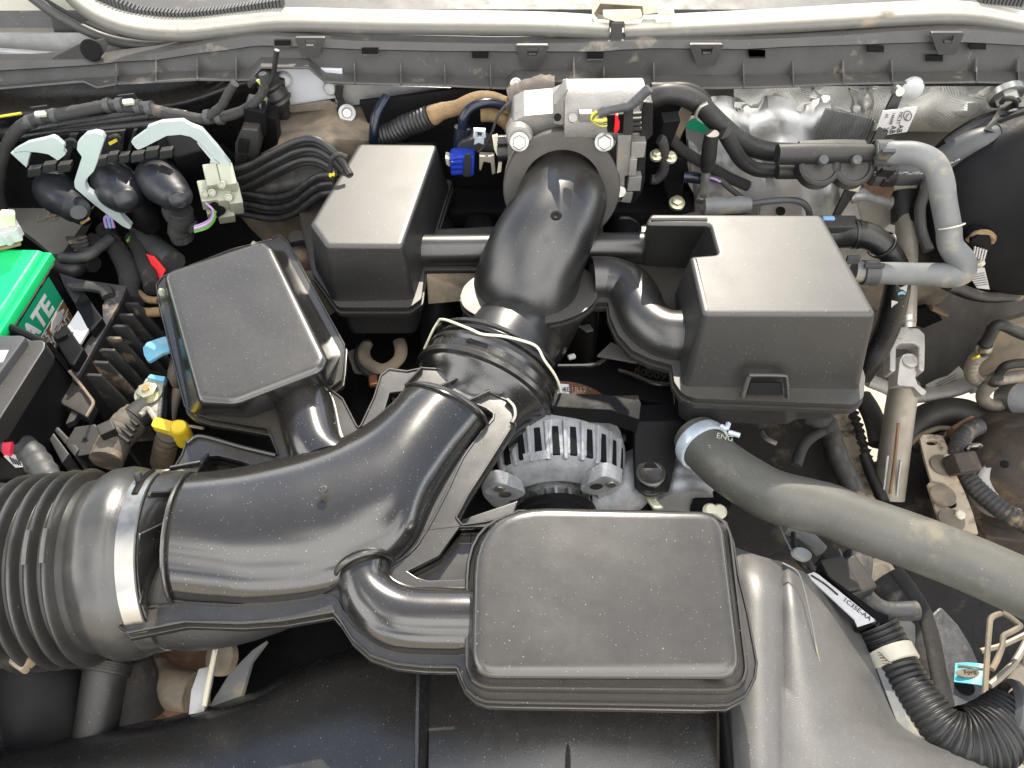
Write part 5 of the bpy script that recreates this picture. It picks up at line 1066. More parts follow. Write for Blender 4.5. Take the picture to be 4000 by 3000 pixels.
# ------------------------------------------------------------------ dark clutter behind and beside the throttle
tag(B().plate(WL(2, 1.17, [(740, 735), (900, 720), (1440, 645), (2050, 620), (2100, 900), (1900, 1000), (1900, 1600), (1350, 1600), (1300, 1030), (860, 1030)]), 0.01).end('rear_shadow_panel', 'void_black', bevel=0.003), 'black sheet added as shade behind the throttle hoses', 'insulation panel')  # this sheet and the next are added as shade around the throttle
tag(B().plate(WL(3, 1.16, [(1000, 640), (1380, 640), (1300, 900), (1250, 1300), (1400, 1560), (700, 1560), (880, 1200), (980, 900)]), 0.01).end('rear_shadow_panel', 'void_black', bevel=0.003), 'black sheet added as shade right of the throttle body', 'insulation panel')
t = thing('fabric_sleeved_hose', 'tan fabric sleeved hose behind the throttle body', 'hose', W(2, 1500, 800, 1.12))
B().tube(WL(2, 1.13, [(1262, 835), (1340, 800), (1450, 775), (1580, 725), (1680, 720), (1800, 760), (1880, 800)]), [0.0165, 0.012, 0.0125, 0.0135, 0.0135, 0.0135], seg=16, n=6, wob=0.06).end('sleeve', 'fabric_tan', t, angle=70)
B().tube(WL(2, 1.12, [(1620, 830), (1720, 830), (1790, 870), (1850, 940)]), 0.011, seg=12, wob=0.06).end('sleeve', 'fabric_tan', t, angle=70)
tag(B().tube(WL(2, 1.125, [(860, 990), (980, 960), (1080, 905), (1180, 870), (1250, 840)]), 0.0165, seg=14, rf=corr(0.0065, 0.12), samples=90).end('corrugated_pipe', 'conduit'), 'black corrugated pipe leading into the tan sleeved hose', 'pipe')
tag(B().tube([W(2, 845, 1090, 1.11), W(2, 848, 960, 1.11), W(2, 865, 840, 1.12), W(2, 915, 740, 1.14), W(2, 940, 700, 1.15)], 0.0078, seg=14).end('vacuum_hose', 'navy_hose'), 'dark blue black vacuum hose rising behind the rear left box', 'hose')
tag(B().tube([W(2, 1490, 940, 1.09), W(2, 1492, 860, 1.09), W(2, 1535, 790, 1.095), W(2, 1610, 750, 1.1), W(2, 1700, 742, 1.105), W(2, 1790, 765, 1.11)], 0.0075, seg=14).tube([W(2, 1480, 1060, 1.085), W(2, 1490, 915, 1.09)], 0.0135, seg=14, n=1).end('vacuum_hose', 'navy_hose'), 'shiny dark blue vacuum hose arching left of the throttle body', 'hose')
tag(B().tube(WL(2, 1.07, [(1840, 720), (1790, 770), (1740, 840), (1700, 950), (1650, 1040), (1600, 1090)]), 0.0042, seg=8, flat=0.5, wob=0.1).end('ribbon_cable', 'cloth_tape'), 'thin taped cable crossing in front of the blue vacuum hose', 'cable')
tag(B().tube(WL(3, 1.11, [(-20, 790), (100, 760), (250, 700), (380, 670)]), 0.011, seg=12, wob=0.06).end('grey_cable', 'cloth_tape', angle=70), 'grey taped cable behind the left side of the throttle body', 'cable')
tag(B().tube(WL(3, 1.13, [(0, 720), (90, 680), (200, 640), (300, 640)]), 0.02, seg=12, wob=0.15).end('dark_hose_wrap', 'grime_hose', angle=70), 'dark wrapped hose under the cowl lip behind the throttle', 'hose')
t = thing('lip_bolt', 'small zinc bolt hanging at the lip above the throttle body', 'bolt', W(3, 30, 610, 1.15))
B().hexhead(W(3, 28, 605, 1.15), (0.1, -0.8, 0.5), 0.007, 0.008).end('bolt_head', 'zinc', t)
t = thing('purge_valve', 'small valve with royal blue plug left of the throttle body', 'valve', W(2, 1550, 1150, 1.06))
B().plate(WL(2, 1.07, [(1445, 1055), (1480, 1020), (1580, 995), (1720, 1050), (1720, 1120), (1600, 1130), (1590, 1105), (1450, 1105)]), 0.03).end('valve_body', 'plastic_matte', t, bevel=0.003)
B().plate(WL(2, 1.05, [(1392, 1150), (1470, 1120), (1575, 1130), (1570, 1272), (1480, 1262), (1405, 1270)]), 0.03).end('plug_shell', 'blue_plastic', t, bevel=0.003)
for i in range(3): B().bar(W(2, 1405, 1165 + i * 35, 1.046), W(2, 1485, 1160 + i * 35, 1.046), 0.003, 0.003, (0, -1, 0)).end('plug_rib', 'blue_plastic', t)
B().plate(WL(2, 1.044, [(1505, 1110), (1550, 1112), (1545, 1275), (1490, 1272)]), 0.004).end('plug_band', 'plastic_matte', t, bevel=0.001)
B().plate(WL(2, 1.055, [(1360, 1140), (1395, 1150), (1400, 1210), (1370, 1190)]), 0.02).end('wire_seal', 'pale_green_plastic', t, bevel=0.002)
B().plate(WL(2, 1.05, [(1608, 1125), (1715, 1130), (1725, 1250), (1700, 1260), (1690, 1175), (1640, 1165), (1620, 1230), (1608, 1225)]), 0.012).end('steel_bracket', 'tube_steel', t, bevel=0.001)
B().plate(WL(2, 1.052, [(1700, 985), (1740, 975), (1750, 1100), (1775, 1150), (1765, 1240), (1735, 1250), (1750, 1150), (1715, 1080)]), 0.006).end('bracket_arm', 'cream_plastic', t, bevel=0.001)
B().tube(WL(2, 1.06, [(1580, 985), (1580, 935), (1640, 938), (1640, 985)]), 0.004, seg=8, n=1).end('clip_loop', 'spring_clamp', t)
B().plate(WL(2, 1.06, [(1575, 1000), (1610, 985), (1645, 1000), (1640, 1045), (1605, 1030), (1570, 1045)]), 0.006).end('clip_foot', 'spring_clamp', t, bevel=0.001)
B().tube(WL(2, 1.055, [(1740, 1100), (1850, 1095)]), 0.014, seg=14, n=1).tube(WL(2, 1.06, [(1740, 1020), (1860, 1015)]), 0.010, seg=14, n=1).end('outlet_pipe', 'body_black', t)
# manifold lumps under the throttle
t = thing('intake_manifold', 'black plastic intake manifold deep behind the cross tube', 'manifold', V((0.03, 1.05, 0.75)))
for i, x in enumerate((-0.13, -0.06, 0.02, 0.10, 0.18)):
    B().tube([V((x, 1.12, 0.86)), V((x + 0.005, 1.05, 0.93)), V((x + 0.01, 0.97, 0.94)), V((x + 0.01, 0.90, 0.88)), V((x + 0.01, 0.87, 0.78))], 0.030, seg=14, n=5).end('runner', 'plastic_dark', t)
B().box((0.06, 1.13, 0.88), (0.52, 0.08, 0.12)).end('plenum', 'plastic_dark', t, bevel=0.02)
# things right of the throttle (seen above the rear right box)
for i, (pts, Y0, r_, m_, lb_, seg_) in enumerate((
    ([(1010, 705), (1110, 675), (1230, 690), (1350, 750), (1440, 840), (1560, 950), (1700, 1045), (1850, 1090), (2028, 1100)], 1.10, 0.0155, 'rubber', 'upper black heater hose running from the throttle to the block at the right', 16),
    ([(1530, 960), (1590, 1060), (1660, 1160), (1760, 1220), (1900, 1230), (2050, 1232)], 1.075, 0.0115, 'rubber', 'lower black heater hose branching below the upper one', 14),
    ([(1000, 640), (1100, 640), (1250, 640), (1350, 680), (1400, 740)], 1.13, 0.010, 'rubber', 'thin black hose just under the lip right of the throttle', 10),
    ([(1000, 1290), (1040, 1290), (1090, 1230), (1100, 1120), (1085, 1020), (1060, 1000)], 1.06, 0.008, 'cloth_tape', 'looped taped cable right of the throttle body', 10),
    ([(1120, 960), (1200, 1060), (1300, 1130), (1420, 1200), (1560, 1280), (1700, 1340)], 1.10, 0.009, 'cloth_tape', 'taped cable crossing under the heater hoses', 10),
    ([(1420, 1280), (1500, 1300), (1560, 1350), (1650, 1420)], 1.08, 0.005, 'rubber_dark_grey', 'thin cable ending above the rear right box', 8))):
    tag(B().tube(WL(3, Y0, pts), r_, seg=seg_, n=6).end('hose' if i < 3 else 'cable', m_, angle=70), lb_, 'hose' if i < 3 else 'cable')
t = thing('hose_tie', 'grey green plastic tie round the black heater hose', 'tie', W(3, 1370, 800, 1.08))
B().tube(WL(3, 1.08, [(1410, 742), (1365, 765), (1335, 800), (1320, 840)]), 0.003, seg=8).end('tie_band', 'zinc', t)
B().plate(WL(3, 1.12, [(1180, 980), (1160, 900), (1240, 770), (1310, 800), (1230, 960), (1210, 1010)]), 0.01).end('tie_plate', 'dirty_metal', t, bevel=0.002)
t = thing('green_marked_foil', 'crumpled foil scrap with green marks behind the heater hose', 'foil', W(3, 1330, 950, 1.13))
B().plate(WL(3, 1.14, [(1250, 900), (1330, 860), (1440, 930), (1430, 1010), (1350, 1100), (1260, 1060)]), 0.006).end('foil_sheet', 'foil_shield', t)
B().plate(WL(3, 1.136, [(1250, 900), (1320, 862), (1440, 925), (1420, 985), (1330, 940), (1262, 930)]), 0.002).end('green_mark', 'green_print', t)
t = thing('pipe_fitting', 'zinc pipe fitting with black boot standing above the rear right box', 'pipe fitting', W(3, 1390, 1200, 1.05))
B().tube(WL(3, 1.06, [(1440, 960), (1425, 1050), (1415, 1140), (1400, 1225)]), [0.011, 0.012, 0.0125, 0.009], seg=14).end('boot', 'rubber', t)
B().tube(WL(3, 1.06, [(1402, 1225), (1388, 1300), (1376, 1380), (1372, 1440)]), [0.006, 0.0078, 0.006, 0.009, 0.0085], seg=14, n=4).end('metal_pipe', 'zinc', t)
B().lathe(W(3, 1372, 1420, 1.06), (0, -0.1, 1), [(-0.006, 0.011), (0.0, 0.0115), (0.004, 0.010)], 16).end('nut_collar', 'zinc', t)
for x, y, lb_ in ((1185, 1450, 'zinc bolt just above the pocket of the rear right box'), (1035, 1110, 'left one of the two zinc bolts right of the throttle body'), (1140, 1125, 'right one of the two zinc bolts right of the throttle body')):
    t = thing('engine_bolt', lb_, 'bolt', W(3, x, y, 1.06), 'zinc bolts right of the throttle')
    r_ = 0.010 if y > 1400 else 0.0075
    B().lathe(W(3, x, y + 20, 1.06), (0, -0.3, 0.95), [(0, r_ * 1.3), (0.005, r_ * 1.3), (0.006, r_)], 18).end('washer', 'zinc_yellow', t)
    B().lathe(W(3, x, y + 12, 1.06), (0, -0.3, 0.95), [(0, r_), (0.009, r_ * 0.95), (0.011, r_ * 0.6)], 6).end('bolt_head', 'zinc_yellow', t)
t = thing('ignition_coil', 'black coil unit standing right of the throttle body', 'coil', W(3, 1200, 1250, 1.07))
B().plate(WL(3, 1.09, [(1120, 1150), (1250, 1135), (1280, 1250), (1240, 1320), (1220, 1430), (1120, 1430), (1080, 1300)]), 0.03).end('coil_body', 'plastic_dark', t, bevel=0.003)
B().tube(WL(3, 1.07, [(1230, 1275), (1300, 1278), (1370, 1290)]), 0.009, seg=12).end('coil_plug', 'navy_hose', t)
B().box(W(3, 1110, 930, 1.08), (0.028, 0.02, 0.06), (20, 0, 10)).end('coil_socket', 'plastic_dark', t, bevel=0.003)
tag(B().tube(WL(3, 1.075, [(1425, 1280), (1460, 1290), (1500, 1308)]), 0.002, seg=6, n=2).end('violet_wire', 'wire_violet'), 'short violet wire beside the zinc pipe fitting', 'wire')
t = thing('grey_sensor_lead', 'grey sensor plug with its cable lying behind the rear right box', 'sensor lead', W(3, 1600, 1480, 1.02))
B().tube(WL(3, 1.03, [(1385, 1490), (1480, 1485), (1570, 1480), (1640, 1475), (1720, 1470)]), [0.014, 0.0155, 0.0135, 0.0145, 0.0105], seg=16, n=4).end('sensor_body', 'rubber_grey', t, angle=40)
B().tube(WL(3, 1.03, [(1715, 1470), (1850, 1450), (1990, 1440), (2080, 1455), (2130, 1500), (2145, 1560)]), 0.0055, seg=10).end('sensor_cable', 'rubber_dark_grey', t)
t = thing('mount_tab', 'pale metal tab with a dark hole behind the rear right box', 'tab', W(4, 270, 1520, 1.04))
B().plate(WL(4, 1.05, [(130, 1490), (200, 1440), (380, 1440), (430, 1500), (430, 1560), (120, 1560)]), 0.004).end('tab_plate', 'galvanised', t, bevel=0.001)
B().lathe(W(4, 275, 1520, 1.045), (0, -0.6, 0.8), [(0, 0.008), (0.001, 0.007)], 16).end('tab_hole', 'void_black', t)

# ================================================================== middle: bracket, alternator, gap between the ducts
t = thing('fan_bracket', 'glossy black bracket with a rounded foot hanging in the middle of the bay', 'bracket', P(11, 1100, 500, 0.86))
B().plate(PL(11, 0.955, [(330, 70), (700, 78), (860, 105), (1005, 128), (1015, 150), (1000, 280), (780, 205), (400, 185), (320, 175)]), 0.03).end('upper_beam', 'plastic_dark', t, bevel=0.004)
B().plate([P(11, 780, 135, 0.91), P(11, 1005, 130, 0.91), P(11, 1000, 265, 0.86), P(11, 765, 285, 0.86)], 0.01).end('web_plate', 'plastic_gloss', t, bevel=0.002)
B().loft([PL(11, 0.895, [(985, 160), (1290, 150), (1350, 290), (960, 300)]), PL(11, 0.875, [(965, 420), (1330, 400), (1350, 300), (940, 300)])][:1] + [PL(11, 0.865, [(960, 450), (1300, 440), (1300, 540), (960, 540)]), PL(11, 0.845, [(965, 780), (1240, 790), (1235, 860), (968, 840)])], True, True, True).end('foot', 'plastic_dark', t, bevel=0.003)
B().plate([P(11, 960, 200, 0.894), P(11, 1350, 200, 0.894), P(11, 1300, 420, 0.872), P(11, 1262, 600, 0.86), P(11, 1230, 835, 0.848), P(11, 968, 822, 0.848), P(11, 955, 560, 0.86), P(11, 955, 300, 0.88)], 0.012).end('foot_face', 'plastic_dark', t, bevel=0.004)
B().lathe(P(11, 1092, 700, 0.857), (0, -0.12, 1), [(-0.003, 0.0215), (0.0005, 0.0205), (0.001, 0.017), (-0.001, 0.014), (-0.0012, 0.004)], 28, sx=1.0).end('foot_dimple', 'plastic_gloss', t)
B().tube(PL(11, 0.838, [(1000, 830), (1050, 865), (1110, 870), (1170, 850)]), 0.003, seg=8).end('foot_clip', 'rubber', t)
tag(B().plate(PL(7, 0.88, [(290, 1150), (560, 1150), (720, 1100), (760, 1130), (1150, 1170), (1180, 1450), (930, 1400), (740, 1380), (300, 1360)]), 0.02).end('engine_cover', 'plastic_dark', bevel=0.005), 'black engine cover showing between the ducts behind the bracket', 'engine cover')
for pts, z_, lb_ in (([(330, 1160), (560, 1155), (640, 1130), (720, 1060)], 0.905, 'thin bright edge of the engine cover left of the bracket'), ([(765, 1190), (850, 1215), (960, 1265), (1060, 1290), (1160, 1290)], 0.90, 'curved black rim on the engine cover below the side pipe')):
    tag(B().tube(PL(7, z_, pts), 0.0035, seg=8).end('cover_rim', 'plastic_gloss'), lb_, 'rim')
tag(B().plate(PL(7, 0.93, [(610, 1085), (715, 985), (880, 1075), (900, 1135), (760, 1110)]), 0.004).end('felt_flap', 'heat_felt', bevel=0.001), 'dark felt flap under the side pipe', 'flap')
tag(B().plate(PL(7, 0.90, [(480, 870), (560, 860), (585, 900), (540, 910)]), 0.003).end('light_tab', 'galvanised'), 'small light tab in the dark gap right of the oval flange', 'tab')
for (x, y) in ((430, 1095),):
    tag(B().box(P(7, x, y, 0.90), (0.012, 0.008, 0.006), (0, 0, 20)).end('white_scrap', 'label_white', bevel=0.002), 'tiny white scrap in the dark gap between the ducts', 'scrap')
text_holder = thing('part_mark_plate', 'black plate with raised mould figures under the side pipe', 'plate', P(7, 960, 1200, 0.88))
B().plate(PL(7, 0.892, [(780, 1150), (900, 1140), (1130, 1190), (1140, 1270), (1000, 1250), (860, 1200)]), 0.006).end('mark_base', 'plastic_dark', text_holder, bevel=0.001)
text('7 BG-F', 0.020, P(7, 880, 1190, 0.8925), (1, -0.22, 0), (0, 1, 0), 'plastic_matte', text_holder, ext=0.0004); text('80009', 0.020, P(7, 870, 1222, 0.8925), (1, -0.22, 0), (0, 1, 0), 'plastic_matte', text_holder, ext=0.0004)
# hoop bracket seen between the two left boxes
t = thing('lifting_eye', 'dusty lifting eye hoop in the gap between the left boxes', 'lifting eye', P(6, 900, 1050, 0.85))
B().tube(PL(6, 0.87, [(800, 1000), (775, 1060), (800, 1130), (880, 1180), (960, 1170), (1030, 1110), (1045, 1040), (1030, 980)]), 0.010, seg=12, flat=0.6).end('hoop', 'dirty_metal', t)
B().tube(PL(6, 0.86, [(820, 990), (745, 1050), (750, 1130), (800, 1200), (880, 1220)]), 0.008, seg=10).end('outer_lip', 'plastic_dirty', t)
B().plate(PL(6, 0.85, [(650, 1060), (700, 1035), (760, 1060), (780, 1200), (700, 1190)]), 0.01).end('base_plate', 'grey_cover', t, bevel=0.002)
tag(B().box(P(6, 845, 1270, 0.86), (0.014, 0.020, 0.01), (0, 0, 10)).end('copper_scrap', 'copper', bevel=0.003), 'small copper coloured stub in the gap above the ribbed flange', 'stub')

# alternator
AC = V((0.034, 0.625, 0.835)); AA = V((0.03, -1, -0.10)).normalized()
alt = thing('alternator', 'rough cast silver alternator with slotted vents and black pulley', 'alternator', AC - V((0, 0, 0.09)))
B().lathe(AC, AA, [(-0.105, 0.060), (-0.10, 0.070), (-0.062, 0.072)], 48, x0=V((0, 0, 1))).end('stator', 'rust_core', alt)
B().lathe(AC, AA, [(-0.064, 0.0775), (-0.048, 0.0795), (-0.046, 0.0795), (-0.012, 0.0745), (-0.004, 0.068), (0.0, 0.060), (0.004, 0.046), (-0.004, 0.042), (-0.02, 0.036)], 64, caps=False, x0=V((0, 0, 1))).end('front_housing', 'cast_rough', alt, angle=30)
axr = AA.cross(V((0, 0, 1))).normalized(); axu = axr.cross(AA).normalized()
def ap(ang, h, r): return AC + AA * h + (axu * math.cos(R(ang)) + axr * math.sin(R(ang))) * r
first = None
for i in range(11):
    a = -66 + i * 13.2
    q = bmesh.new(); p0, p1 = ap(a, -0.040, 0.0770), ap(a, -0.010, 0.0735); w = (ap(a + 3.1, -0.03, 0.0745) - ap(a - 3.1, -0.03, 0.0745)) / 2; n_ = (ap(a, 0, 1) - ap(a, 0, 0)).normalized()
    pts = [p0 - w * 0.8 + n_ * .002, p0 + w * 0.8 + n_ * .002, p1 + w * 0.9 + n_ * .002, p1 - w * 0.9 + n_ * .002]
    plate(q, pts, 0.006, n_); finish(q, 'vent_slot', 'void_black', alt, bevel=0.0008)
    q = bmesh.new(); a2 = a + 6.6
    bar(q, ap(a2, -0.046, 0.0785), ap(a2, -0.006, 0.0712), 0.0052, 0.0042, n_); finish(q, 'fin', 'cast_rough', alt, bevel=0.001)
for i in range(3):
    q = ap(-20 + i * 9, -0.03, 0.0755); B().tube([q, q + V((0, -0.012, -0.004))], 0.0018, seg=8, n=1).end('winding', 'rust_brown', alt)
for a in (-42, 52, 150, 230):
    B().loft([fillet([ap(a - 15, -0.002, 0.050), ap(a - 10, -0.002, 0.088), ap(a + 10, -0.002, 0.088), ap(a + 15, -0.002, 0.050)], 0.008, 3), fillet([ap(a - 15, 0.012, 0.046), ap(a - 10, 0.012, 0.084), ap(a + 10, 0.012, 0.084), ap(a + 15, 0.012, 0.046)], 0.008, 3)], True, True, True).end('mounting_ear', 'cast_rough', alt, bevel=0.0015); ear = list(alt.children)[-1]
    B().lathe(ap(a - 3, 0.0125, 0.075), AA, [(0, 0.0052), (0.0015, 0.005)], 14).end('ear_screw', 'zinc', ear)
    B().lathe(ap(a + 3, 0.0125, 0.062), AA, [(0, 0.0065), (0.0003, 0.006)], 16).end('ear_hole', 'dark_underbody', ear)
B().plate([ap(8, -0.014, 0.0745) + V((0, -.0006, .0035)), ap(26, -0.014, 0.0745) + V((0, -.0006, .0035)), ap(26, -0.006, 0.072) + V((0, -.0006, .0035)), ap(8, -0.006, 0.072) + V((0, -.0006, .0035))], 0.001).end('cast_badge', 'cast_rough', alt)
B().lathe(AC, AA, [(-0.01, 0.034), (0.005, 0.034), (0.012, 0.020), (0.02, 0.020)], 36).end('hub', 'cast_rough', alt)
for i in range(9):
    a = -80 + i * 20; B().bar(ap(a, 0.006, 0.026), ap(a, 0.006, 0.040), 0.0035, 0.010, AA).end('fan_blade', 'bright_steel', alt)
B().lathe(AC, AA, [(0.014, 0.040), (0.016, 0.0425), (0.022, 0.0425), (0.024, 0.0405), (0.056, 0.0405), (0.058, 0.043), (0.063, 0.043), (0.064, 0.040), (0.064, 0.033), (0.054, 0.030), (0.053, 0.012), (0.060, 0.010)], 48).end('pulley', 'plastic_dark', alt, angle=30); pul = list(alt.children)[-1]
B().lathe(AC + AA * 0.057, AA, [(0, 0.012), (0.012, 0.011)], 6).end('pulley_nut', 'rust_brown', pul)
# label on the stator
def lab(a, h): return ap(a, h, 0.0742)
q = [lab(-14 + i * 5.2, -0.068) for i in range(9)] + [lab(28 - i * 5.2 - 0.4, -0.092) for i in range(9)]
rows_ = [[ap(-14 + i * 5, h, 0.0735) for i in range(9)] for h in (-0.066, -0.094)]
finish(rows_sheet(rows_, 0.0006), 'label_plate', 'label_white', alt)
lx = (lab(20, -0.08) - lab(-10, -0.08)).normalized()
for tx, a, h, s_ in (('Y4818129', -4, -0.083, 0.0085), ('104210-8040', 0, -0.074, 0.007), ('PP', 19, -0.078, 0.012)):
    o_ = ap(a, h, 0.0755); n1 = (o_ - (AC + AA * h)).normalized(); text(tx, s_, o_ - n1 * 0.0008 + n1 * 0.0005, AA.cross(n1) * -1 if AA.cross(n1).x < 0 else AA.cross(n1), -AA, 'black_print', alt, ext=0.0002)
for i in range(4):
    a = -12 + (i % 2) * 3; h = -0.074 - (i // 2) * 0.006; B().box(ap(a, h, 0.0742), (0.0028, 0.0035, 0.0008)).end('print_block', 'black_print', alt)
alt.scale = (1.36, 1.36, 1.36); alt.location += V((0.025, -0.032, -0.045))
t = thing('water_pump_casting', 'dull grey casting with ribs under the alternator and the radiator hose', 'engine casting', P(11, 1100, 950, 0.75))
B().tube(PL(11, 0.80, [(600, 900), (760, 870), (900, 800), (1000, 700), (1010, 600)]), [0.03, 0.035, 0.04, 0.035, 0.03], seg=20).end('arched_casting', 'cast_rough', t)
B().tube(PL(11, 0.80, [(1400, 560), (1350, 700), (1340, 850), (1360, 980)]), [0.04, 0.05, 0.05, 0.045], seg=24, rf=corr(0.02, 0.04)).end('thermostat_housing', 'galvanised', t)
for i in range(4):
    B().tube(PL(11, 0.845, [(1260 + i * 8, 700 + i * 16), (1310 + i * 8, 660 + i * 16), (1370, 640 + i * 18)]), 0.0028, seg=8).end('casting_rib', 'galvanised', t)
for i in range(3):
    B().tube(PL(11, 0.83, [(1075 + i * 22, 880), (1085 + i * 22, 920), (1120 + i * 22, 965), (1170, 960)]), 0.0035, seg=8).end('hose_rib', 'zinc_yellow', t)
tag(B().plate(PL(11, 0.83, [(1420, 900), (1600, 830), (1730, 900), (1720, 960), (1650, 960), (1430, 930)]), 0.03).end('sensor_block', 'plastic_dark', bevel=0.003), 'black block under the radiator hose behind the front right box', 'block')
for (x, y), lb_ in (((1560, 995), 'left pale yellow plastic bead behind the front right box'), ((1628, 1000), 'right pale yellow plastic clip behind the front right box')):
    tag(B().lathe(P(11, x, y, 0.88), (0, -0.2, 1), [(-0.006, 0.009), (0.0, 0.0105), (0.006, 0.007)], 16).end('yellow_bead', 'label_cream'), lb_, 'clip')
# ================================================================== right side of the bay
rows = []
for v, Y in ((620, 1.21), (680, 1.20), (740, 1.19), (800, 1.185), (850, 1.19), (900, 1.20), (925, 1.215)):
    rows.append([W(4, -60 + i * 120, v + (0 if v < 900 else i * 2) + (-(8 - i) * 10 if v > 840 and i < 8 else 0), Y + 0.012 * math.sin(i * 1.9 + v * .02)) for i in range(24)])
tag(finish(rows_sheet(rows, 0.006), 'foil_blanket', 'foil_blanket', angle=70), 'cream silver quilted heat blanket along the firewall at the upper right', 'heat blanket')
for pts in ([(505, 640), (560, 700), (580, 770)], [(770, 640), (800, 720), (790, 790), (820, 830)], [(900, 640), (940, 720), (930, 790)], [(860, 640), (850, 720), (880, 800)]):
    tag(B().tube(WL(4, 1.178, pts), 0.0045, seg=6, flat=0.5, wob=0.4).end('foil_crease', 'foil_shield', angle=80), {505: 'leftmost crease in the quilted heat blanket', 770: 'second crease in the quilted heat blanket', 900: 'fourth crease in the quilted heat blanket, beside the black strap', 860: 'third crease in the quilted heat blanket'}[pts[0][0]], 'crease', 'creases in the heat blanket')
rows = []
for v, Y in ((700, 1.19), (780, 1.17), (880, 1.15), (960, 1.155), (1050, 1.14), (1200, 1.13), (1350, 1.12), (1480, 1.11), (1640, 1.10)):
    rows.append([W(4, -420 + i * 75 + (v - 700) * 0.10, v + 14 * math.sin(i * 1.3), Y + 0.010 * math.sin(i * 1.1 + v * 0.011) + 0.006 * math.sin(i * 2.9)) for i in range(15)])
tag(finish(rows_sheet(rows, 0.003), 'heat_shield', 'foil_shield', angle=85), 'crumpled silver heat shield behind the black heater pipes', 'heat shield')
tag(B().plate(WL(4, 1.125, [(600, 785), (700, 800), (930, 850), (960, 880), (900, 1060), (510, 1050), (520, 960)]), 0.004).end('ribbed_foil_patch', MATS.get('ribbed_foil') or mat('ribbed_foil', (0.34, 0.34, 0.34), 0.42, 0.8, wave=(60, 0.002, 1.5, 'X'), var=0.2), bevel=0.001), 'finely wrinkled dark foil patch left of the white tag', 'heat shield')
tag(B().plate(WL(8, 1.12, [(820, -40), (1100, -60), (1090, 120), (1000, 190), (860, 130)]), 0.006).end('bright_foil', 'foil_shield', bevel=0.002), 'bright crumpled foil between the box and the steering shaft', 'foil')
# brake booster
bc = W(4, 2120, 1400, 1.02)
t = thing('brake_booster', 'large black round brake booster at the right edge', 'brake booster', bc)
B().lathe(W(0, 2215, 470, 1.02), (-0.05, -1, 0.25), [(-0.12, 0.14), (-0.05, 0.158), (-0.03, 0.162), (0.0, 0.158), (0.02, 0.145), (0.04, 0.11), (0.05, 0.06)], 64).end('booster_shell', 'plastic_dark', t, angle=35)
B().lathe(W(0, 2215, 470, 1.02), (-0.05, -1, 0.25), [(-0.045, 0.160), (-0.042, 0.166), (-0.030, 0.166), (-0.027, 0.160)], 64, caps=False).end('booster_rim', 'plastic_dark', t)
t = thing('booster_plug', 'black ribbed plug on the face of the brake booster', 'electrical plug', W(8, 1730, 300, 0.96))
B().tube(WL(8, 0.965, [(1625, 260), (1680, 210), (1760, 200), (1805, 235), (1790, 270)]), 0.005, seg=8).end('seal_ring', 'fabric_tan', t)
B().plate(WL(8, 0.955, [(1645, 260), (1700, 228), (1790, 235), (1800, 290), (1760, 360), (1700, 410), (1640, 370)]), 0.03).end('plug_shell', 'plastic_dark', t, bevel=0.003)
for i in range(5): B().bar(W(8, 1675 + i * 20, 300 + i * 6, 0.951), W(8, 1662 + i * 18, 370 + i * 8, 0.951), 0.003, 0.002, (0, -1, 0)).end('plug_rib', 'label_white', t)
B().plate(WL(8, 0.96, [(1690, 430), (1745, 395), (1755, 430), (1700, 480), (1670, 520), (1660, 480)]), 0.01).end('plug_clip', 'cream_plastic', t, bevel=0.002)
t = thing('booster_label', 'white printed tag under the bend of the grey hose', 'label', W(8, 1710, 550, 0.95))
B().plate(WL(8, 0.952, [(1640, 520), (1690, 460), (1745, 455), (1782, 610), (1690, 600)]), 0.001).end('tag_sheet', 'label_white', t)
for i in range(6): B().bar(W(8, 1655 + i * 3, 508 + i * 15, 0.9505), W(8, 1745 + i * 5, 488 + i * 17, 0.9505), 0.0012, 0.0003, (0, -1, 0)).end('print_line', 'black_print', t)
tag(B().tube([W(8, 1490, 590, 0.94), W(8, 1560, 598, 0.94), W(8, 1650, 635, 0.94), W(8, 1760, 660, 0.95), W(8, 1900, 660, 0.96), W(8, 2100, 655, 0.97)], 0.0078, seg=12, samples=90, rf=corr(0.006, 0.07)).end('booster_cable', 'conduit_dusty', angle=80), 'dusty corrugated cable passing below the brake booster', 'cable')
# heater pipe block
t = thing('heater_pipe_block', 'black double pipe block with two round lobes joining the grey hoses', 'pipe block', W(4, 680, 1170, 1.04))
B().plate(fillet(WL(4, 1.045, [(430, 1150), (450, 1120), (700, 1110), (945, 1110), (940, 1190), (910, 1275), (480, 1275), (425, 1230)]), 0.004, 3), 0.04).end('block_body', 'rubber', t, bevel=0.003)
B().tube(WL(4, 1.035, [(250, 1112), (450, 1110), (700, 1105), (950, 1105)]), [0.0155, 0.0165, 0.015, 0.0135], seg=18, n=4).tube(WL(4, 1.045, [(250, 1232), (440, 1232)]), 0.0125, seg=14, n=1).end('pipe_ends', 'rubber', t)
for x in (560, 800):
    B().lathe(W(4, x, 1190, 1.02), (0, -0.62, 0.78), [(-0.02, 0.032), (0.0, 0.032), (0.003, 0.028), (0.003, 0.025), (0.0, 0.023), (-0.001, 0.008)], 30, sx=1.0).end('round_lobe', 'rubber', t)
    B().lathe(W(4, x + 25, 1150, 1.015), (0, -0.62, 0.78), [(-0.004, 0.008), (0.002, 0.007)], 14).end('lobe_pin', 'rubber_dark_grey', t)
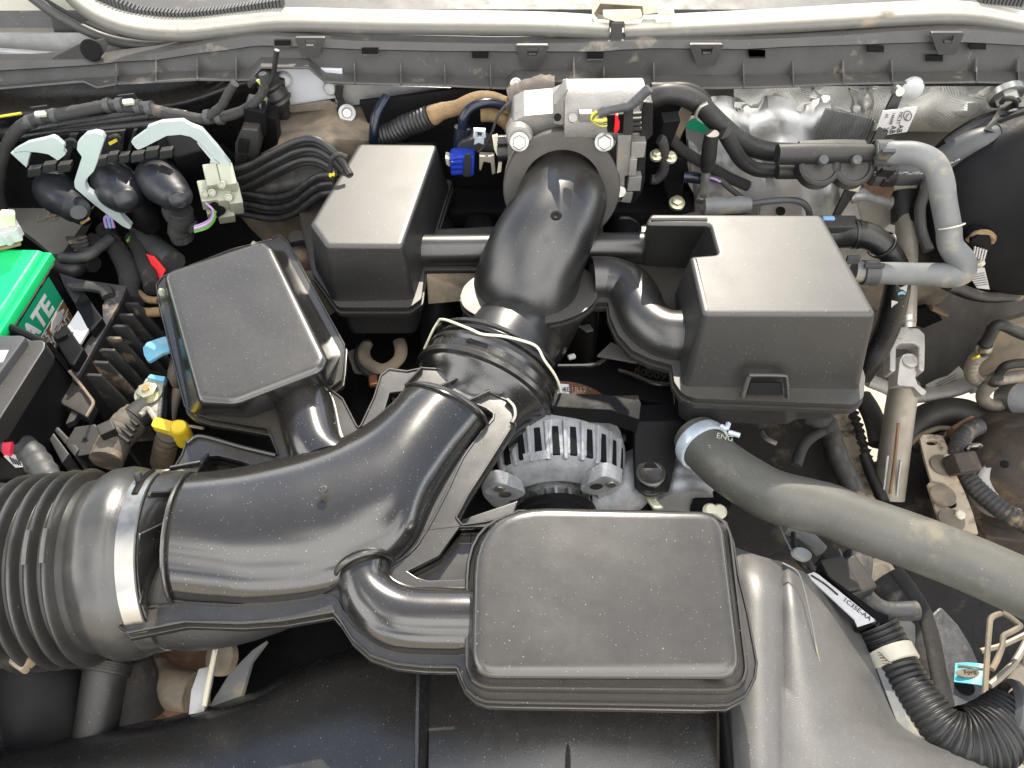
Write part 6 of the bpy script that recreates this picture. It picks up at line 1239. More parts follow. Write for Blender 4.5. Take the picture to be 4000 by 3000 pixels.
# grey heater hoses
t = thing('grey_heater_hose', 'dusty grey heater hose bending twice from the block to the rear right box', 'hose', W(8, 1500, 500, 0.92))
pth = [W(4, 955, 1103, 1.03), W(4, 1100, 1100, 1.025), W(4, 1250, 1108, 1.01), W(4, 1370, 1170, 0.995), W(4, 1425, 1290, 0.98), W(4, 1450, 1450, 0.965), W(4, 1485, 1640, 0.945), W(8, 1500, 290, 0.93), W(8, 1575, 400, 0.918), W(8, 1580, 478, 0.91), W(8, 1500, 505, 0.908), W(8, 1350, 502, 0.908), W(8, 1150, 495, 0.908), W(8, 950, 490, 0.908), W(8, 800, 478, 0.91)]
B().tube(pth, [0.0185, 0.0172, 0.0172, 0.0180, 0.0185, 0.0180, 0.0180, 0.0180, 0.0200, 0.0200, 0.0180, 0.0172, 0.0172, 0.0165, 0.0165], seg=24, n=8).end('hose_wall', 'rubber_grey', t, angle=80)
B().lathe(W(8, 915, 488, 0.908), (1, 0, 0), [(-0.012, 0.0172), (-0.011, 0.0192), (0.011, 0.0192), (0.012, 0.0172)], 30, caps=False).end('clamp_band', 'rubber_dark_grey', t)
for q_, s_ in ((W(8, 950, 438, 0.90), (0.030, 0.006, 0.006)), (W(8, 945, 560, 0.90), (0.012, 0.008, 0.010)), (W(8, 795, 395, 0.91), (0.02, 0.006, 0.014))): B().box(q_, s_).end('clamp_ear', 'rubber_dark_grey', t, bevel=0.001)
B().lathe(W(4, 1010, 1102, 1.03), (1, 0, 0), [(-0.014, 0.0175), (-0.013, 0.0195), (0.012, 0.0195), (0.013, 0.0175)], 30, caps=False).end('clamp_band', 'rubber_dark_grey', t)
B().box(W(4, 1025, 1115, 1.005), (0.02, 0.006, 0.03), (30, 0, 0)).end('clamp_ear', 'rubber_dark_grey', t, bevel=0.001)
rc = W(8, 1505, 150, 0.94)
B().lathe(rc, (0.10, -0.25, -0.30), [(0, 0.0182), (0.0006, 0.0188), (0.0016, 0.0188), (0.002, 0.0182)], 30, caps=False).end('paint_ring', 'label_cream', t)
t = thing('dark_heater_hose', 'darker printed rubber hose passing behind the grey hose bend to the right edge', 'hose', W(4, 1500, 1150, 1.06))
hp2 = [W(4, 930, 1245, 1.07), W(4, 1100, 1245, 1.07), W(4, 1270, 1235, 1.07), W(4, 1420, 1170, 1.07), W(4, 1560, 1085, 1.07), W(4, 1700, 1020, 1.07), W(4, 1850, 998, 1.07), W(4, 2100, 1000, 1.07), W(4, 2500, 1040, 1.07)]
B().tube(hp2, 0.0205, seg=24, n=7).end('hose_wall', 'rubber_dark_grey', t, angle=80)
text('>EPDM, SY, P<', 0.017, W(4, 1330, 1240, 1.0485), (-1, 0, 0), (0, 0.45, -0.8), 'label_white', t, ext=0.0004)
text('PM, SY, EPD', 0.016, W(4, 2180, 1040, 1.048), (-1, 0, 0.0), (0, 0.45, -0.8), 'label_white', t, ext=0.0004)
text('ENG FC', 0.012, W(4, 1572, 1140, 1.048), (-1, 0.0, -0.6), (0.4, 0.45, -0.8), 'label_white', t, ext=0.0004)
B().lathe(W(4, 1045, 1245, 1.07), (1, 0, 0), [(-0.008, 0.0208), (-0.007, 0.0225), (0.008, 0.0225), (0.009, 0.0208)], 30, caps=False).end('clamp_band', 'rubber', t)
for q_, s_ in ((W(4, 1035, 1240, 1.045), (0.022, 0.006, 0.02)), (W(4, 1020, 1315, 1.05), (0.008, 0.005, 0.016))): B().box(q_, s_, (25, 5, 0)).end('clamp_ear', 'rubber', t, bevel=0.001)
B().lathe(W(4, 1835, 1000, 1.07), (1, 0, 0.02), [(-0.006, 0.0208), (-0.005, 0.0225), (0.005, 0.0225), (0.006, 0.0208)], 30, caps=False).end('support_ring', 'rubber', t)
tag(B().tube([W(4, 1480, 1040, 1.10), W(4, 1600, 960, 1.10), W(4, 1720, 905, 1.12), W(4, 1800, 870, 1.13)], 0.010, seg=12).end('thin_hose', 'conduit_dusty'), 'thin dark hose above the printed rubber hose', 'hose')
tag(B().tube([W(4, 1330, 1290, 1.04), W(4, 1310, 1400, 1.03), W(4, 1280, 1500, 1.02), W(4, 1290, 1660, 1.0), W(8, 1340, 330, 0.97)], 0.0085, seg=12).end('thin_hose', 'conduit_dusty'), 'thin dark hose dropping between the steering shaft and the grey hose', 'hose')
# stud with strap
t = thing('ground_strap_stud', 'zinc stud and nut holding a black rubber strap at the upper right', 'stud', W(4, 1910, 720, 1.15))
sc_ = W(4, 1905, 700, 1.16); sa = V((0.10, -0.86, -0.32)).normalized()
B().lathe(sc_, sa, [(-0.01, 0.027), (0.0, 0.026), (0.002, 0.022)], 28).end('washer', 'zinc', t)
B().lathe(sc_, sa, [(0, 0.0185), (0.014, 0.018), (0.015, 0.013)], 6, x0=V((1, 0, 0.3))).end('nut', 'zinc', t, bevel=0.0008)
B().lathe(sc_, sa, [(0.0, 0.0078), (0.05, 0.0078), (0.052, 0.006)], 16).end('stud_rod', 'zinc', t)
B().plate([W(4, 1870, 735, 1.125), W(4, 1965, 730, 1.12), W(4, 1975, 770, 1.12), W(4, 1900, 800, 1.115), W(4, 1880, 900, 1.09), W(4, 1840, 960, 1.06), W(4, 1745, 930, 1.06), W(4, 1800, 860, 1.09), W(4, 1840, 800, 1.11)], 0.004).end('strap_band', 'rubber', t, bevel=0.001)
B().tube([W(4, 1865, 740, 1.12), W(4, 1900, 705, 1.115), W(4, 1960, 720, 1.115), W(4, 1970, 765, 1.12)], 0.004, seg=8).end('strap_eye', 'rubber', t)
t = thing('part_tag', 'white paper tag with printed codes on a black strap', 'tag', W(4, 1100, 880, 1.12))
tgp = WL(4, 1.115, [(1010, 800), (1258, 768), (1262, 780), (1185, 950), (945, 985)])
B().plate(tgp, 0.0012).end('tag_sheet', 'label_white', t)
tx = V((0, 0, -1)); ty = V((1, 0, 0))
txd = (W(4, 1130, 985, 1.11) - W(4, 1175, 850, 1.11)).normalized(); tyd = (W(4, 1220, 850, 1.11) - W(4, 1000, 870, 1.11)).normalized()
for s_, (x, y), sz in (('AB', (1128, 898), 0.012), ('AB', (1076, 905), 0.012), ('XB', (1022, 918), 0.012), ('HC3T', (1134, 808), 0.0085), ('14A098', (1084, 812), 0.0065), ('FC', (1034, 822), 0.006)):
    text(s_, sz, W(4, x, y, 1.1135), txd, tyd, 'black_print', t, ext=0.0002)
B().tube([W(4, 1190 + 28 * math.cos(a), 835 + 36 * math.sin(a), 1.113) for a in (2 * math.pi * i / 16 for i in range(17))], 0.0006, seg=5, n=1).end('oval_mark', 'black_print', t)
text('Ford', 0.006, W(4, 1184, 818, 1.1135), txd, tyd, 'black_print', t, ext=0.0002)
t = thing('harness_strap', 'long black strap running down from the firewall behind the white tag', 'strap', W(4, 1000, 1000, 1.12))
B().plate([W(4, 1090, 680, 1.135), W(4, 1155, 690, 1.135), W(4, 1120, 780, 1.13), W(4, 1080, 900, 1.12), W(4, 985, 1060, 1.10), W(4, 915, 1060, 1.10), W(4, 1010, 860, 1.12), W(4, 1050, 760, 1.13)], 0.006).end('upper_strap', 'rubber', t, bevel=0.001)
B().plate([W(4, 800, 1285, 1.09), W(4, 880, 1290, 1.09), W(4, 790, 1430, 1.08), W(4, 690, 1580, 1.06), W(4, 640, 1590, 1.06), W(4, 740, 1380, 1.08)], 0.006).end('lower_strap', 'rubber', t, bevel=0.001)
B().plate(WL(4, 1.072, [(790, 1275), (886, 1275), (832, 1382), (768, 1372)]), 0.001).end('small_label', 'label_cream', t)
for i in range(3): B().bar(W(4, 810 - i * 3, 1290 + i * 25, 1.0705), W(4, 855 - i * 10, 1292 + i * 25, 1.0705), 0.003, 0.0003, (0, -1, 0)).end('print_line', 'black_print', t)
B().lathe(W(4, 1125, 655, 1.14), (0, -0.9, 0.3), [(-0.01, 0.009), (0.006, 0.007)], 14).end('strap_stud', 'zinc', t)
tag(B().lathe(W(4, 1215, 635, 1.17), (0, -1, 0.1), [(0, 0.019), (0.006, 0.018), (0.010, 0.010)], 22).end('rubber_plug', 'white_plastic'), 'white plug half hidden under the lip right of the black strap', 'plug', 'white plugs in the firewall')
tag(B().tube(WL(4, 1.10, [(780, 1420), (860, 1400), (960, 1430), (1080, 1460)]), 0.012, seg=12, wob=0.1).end('grey_line', 'galvanised'), 'dull grey pipe running to the steering shaft cap', 'pipe')
tag(B().tube(WL(4, 1.11, [(870, 1370), (950, 1350), (1040, 1380)]), 0.016, seg=12, wob=0.1).end('bronze_lump', 'rust_brown'), 'rust coloured pipe stub beside the steering shaft cap', 'pipe')

# ------------------------------------------------------------------ steering shaft
t = thing('steering_shaft', 'grey steel steering shaft with a universal joint, running down at the right', 'steering shaft', P(8, 1190, 1050, 0.78))
s0, s1, s2 = W(8, 1180, -60, 1.10), W(8, 1185, 100, 1.07), W(8, 1190, 850, 0.915)
B().lathe(W(4, 1160, 1345, 1.13), (0, -0.8, -0.5), [(0, 0.034), (0.01, 0.036), (0.018, 0.030), (0.02, 0.02)], 30).end('top_collar', 'cream_plastic', t)
B().tube([W(4, 1170, 1380, 1.11), W(4, 1178, 1600, 1.07)], [0.0225, 0.0235], seg=24, n=1).end('black_sleeve', 'rubber', t)
B().tube([s1, W(8, 1185, 400, 1.0), s2], [0.0185, 0.0165, 0.0135], seg=24, n=2).end('upper_shaft', 'tube_steel', t)
B().tube([W(8, 1188, 790, 0.925), W(8, 1190, 880, 0.91)], [0.0135, 0.0125], seg=20, n=1).end('shaft_neck', 'zinc', t)
yk = [(1060, 1190), (1062, 1010), (1085, 900), (1130, 880), (1270, 885), (1318, 930), (1320, 1010), (1315, 1190), (1295, 1205), (1268, 1180), (1270, 1020), (1240, 995), (1140, 998), (1112, 1020), (1108, 1190), (1085, 1205)]
B().plate([P(8, x, y, 0.79 - (y - 1050) * 0.00008) for x, y in yk], 0.028).end('upper_yoke', 'yoke_steel', t, bevel=0.004)
B().lathe(P(8, 1128, 925, 0.797), (-0.2, -0.3, 0.9), [(0, 0.017), (0.003, 0.017), (0.0035, 0.013), (0.009, 0.0125), (0.010, 0.009)], 22).end('pinch_bolt', 'yoke_steel', t)
B().plate(fillet([P(8, x, y, 0.775 - (y - 1150) * 0.00012) for x, y in [(1115, 1300), (1135, 1120), (1160, 1078), (1225, 1072), (1262, 1110), (1268, 1170), (1245, 1240), (1260, 1290), (1330, 1345), (1300, 1380), (1230, 1310)]], 0.004, 2), 0.035).end('lower_yoke', 'yoke_steel', t, bevel=0.004)
B().lathe(P(8, 1205, 1125, 0.777), (0, -0.15, 1), [(-0.004, 0.0135), (0.003, 0.0135), (0.0045, 0.011)], 26).end('cross_cap', 'yoke_steel', t)
B().tube([P(8, 1170, 1280, 0.735), P(12, 1240, 200, 0.69), P(12, 1190, 560, 0.63), P(12, 1150, 900, 0.575)], [0.0245, 0.0255, 0.0265, 0.026], seg=28, n=3).end('lower_shaft', 'tube_steel', t)
for dx, y0, y1 in ((-52, 560, 860), (52, 600, 880)):
    B().tube([P(12, 1190 + dx, y0, 0.655), P(12, 1150 + dx + 8, y1, 0.60)], 0.0028, seg=6, n=8, wob=0.6).end('paint_scrape', 'galvanised', t)
B().tube([P(12, 1225, 310, 0.72), P(12, 1195, 600, 0.67), P(12, 1160, 860, 0.62)], 0.003, seg=6, n=4).end('spline_groove', 'rust_brown', t)
# black hose with arrow
t = thing('arrow_marked_hose', 'black hose with a white arrow print dropping behind the rear right box', 'hose', P(8, 1060, 800, 0.83))
hpx = [W(8, 560, 215, 0.99), W(8, 700, 215, 0.985), W(8, 850, 215, 0.975), W(8, 960, 255, 0.965), W(8, 1050, 340, 0.955), W(8, 1110, 450, 0.945), W(8, 1115, 580, 0.93), W(8, 1090, 720, 0.92), W(8, 1050, 860, 0.91), W(8, 990, 1000, 0.90), W(8, 930, 1110, 0.89), W(8, 860, 1230, 0.885)]
B().tube(hpx, [0.0225, 0.0225, 0.0220, 0.0195, 0.0185, 0.019, 0.0205, 0.0210, 0.0205, 0.0200, 0.0190, 0.018], seg=24, n=6).end('hose_wall', 'body_black', t, angle=80)
for (x, y, Y, a) in ((800, 212, 0.978, (1, 0, 0)), (830, 214, 0.977, (1, 0, 0)), (1005, 290, 0.96, (0.7, 0, -0.7))):
    B().lathe(W(8, x, y, Y), a, [(-0.003, 0.0222), (-0.002, 0.0236), (0.002, 0.0236), (0.003, 0.0222)], 26, caps=False).end('crimp_band', 'body_black', t)
B().plate([W(8, x, y, 0.9045) for x, y in [(1075, 690), (1120, 700), (1112, 765), (1130, 768), (1080, 818), (1055, 765), (1072, 765)]], 0.001).end('arrow_print', 'label_white', t)
B().plate([W(8, x, y, 0.908) for x, y in [(1130, 600), (1190, 580), (1182, 630), (1160, 615)]], 0.001).end('white_patch', 'label_white', t)
B().plate(fillet([W(8, x, y, 0.909) for x, y in [(1118, 635), (1150, 622), (1180, 635), (1165, 660), (1125, 662)]], 0.003, 2), 0.001).end('blue_patch', 'sky_tab', t)
text('GLA034', 0.013, W(8, 1135, 720, 0.9035), (-0.16, 0, -1), (1, 0, -0.16), 'label_white', t, ext=0.0003)
tag(B().box(W(8, 620, 100, 0.99), (0.018, 0.008, 0.006)).end('blue_clip', 'wire_blue', bevel=0.001), 'small blue clip behind the corner of the rear right box', 'clip')
tag(B().box(W(8, 690, 140, 0.985), (0.06, 0.03, 0.014)).end('hose_bracket', 'plastic_matte', bevel=0.003), 'dark grey bracket on the black hose behind the rear right box', 'bracket')

# ------------------------------------------------------------------ lower right: toe board, lines, frame, suspension
rows = []
for v, Y in ((560, 1.16), (640, 1.16), (760, 1.14), (900, 1.11), (1060, 1.08), (1200, 1.05), (1290, 1.03)):
    rows.append([W(8, 880 + i * 100 + (max(0, 1250 - v) * 0.05 if i < 3 else 0), v + (60 * math.exp(-((i - 3.5) / 2.2) ** 2) if v > 1000 else 0) - (0 if v < 1150 or i > 1 else 20), Y + 0.006 * math.sin(i)) for i in range(20)])
tag(finish(rows_sheet(rows, 0.01), 'felt_toe_board', 'heat_felt', angle=80), 'large dark brown felt covered toe board behind the steering shaft', 'toe board')
tag(B().plate(WL(8, 1.13, [(820, 560), (1560, 580), (1440, 700), (1330, 750), (1240, 760), (980, 770), (840, 700)]), 0.01).end('toe_board_sheet', 'dirty_metal', bevel=0.003), 'dull tan metal panel above the dark felt toe board', 'panel')
tag(B().plate(WL(8, 1.10, [(1240, 760), (1330, 738), (1400, 770), (1440, 830), (1300, 890), (1240, 860)]), 0.01).end('floor_opening', 'void_black'), 'black opening in the toe board right of the steering shaft', 'opening')
tag(B().tube(WL(8, 1.09, [(1360, 740), (1420, 770), (1470, 790)]), 0.008, seg=8, flat=0.5).end('brass_edge', 'fabric_tan'), 'tan bent edge beside the black toe board opening', 'edge')
t = thing('silver_floor_label', 'long silver paper label on the lower edge of the felt toe board', 'label', W(8, 1460, 1280, 1.01))
B().plate(WL(8, 1.005, [(1320, 1300), (1400, 1260), (1480, 1235), (1560, 1165), (1620, 1230), (1625, 1265), (1500, 1310), (1340, 1375)]), 0.002).end('label_sheet', 'foil_blanket', t, bevel=0.0005)
for i in range(3): B().bar(W(8, 1400, 1290 + i * 16, 1.003), W(8, 1540, 1215 + i * 22, 1.003), 0.0025, 0.0003, (0, -1, 0)).end('print_line', 'dirty_metal', t)
tag(B().tube([W(8, 900, 1260, 1.0), W(8, 1000, 1300, 0.995), W(8, 1100, 1345, 0.99), W(8, 1230, 1372, 0.99), W(8, 1380, 1365, 0.99), W(8, 1500, 1335, 0.99), W(8, 1640, 1290, 0.99)], 0.017, seg=14, flat=0.6, wob=0.08).end('floor_edge_rail', 'yoke_steel', angle=70), 'curved pale rail along the bottom edge of the toe board', 'rail')
tag(B().plate(WL(8, 1.02, [(1770, 880), (1900, 840), (2100, 780), (2100, 1280), (1650, 1280), (1640, 1200), (1740, 1080)]), 0.01).end('grey_floor_pan', 'galvanised' if False else 'dirty_metal', bevel=0.003), 'mottled grey floor pan behind the braided lines', 'floor pan')
tag(B().plate(WL(8, 1.0, [(1620, 1300), (1700, 1300), (2100, 1290), (2100, 1330), (1790, 1330), (1640, 1370)]), 0.02).end('floor_rail', 'yoke_steel', bevel=0.003), 'pale horizontal rail under the braided lines', 'rail')
t = thing('upper_brake_line', 'upper braided brake line with black end and yellow mark', 'brake line', W(8, 1700, 1150, 0.96))
B().tube([W(8, 2100, 960, 0.96), W(8, 1990, 920, 0.96), W(8, 1880, 870, 0.96), W(8, 1820, 880, 0.96), W(8, 1780, 950, 0.955), W(8, 1745, 1010, 0.95)], 0.0105, seg=14).end('black_end', 'rubber', t)
B().tube(WL(8, 0.95, [(1748, 1005), (1738, 1035), (1722, 1070)]), [0.0125, 0.0145, 0.0105], seg=16, n=3).end('ferrule', 'bright_steel', t)
B().tube(WL(8, 0.95, [(1722, 1070), (1670, 1120), (1645, 1190), (1670, 1255), (1740, 1275), (1850, 1255), (1950, 1240), (2100, 1225)]), 0.0115, seg=14, rf=corr(0.004, 0.07), samples=110).end('braid', 'tube_steel', t)
B().box(W(8, 1683, 1098, 0.936), (0.009, 0.004, 0.010), (30, 0, 30)).end('yellow_mark', 'yellow', t)
t = thing('lower_brake_line', 'lower brake line with black bend and white ring above the bright ground', 'brake line', W(8, 1780, 1350, 0.93))
B().tube(WL(8, 0.94, [(2100, 1135), (1960, 1145), (1890, 1165), (1855, 1205), (1825, 1240)]), 0.0085, seg=14).end('black_end', 'rubber', t)
B().tube(WL(8, 0.93, [(1832, 1235), (1815, 1262), (1800, 1290)]), [0.012, 0.0135, 0.0105], seg=16, n=3).end('ferrule', 'bright_steel', t)
B().tube(WL(8, 0.93, [(1800, 1290), (1750, 1335), (1730, 1390), (1775, 1435), (1860, 1445), (1960, 1430)]), 0.0115, seg=14, rf=corr(0.004, 0.06), samples=90).end('hose_run', 'tube_steel', t)
tag(B().lathe(W(8, 2040, 1400, 0.92), (0, -0.7, 0.7), [(-0.05, 0.03), (0, 0.034), (0.01, 0.02)], 26).end('caliper_cap', 'rubber_grey'), 'grey rounded cap at the right edge above the wheel', 'cap')
# wheel well pieces seen under the toe board
ZL = 0.55
t = thing('front_tyre_edge', 'black curved rubber edge of the wheel seen against the bright ground', 'tyre', P(12, 1600, 300, 0.5))
B().tube([P(12, 1270, 480, 0.52), P(12, 1350, 360, 0.54), P(12, 1480, 270, 0.56), P(12, 1640, 235, 0.57), P(12, 1780, 260, 0.57), P(12, 1880, 330, 0.56), P(12, 2000, 420, 0.54)], 0.032, seg=20).end('sidewall', 'rubber', t)
B().tube([P(12, 1290, 500, 0.54), P(12, 1390, 410, 0.56), P(12, 1530, 350, 0.575), P(12, 1660, 350, 0.58)], 0.005, seg=8).end('sidewall_bead', 'dirty_metal', t)
struct(B().slab([ccw(PL(12, 0.46, [(-300, 120), (760, 120), (850, 330), (1000, 640), (1250, 470), (1600, 300), (1900, 320), (2400, 330), (3700, 340), (3700, 2600), (-200, 2600)]))], 0.01).end('wheelhouse_floor', 'dark_underbody'))
t = thing('axle_knuckle', 'rusty dust covered axle casting at the lower right edge', 'axle', P(21, 1400, 600, 0.5))
B().tube([P(21, 900, 700, 0.50), P(21, 1150, 620, 0.52), P(21, 1400, 500, 0.53), P(21, 1700, 420, 0.54)], [0.07, 0.09, 0.10, 0.10], seg=24, wob=0.04).end('axle_tube', 'axle_dirt', t, angle=70)
B().lathe(P(21, 1650, 560, 0.60), (-0.2, -0.4, 0.9), [(-0.06, 0.10), (0.0, 0.095), (0.03, 0.07), (0.045, 0.03)], 36).end('coil_seat', 'axle_dirt', t)
B().lathe(P(21, 1480, 505, 0.645), (-0.3, -0.4, 0.85), [(0, 0.007), (0.001, 0.006)], 14).end('bolt_hole', 'void_black', t)
B().lathe(P(21, 1500, 720, 0.60), (-0.2, -0.5, 0.8), [(-0.03, 0.055), (0.0, 0.05), (0.005, 0.042)], 30).end('shock_seat', 'yoke_steel', t)
B().plate(PL(21, 0.50, [(1000, 560), (1300, 500), (1420, 820), (1700, 1050), (1700, 1230), (1320, 1180), (1080, 900)]), 0.04).end('control_arm', 'axle_dirt', t, bevel=0.006)
t = thing('axle_bracket', 'tan dusty steel bracket with oval holes and two studs', 'bracket', P(21, 920, 600, 0.6))
def slabhole(pts, holes, z, th, nm, m_, par):
    bm = bmesh.new(); slab(bm, [ccw(PL(21, z, pts))] + [ccw(PL(21, z, h))[::-1] for h in holes], th); return finish(bm, nm, m_, par, bevel=0.0015)
def ell(cx_, cy_, rx, ry, n_=12): return [(cx_ + rx * math.cos(2 * math.pi * i / n_), cy_ + ry * math.sin(2 * math.pi * i / n_)) for i in range(n_)]
slabhole([(697, 270), (720, 235), (800, 228), (905, 240), (950, 340), (1010, 560), (1060, 660), (940, 690), (800, 650), (740, 450)], [ell(805, 308, 52, 24)], 0.63, 0.006, 'upper_plate', 'tan_bracket', t)
slabhole([(765, 690), (790, 668), (1060, 650), (1120, 780), (1190, 960), (1240, 1150), (1030, 1090), (870, 1015), (830, 900)], [ell(992, 878, 45, 34)], 0.622, 0.006, 'lower_plate', 'tan_bracket', t)
for x, y in ((905, 515), (905, 795), (985, 1020)):
    B().lathe(P(21, x, y, 0.632), (0, 0, 1), [(0, 0.022), (0.003, 0.021), (0.004, 0.012)], 22).end('washer', 'dirty_metal', t)
for x, y in ((942, 468), (1050, 985)):
    B().lathe(P(21, x, y, 0.632), (0, -0.2, 1), [(-0.01, 0.008), (0.008, 0.008), (0.010, 0.006)], 16).end('stud', 'label_cream', t)
tag(B().tube([P(21, 1240, 150, 0.64), P(21, 1130, 210, 0.64), P(21, 1060, 320, 0.635), P(21, 1045, 440, 0.63), P(21, 1080, 560, 0.62), P(21, 1200, 710, 0.62), P(21, 1350, 850, 0.62), P(21, 1500, 960, 0.62), P(21, 1720, 1080, 0.62)], 0.0155, seg=12, samples=120, rf=corr(0.008, 0.08)).end('wheel_sensor_conduit', 'conduit_dusty', angle=80), 'dusty corrugated conduit curving over the axle casting', 'conduit')
tag(B().box(P(21, 1085, 500, 0.65), (0.05, 0.035, 0.03), (20, 10, 15)).end('conduit_clip', 'axle_dirt', bevel=0.004), 'crusty clip round the conduit over the axle', 'clip')
tag(B().tube(PL(21, 0.66, [(1120, 375), (1160, 335), (1240, 330), (1260, 350)]), 0.004, seg=8).end('bent_pin', 'bright_steel'), 'small bright bent pin beside the conduit', 'pin')
tag(B().box(P(21, 1110, 185, 0.62), (0.06, 0.03, 0.03), (0, 0, 30)).end('red_stopper', 'rust_brown', bevel=0.008), 'dull red cap behind the conduit at the wheel', 'cap')
# shiny tan lit panel and black strips between the box and the shaft
tag(B().plate(PL(12, 0.55, [(700, 130), (830, 200), (900, 330), (1000, 620), (1110, 900), (900, 850), (780, 640), (700, 430), (620, 300)]), 0.02).end('inner_arch_panel', 'body_silver' if False else 'tan_bracket', bevel=0.004), 'tan sunlit inner arch panel below the rear right box', 'panel')
tag(B().tube(PL(12, 0.62, [(930, 90), (1000, 200), (1050, 330), (1080, 480)]), 0.02, seg=12, flat=0.6).end('black_arch_strip', 'rubber'), 'black strip left of the lower steering shaft', 'strip')
for i in range(9):
    pts = [(840 + i * 18, 190 + i * 52), (860 + i * 18, 215 + i * 52), (900 + i * 16, 245 + i * 50)]
    if i == 0: comb = thing('torn_rubber_comb', 'ragged black rubber comb strip against the tan panel', 'rubber strip', P(12, 900, 400, 0.6))
    B().tube(PL(12, 0.60, pts), 0.008, seg=6, n=2, wob=0.4).end('comb_tooth', 'rubber', comb)
tag(B().tube(PL(12, 0.60, [(960, 560), (1000, 680), (1050, 800), (1110, 930)]), 0.010, seg=10).tube(PL(12, 0.60, [(1000, 600), (1060, 760), (1130, 920)]), 0.006, seg=8).end('black_door_strip', 'rubber'), 'two thin black strips reaching the radiator hose left of the shaft', 'strip')
tag(B().tube([P(12, 660, 330, 0.75), P(12, 700, 430, 0.72), P(12, 740, 560, 0.70), P(12, 800, 690, 0.68), P(12, 870, 830, 0.66)], 0.017, seg=14, rf=corr(0.03, 0.08), samples=50).end('ribbed_cable', 'conduit', angle=80), 'ribbed black cable dropping behind the radiator hose', 'cable')
tag(B().tube([P(12, 500, 270, 0.80), P(12, 600, 300, 0.80), P(12, 690, 290, 0.79), P(12, 700, 330, 0.79), P(12, 640, 360, 0.78), P(12, 540, 420, 0.77), P(12, 470, 500, 0.76), P(12, 420, 640, 0.75)], 0.009, seg=12, wob=0.08).end('grey_taped_cable', 'cloth_tape', angle=70), 'grey taped cable curling under the rear right box', 'cable')
tag(B().tube([P(12, 150, 380, 0.80), P(12, 190, 430, 0.80), P(12, 270, 468, 0.80)], 0.004, seg=8).end('bright_rod', 'zinc'), 'thin bright rod in the dark above the radiator hose', 'rod')

# ================================================================== radiator hose
t = thing('radiator_hose', 'thick dusty grey green radiator hose crossing to the right edge', 'hose', P(12, 700, 800, 0.85))
rp = [P(11, 1440, 400, 0.905), P(11, 1530, 520, 0.912), P(11, 1660, 640, 0.92), P(11, 1850, 770, 0.925), P(11, 2080, 890, 0.93), P(12, 650, 985, 0.93), P(12, 900, 1085, 0.93), P(12, 1200, 1190, 0.93), P(12, 1500, 1300, 0.93), P(12, 1850, 1440, 0.93), P(12, 2400, 1690, 0.93), P(12, 2900, 1960, 0.92), P(12, 3300, 2240, 0.88)]
B().tube(rp, [0.0315, 0.0325, 0.0330, 0.0335, 0.0335, 0.034, 0.034, 0.034, 0.034, 0.034, 0.034, 0.034, 0.034], seg=40, n=8).end('hose_wall', 'rubber_hose_dusty', t, angle=80)
tan = (rp[2] - rp[0]).normalized()
B().lathe(rp[1] - tan * 0.012, tan, [(-0.009, 0.033), (-0.008, 0.0365), (-0.004, 0.0375), (0.004, 0.0375), (0.008, 0.0365), (0.009, 0.033)], 40, caps=False).end('spring_clamp', 'spring_clamp', t)
for q_ in ([(1700, 380), (1740, 390), (1790, 405)], [(1640, 330), (1680, 350), (1700, 310)]): B().tube(PL(11, 0.95, q_), 0.0035, seg=8).end('clamp_ear', 'spring_clamp', t)
text('ENG', 0.011, P(11, 1600, 420, 0.9485), (1, -0.35, 0.05), (0.3, 1, 0.2), 'pale_green_plastic', t, ext=0.0002); text('7AAA', 0.008, P(11, 1535, 478, 0.9465), (0.4, -1, 0), (1, 0.4, 0), 'pale_green_plastic', t, ext=0.0002)
tag(B().tube([P(12, 320, 1120, 0.82), P(12, 420, 1150, 0.81), P(12, 520, 1210, 0.80), P(12, 620, 1310, 0.79)], 0.010, seg=12).end('curved_bracket', 'rubber_grey', angle=80), 'pale blue grey curved bracket edge under the radiator hose', 'bracket')
# ================================================================== radiator shroud across the bottom
sh = thing('radiator_shroud', 'large satin black radiator shroud along the bottom of the picture', 'radiator shroud', P(0, 1100, 1640, 0.80))
def zs(*rows): return [[P(0, x, y, z) for x, y, z in r] for r in rows]
# left wing
X = [-60, 40, 120, 176, 240, 302, 360, 407, 470, 550, 608, 680, 760, 850, 905]
bk = [1640, 1600, 1592, 1583, 1573, 1561, 1550, 1538, 1520, 1495, 1462, 1425, 1400, 1385, 1380]
rows = []
for q in (0, 0.06, 0.15, 0.3, 0.5, 0.75, 1.0):
    r = []
    for i, (x, y0) in enumerate(zip(X, bk)):
        y1 = 1760; y = y0 + (y1 - y0) * q
        z = 0.80 + 0.07 * min(1, (i / 9)) + 0.03 * math.sin(min(1, q * 1.6) * math.pi / 2) - (0.025 if q == 0 else 0) + (0.03 * math.exp(-((x - 60) / 90) ** 2) if q > 0.2 else 0)
        r.append(P(0, x - (0 if i < 13 else (y - 1380) * 0.04 * (1 if i == 14 else 0.5)), y, z))
    rows.append(r)
finish(rows_sheet(rows, 0.004), 'left_wing', 'shroud', sh, angle=60)
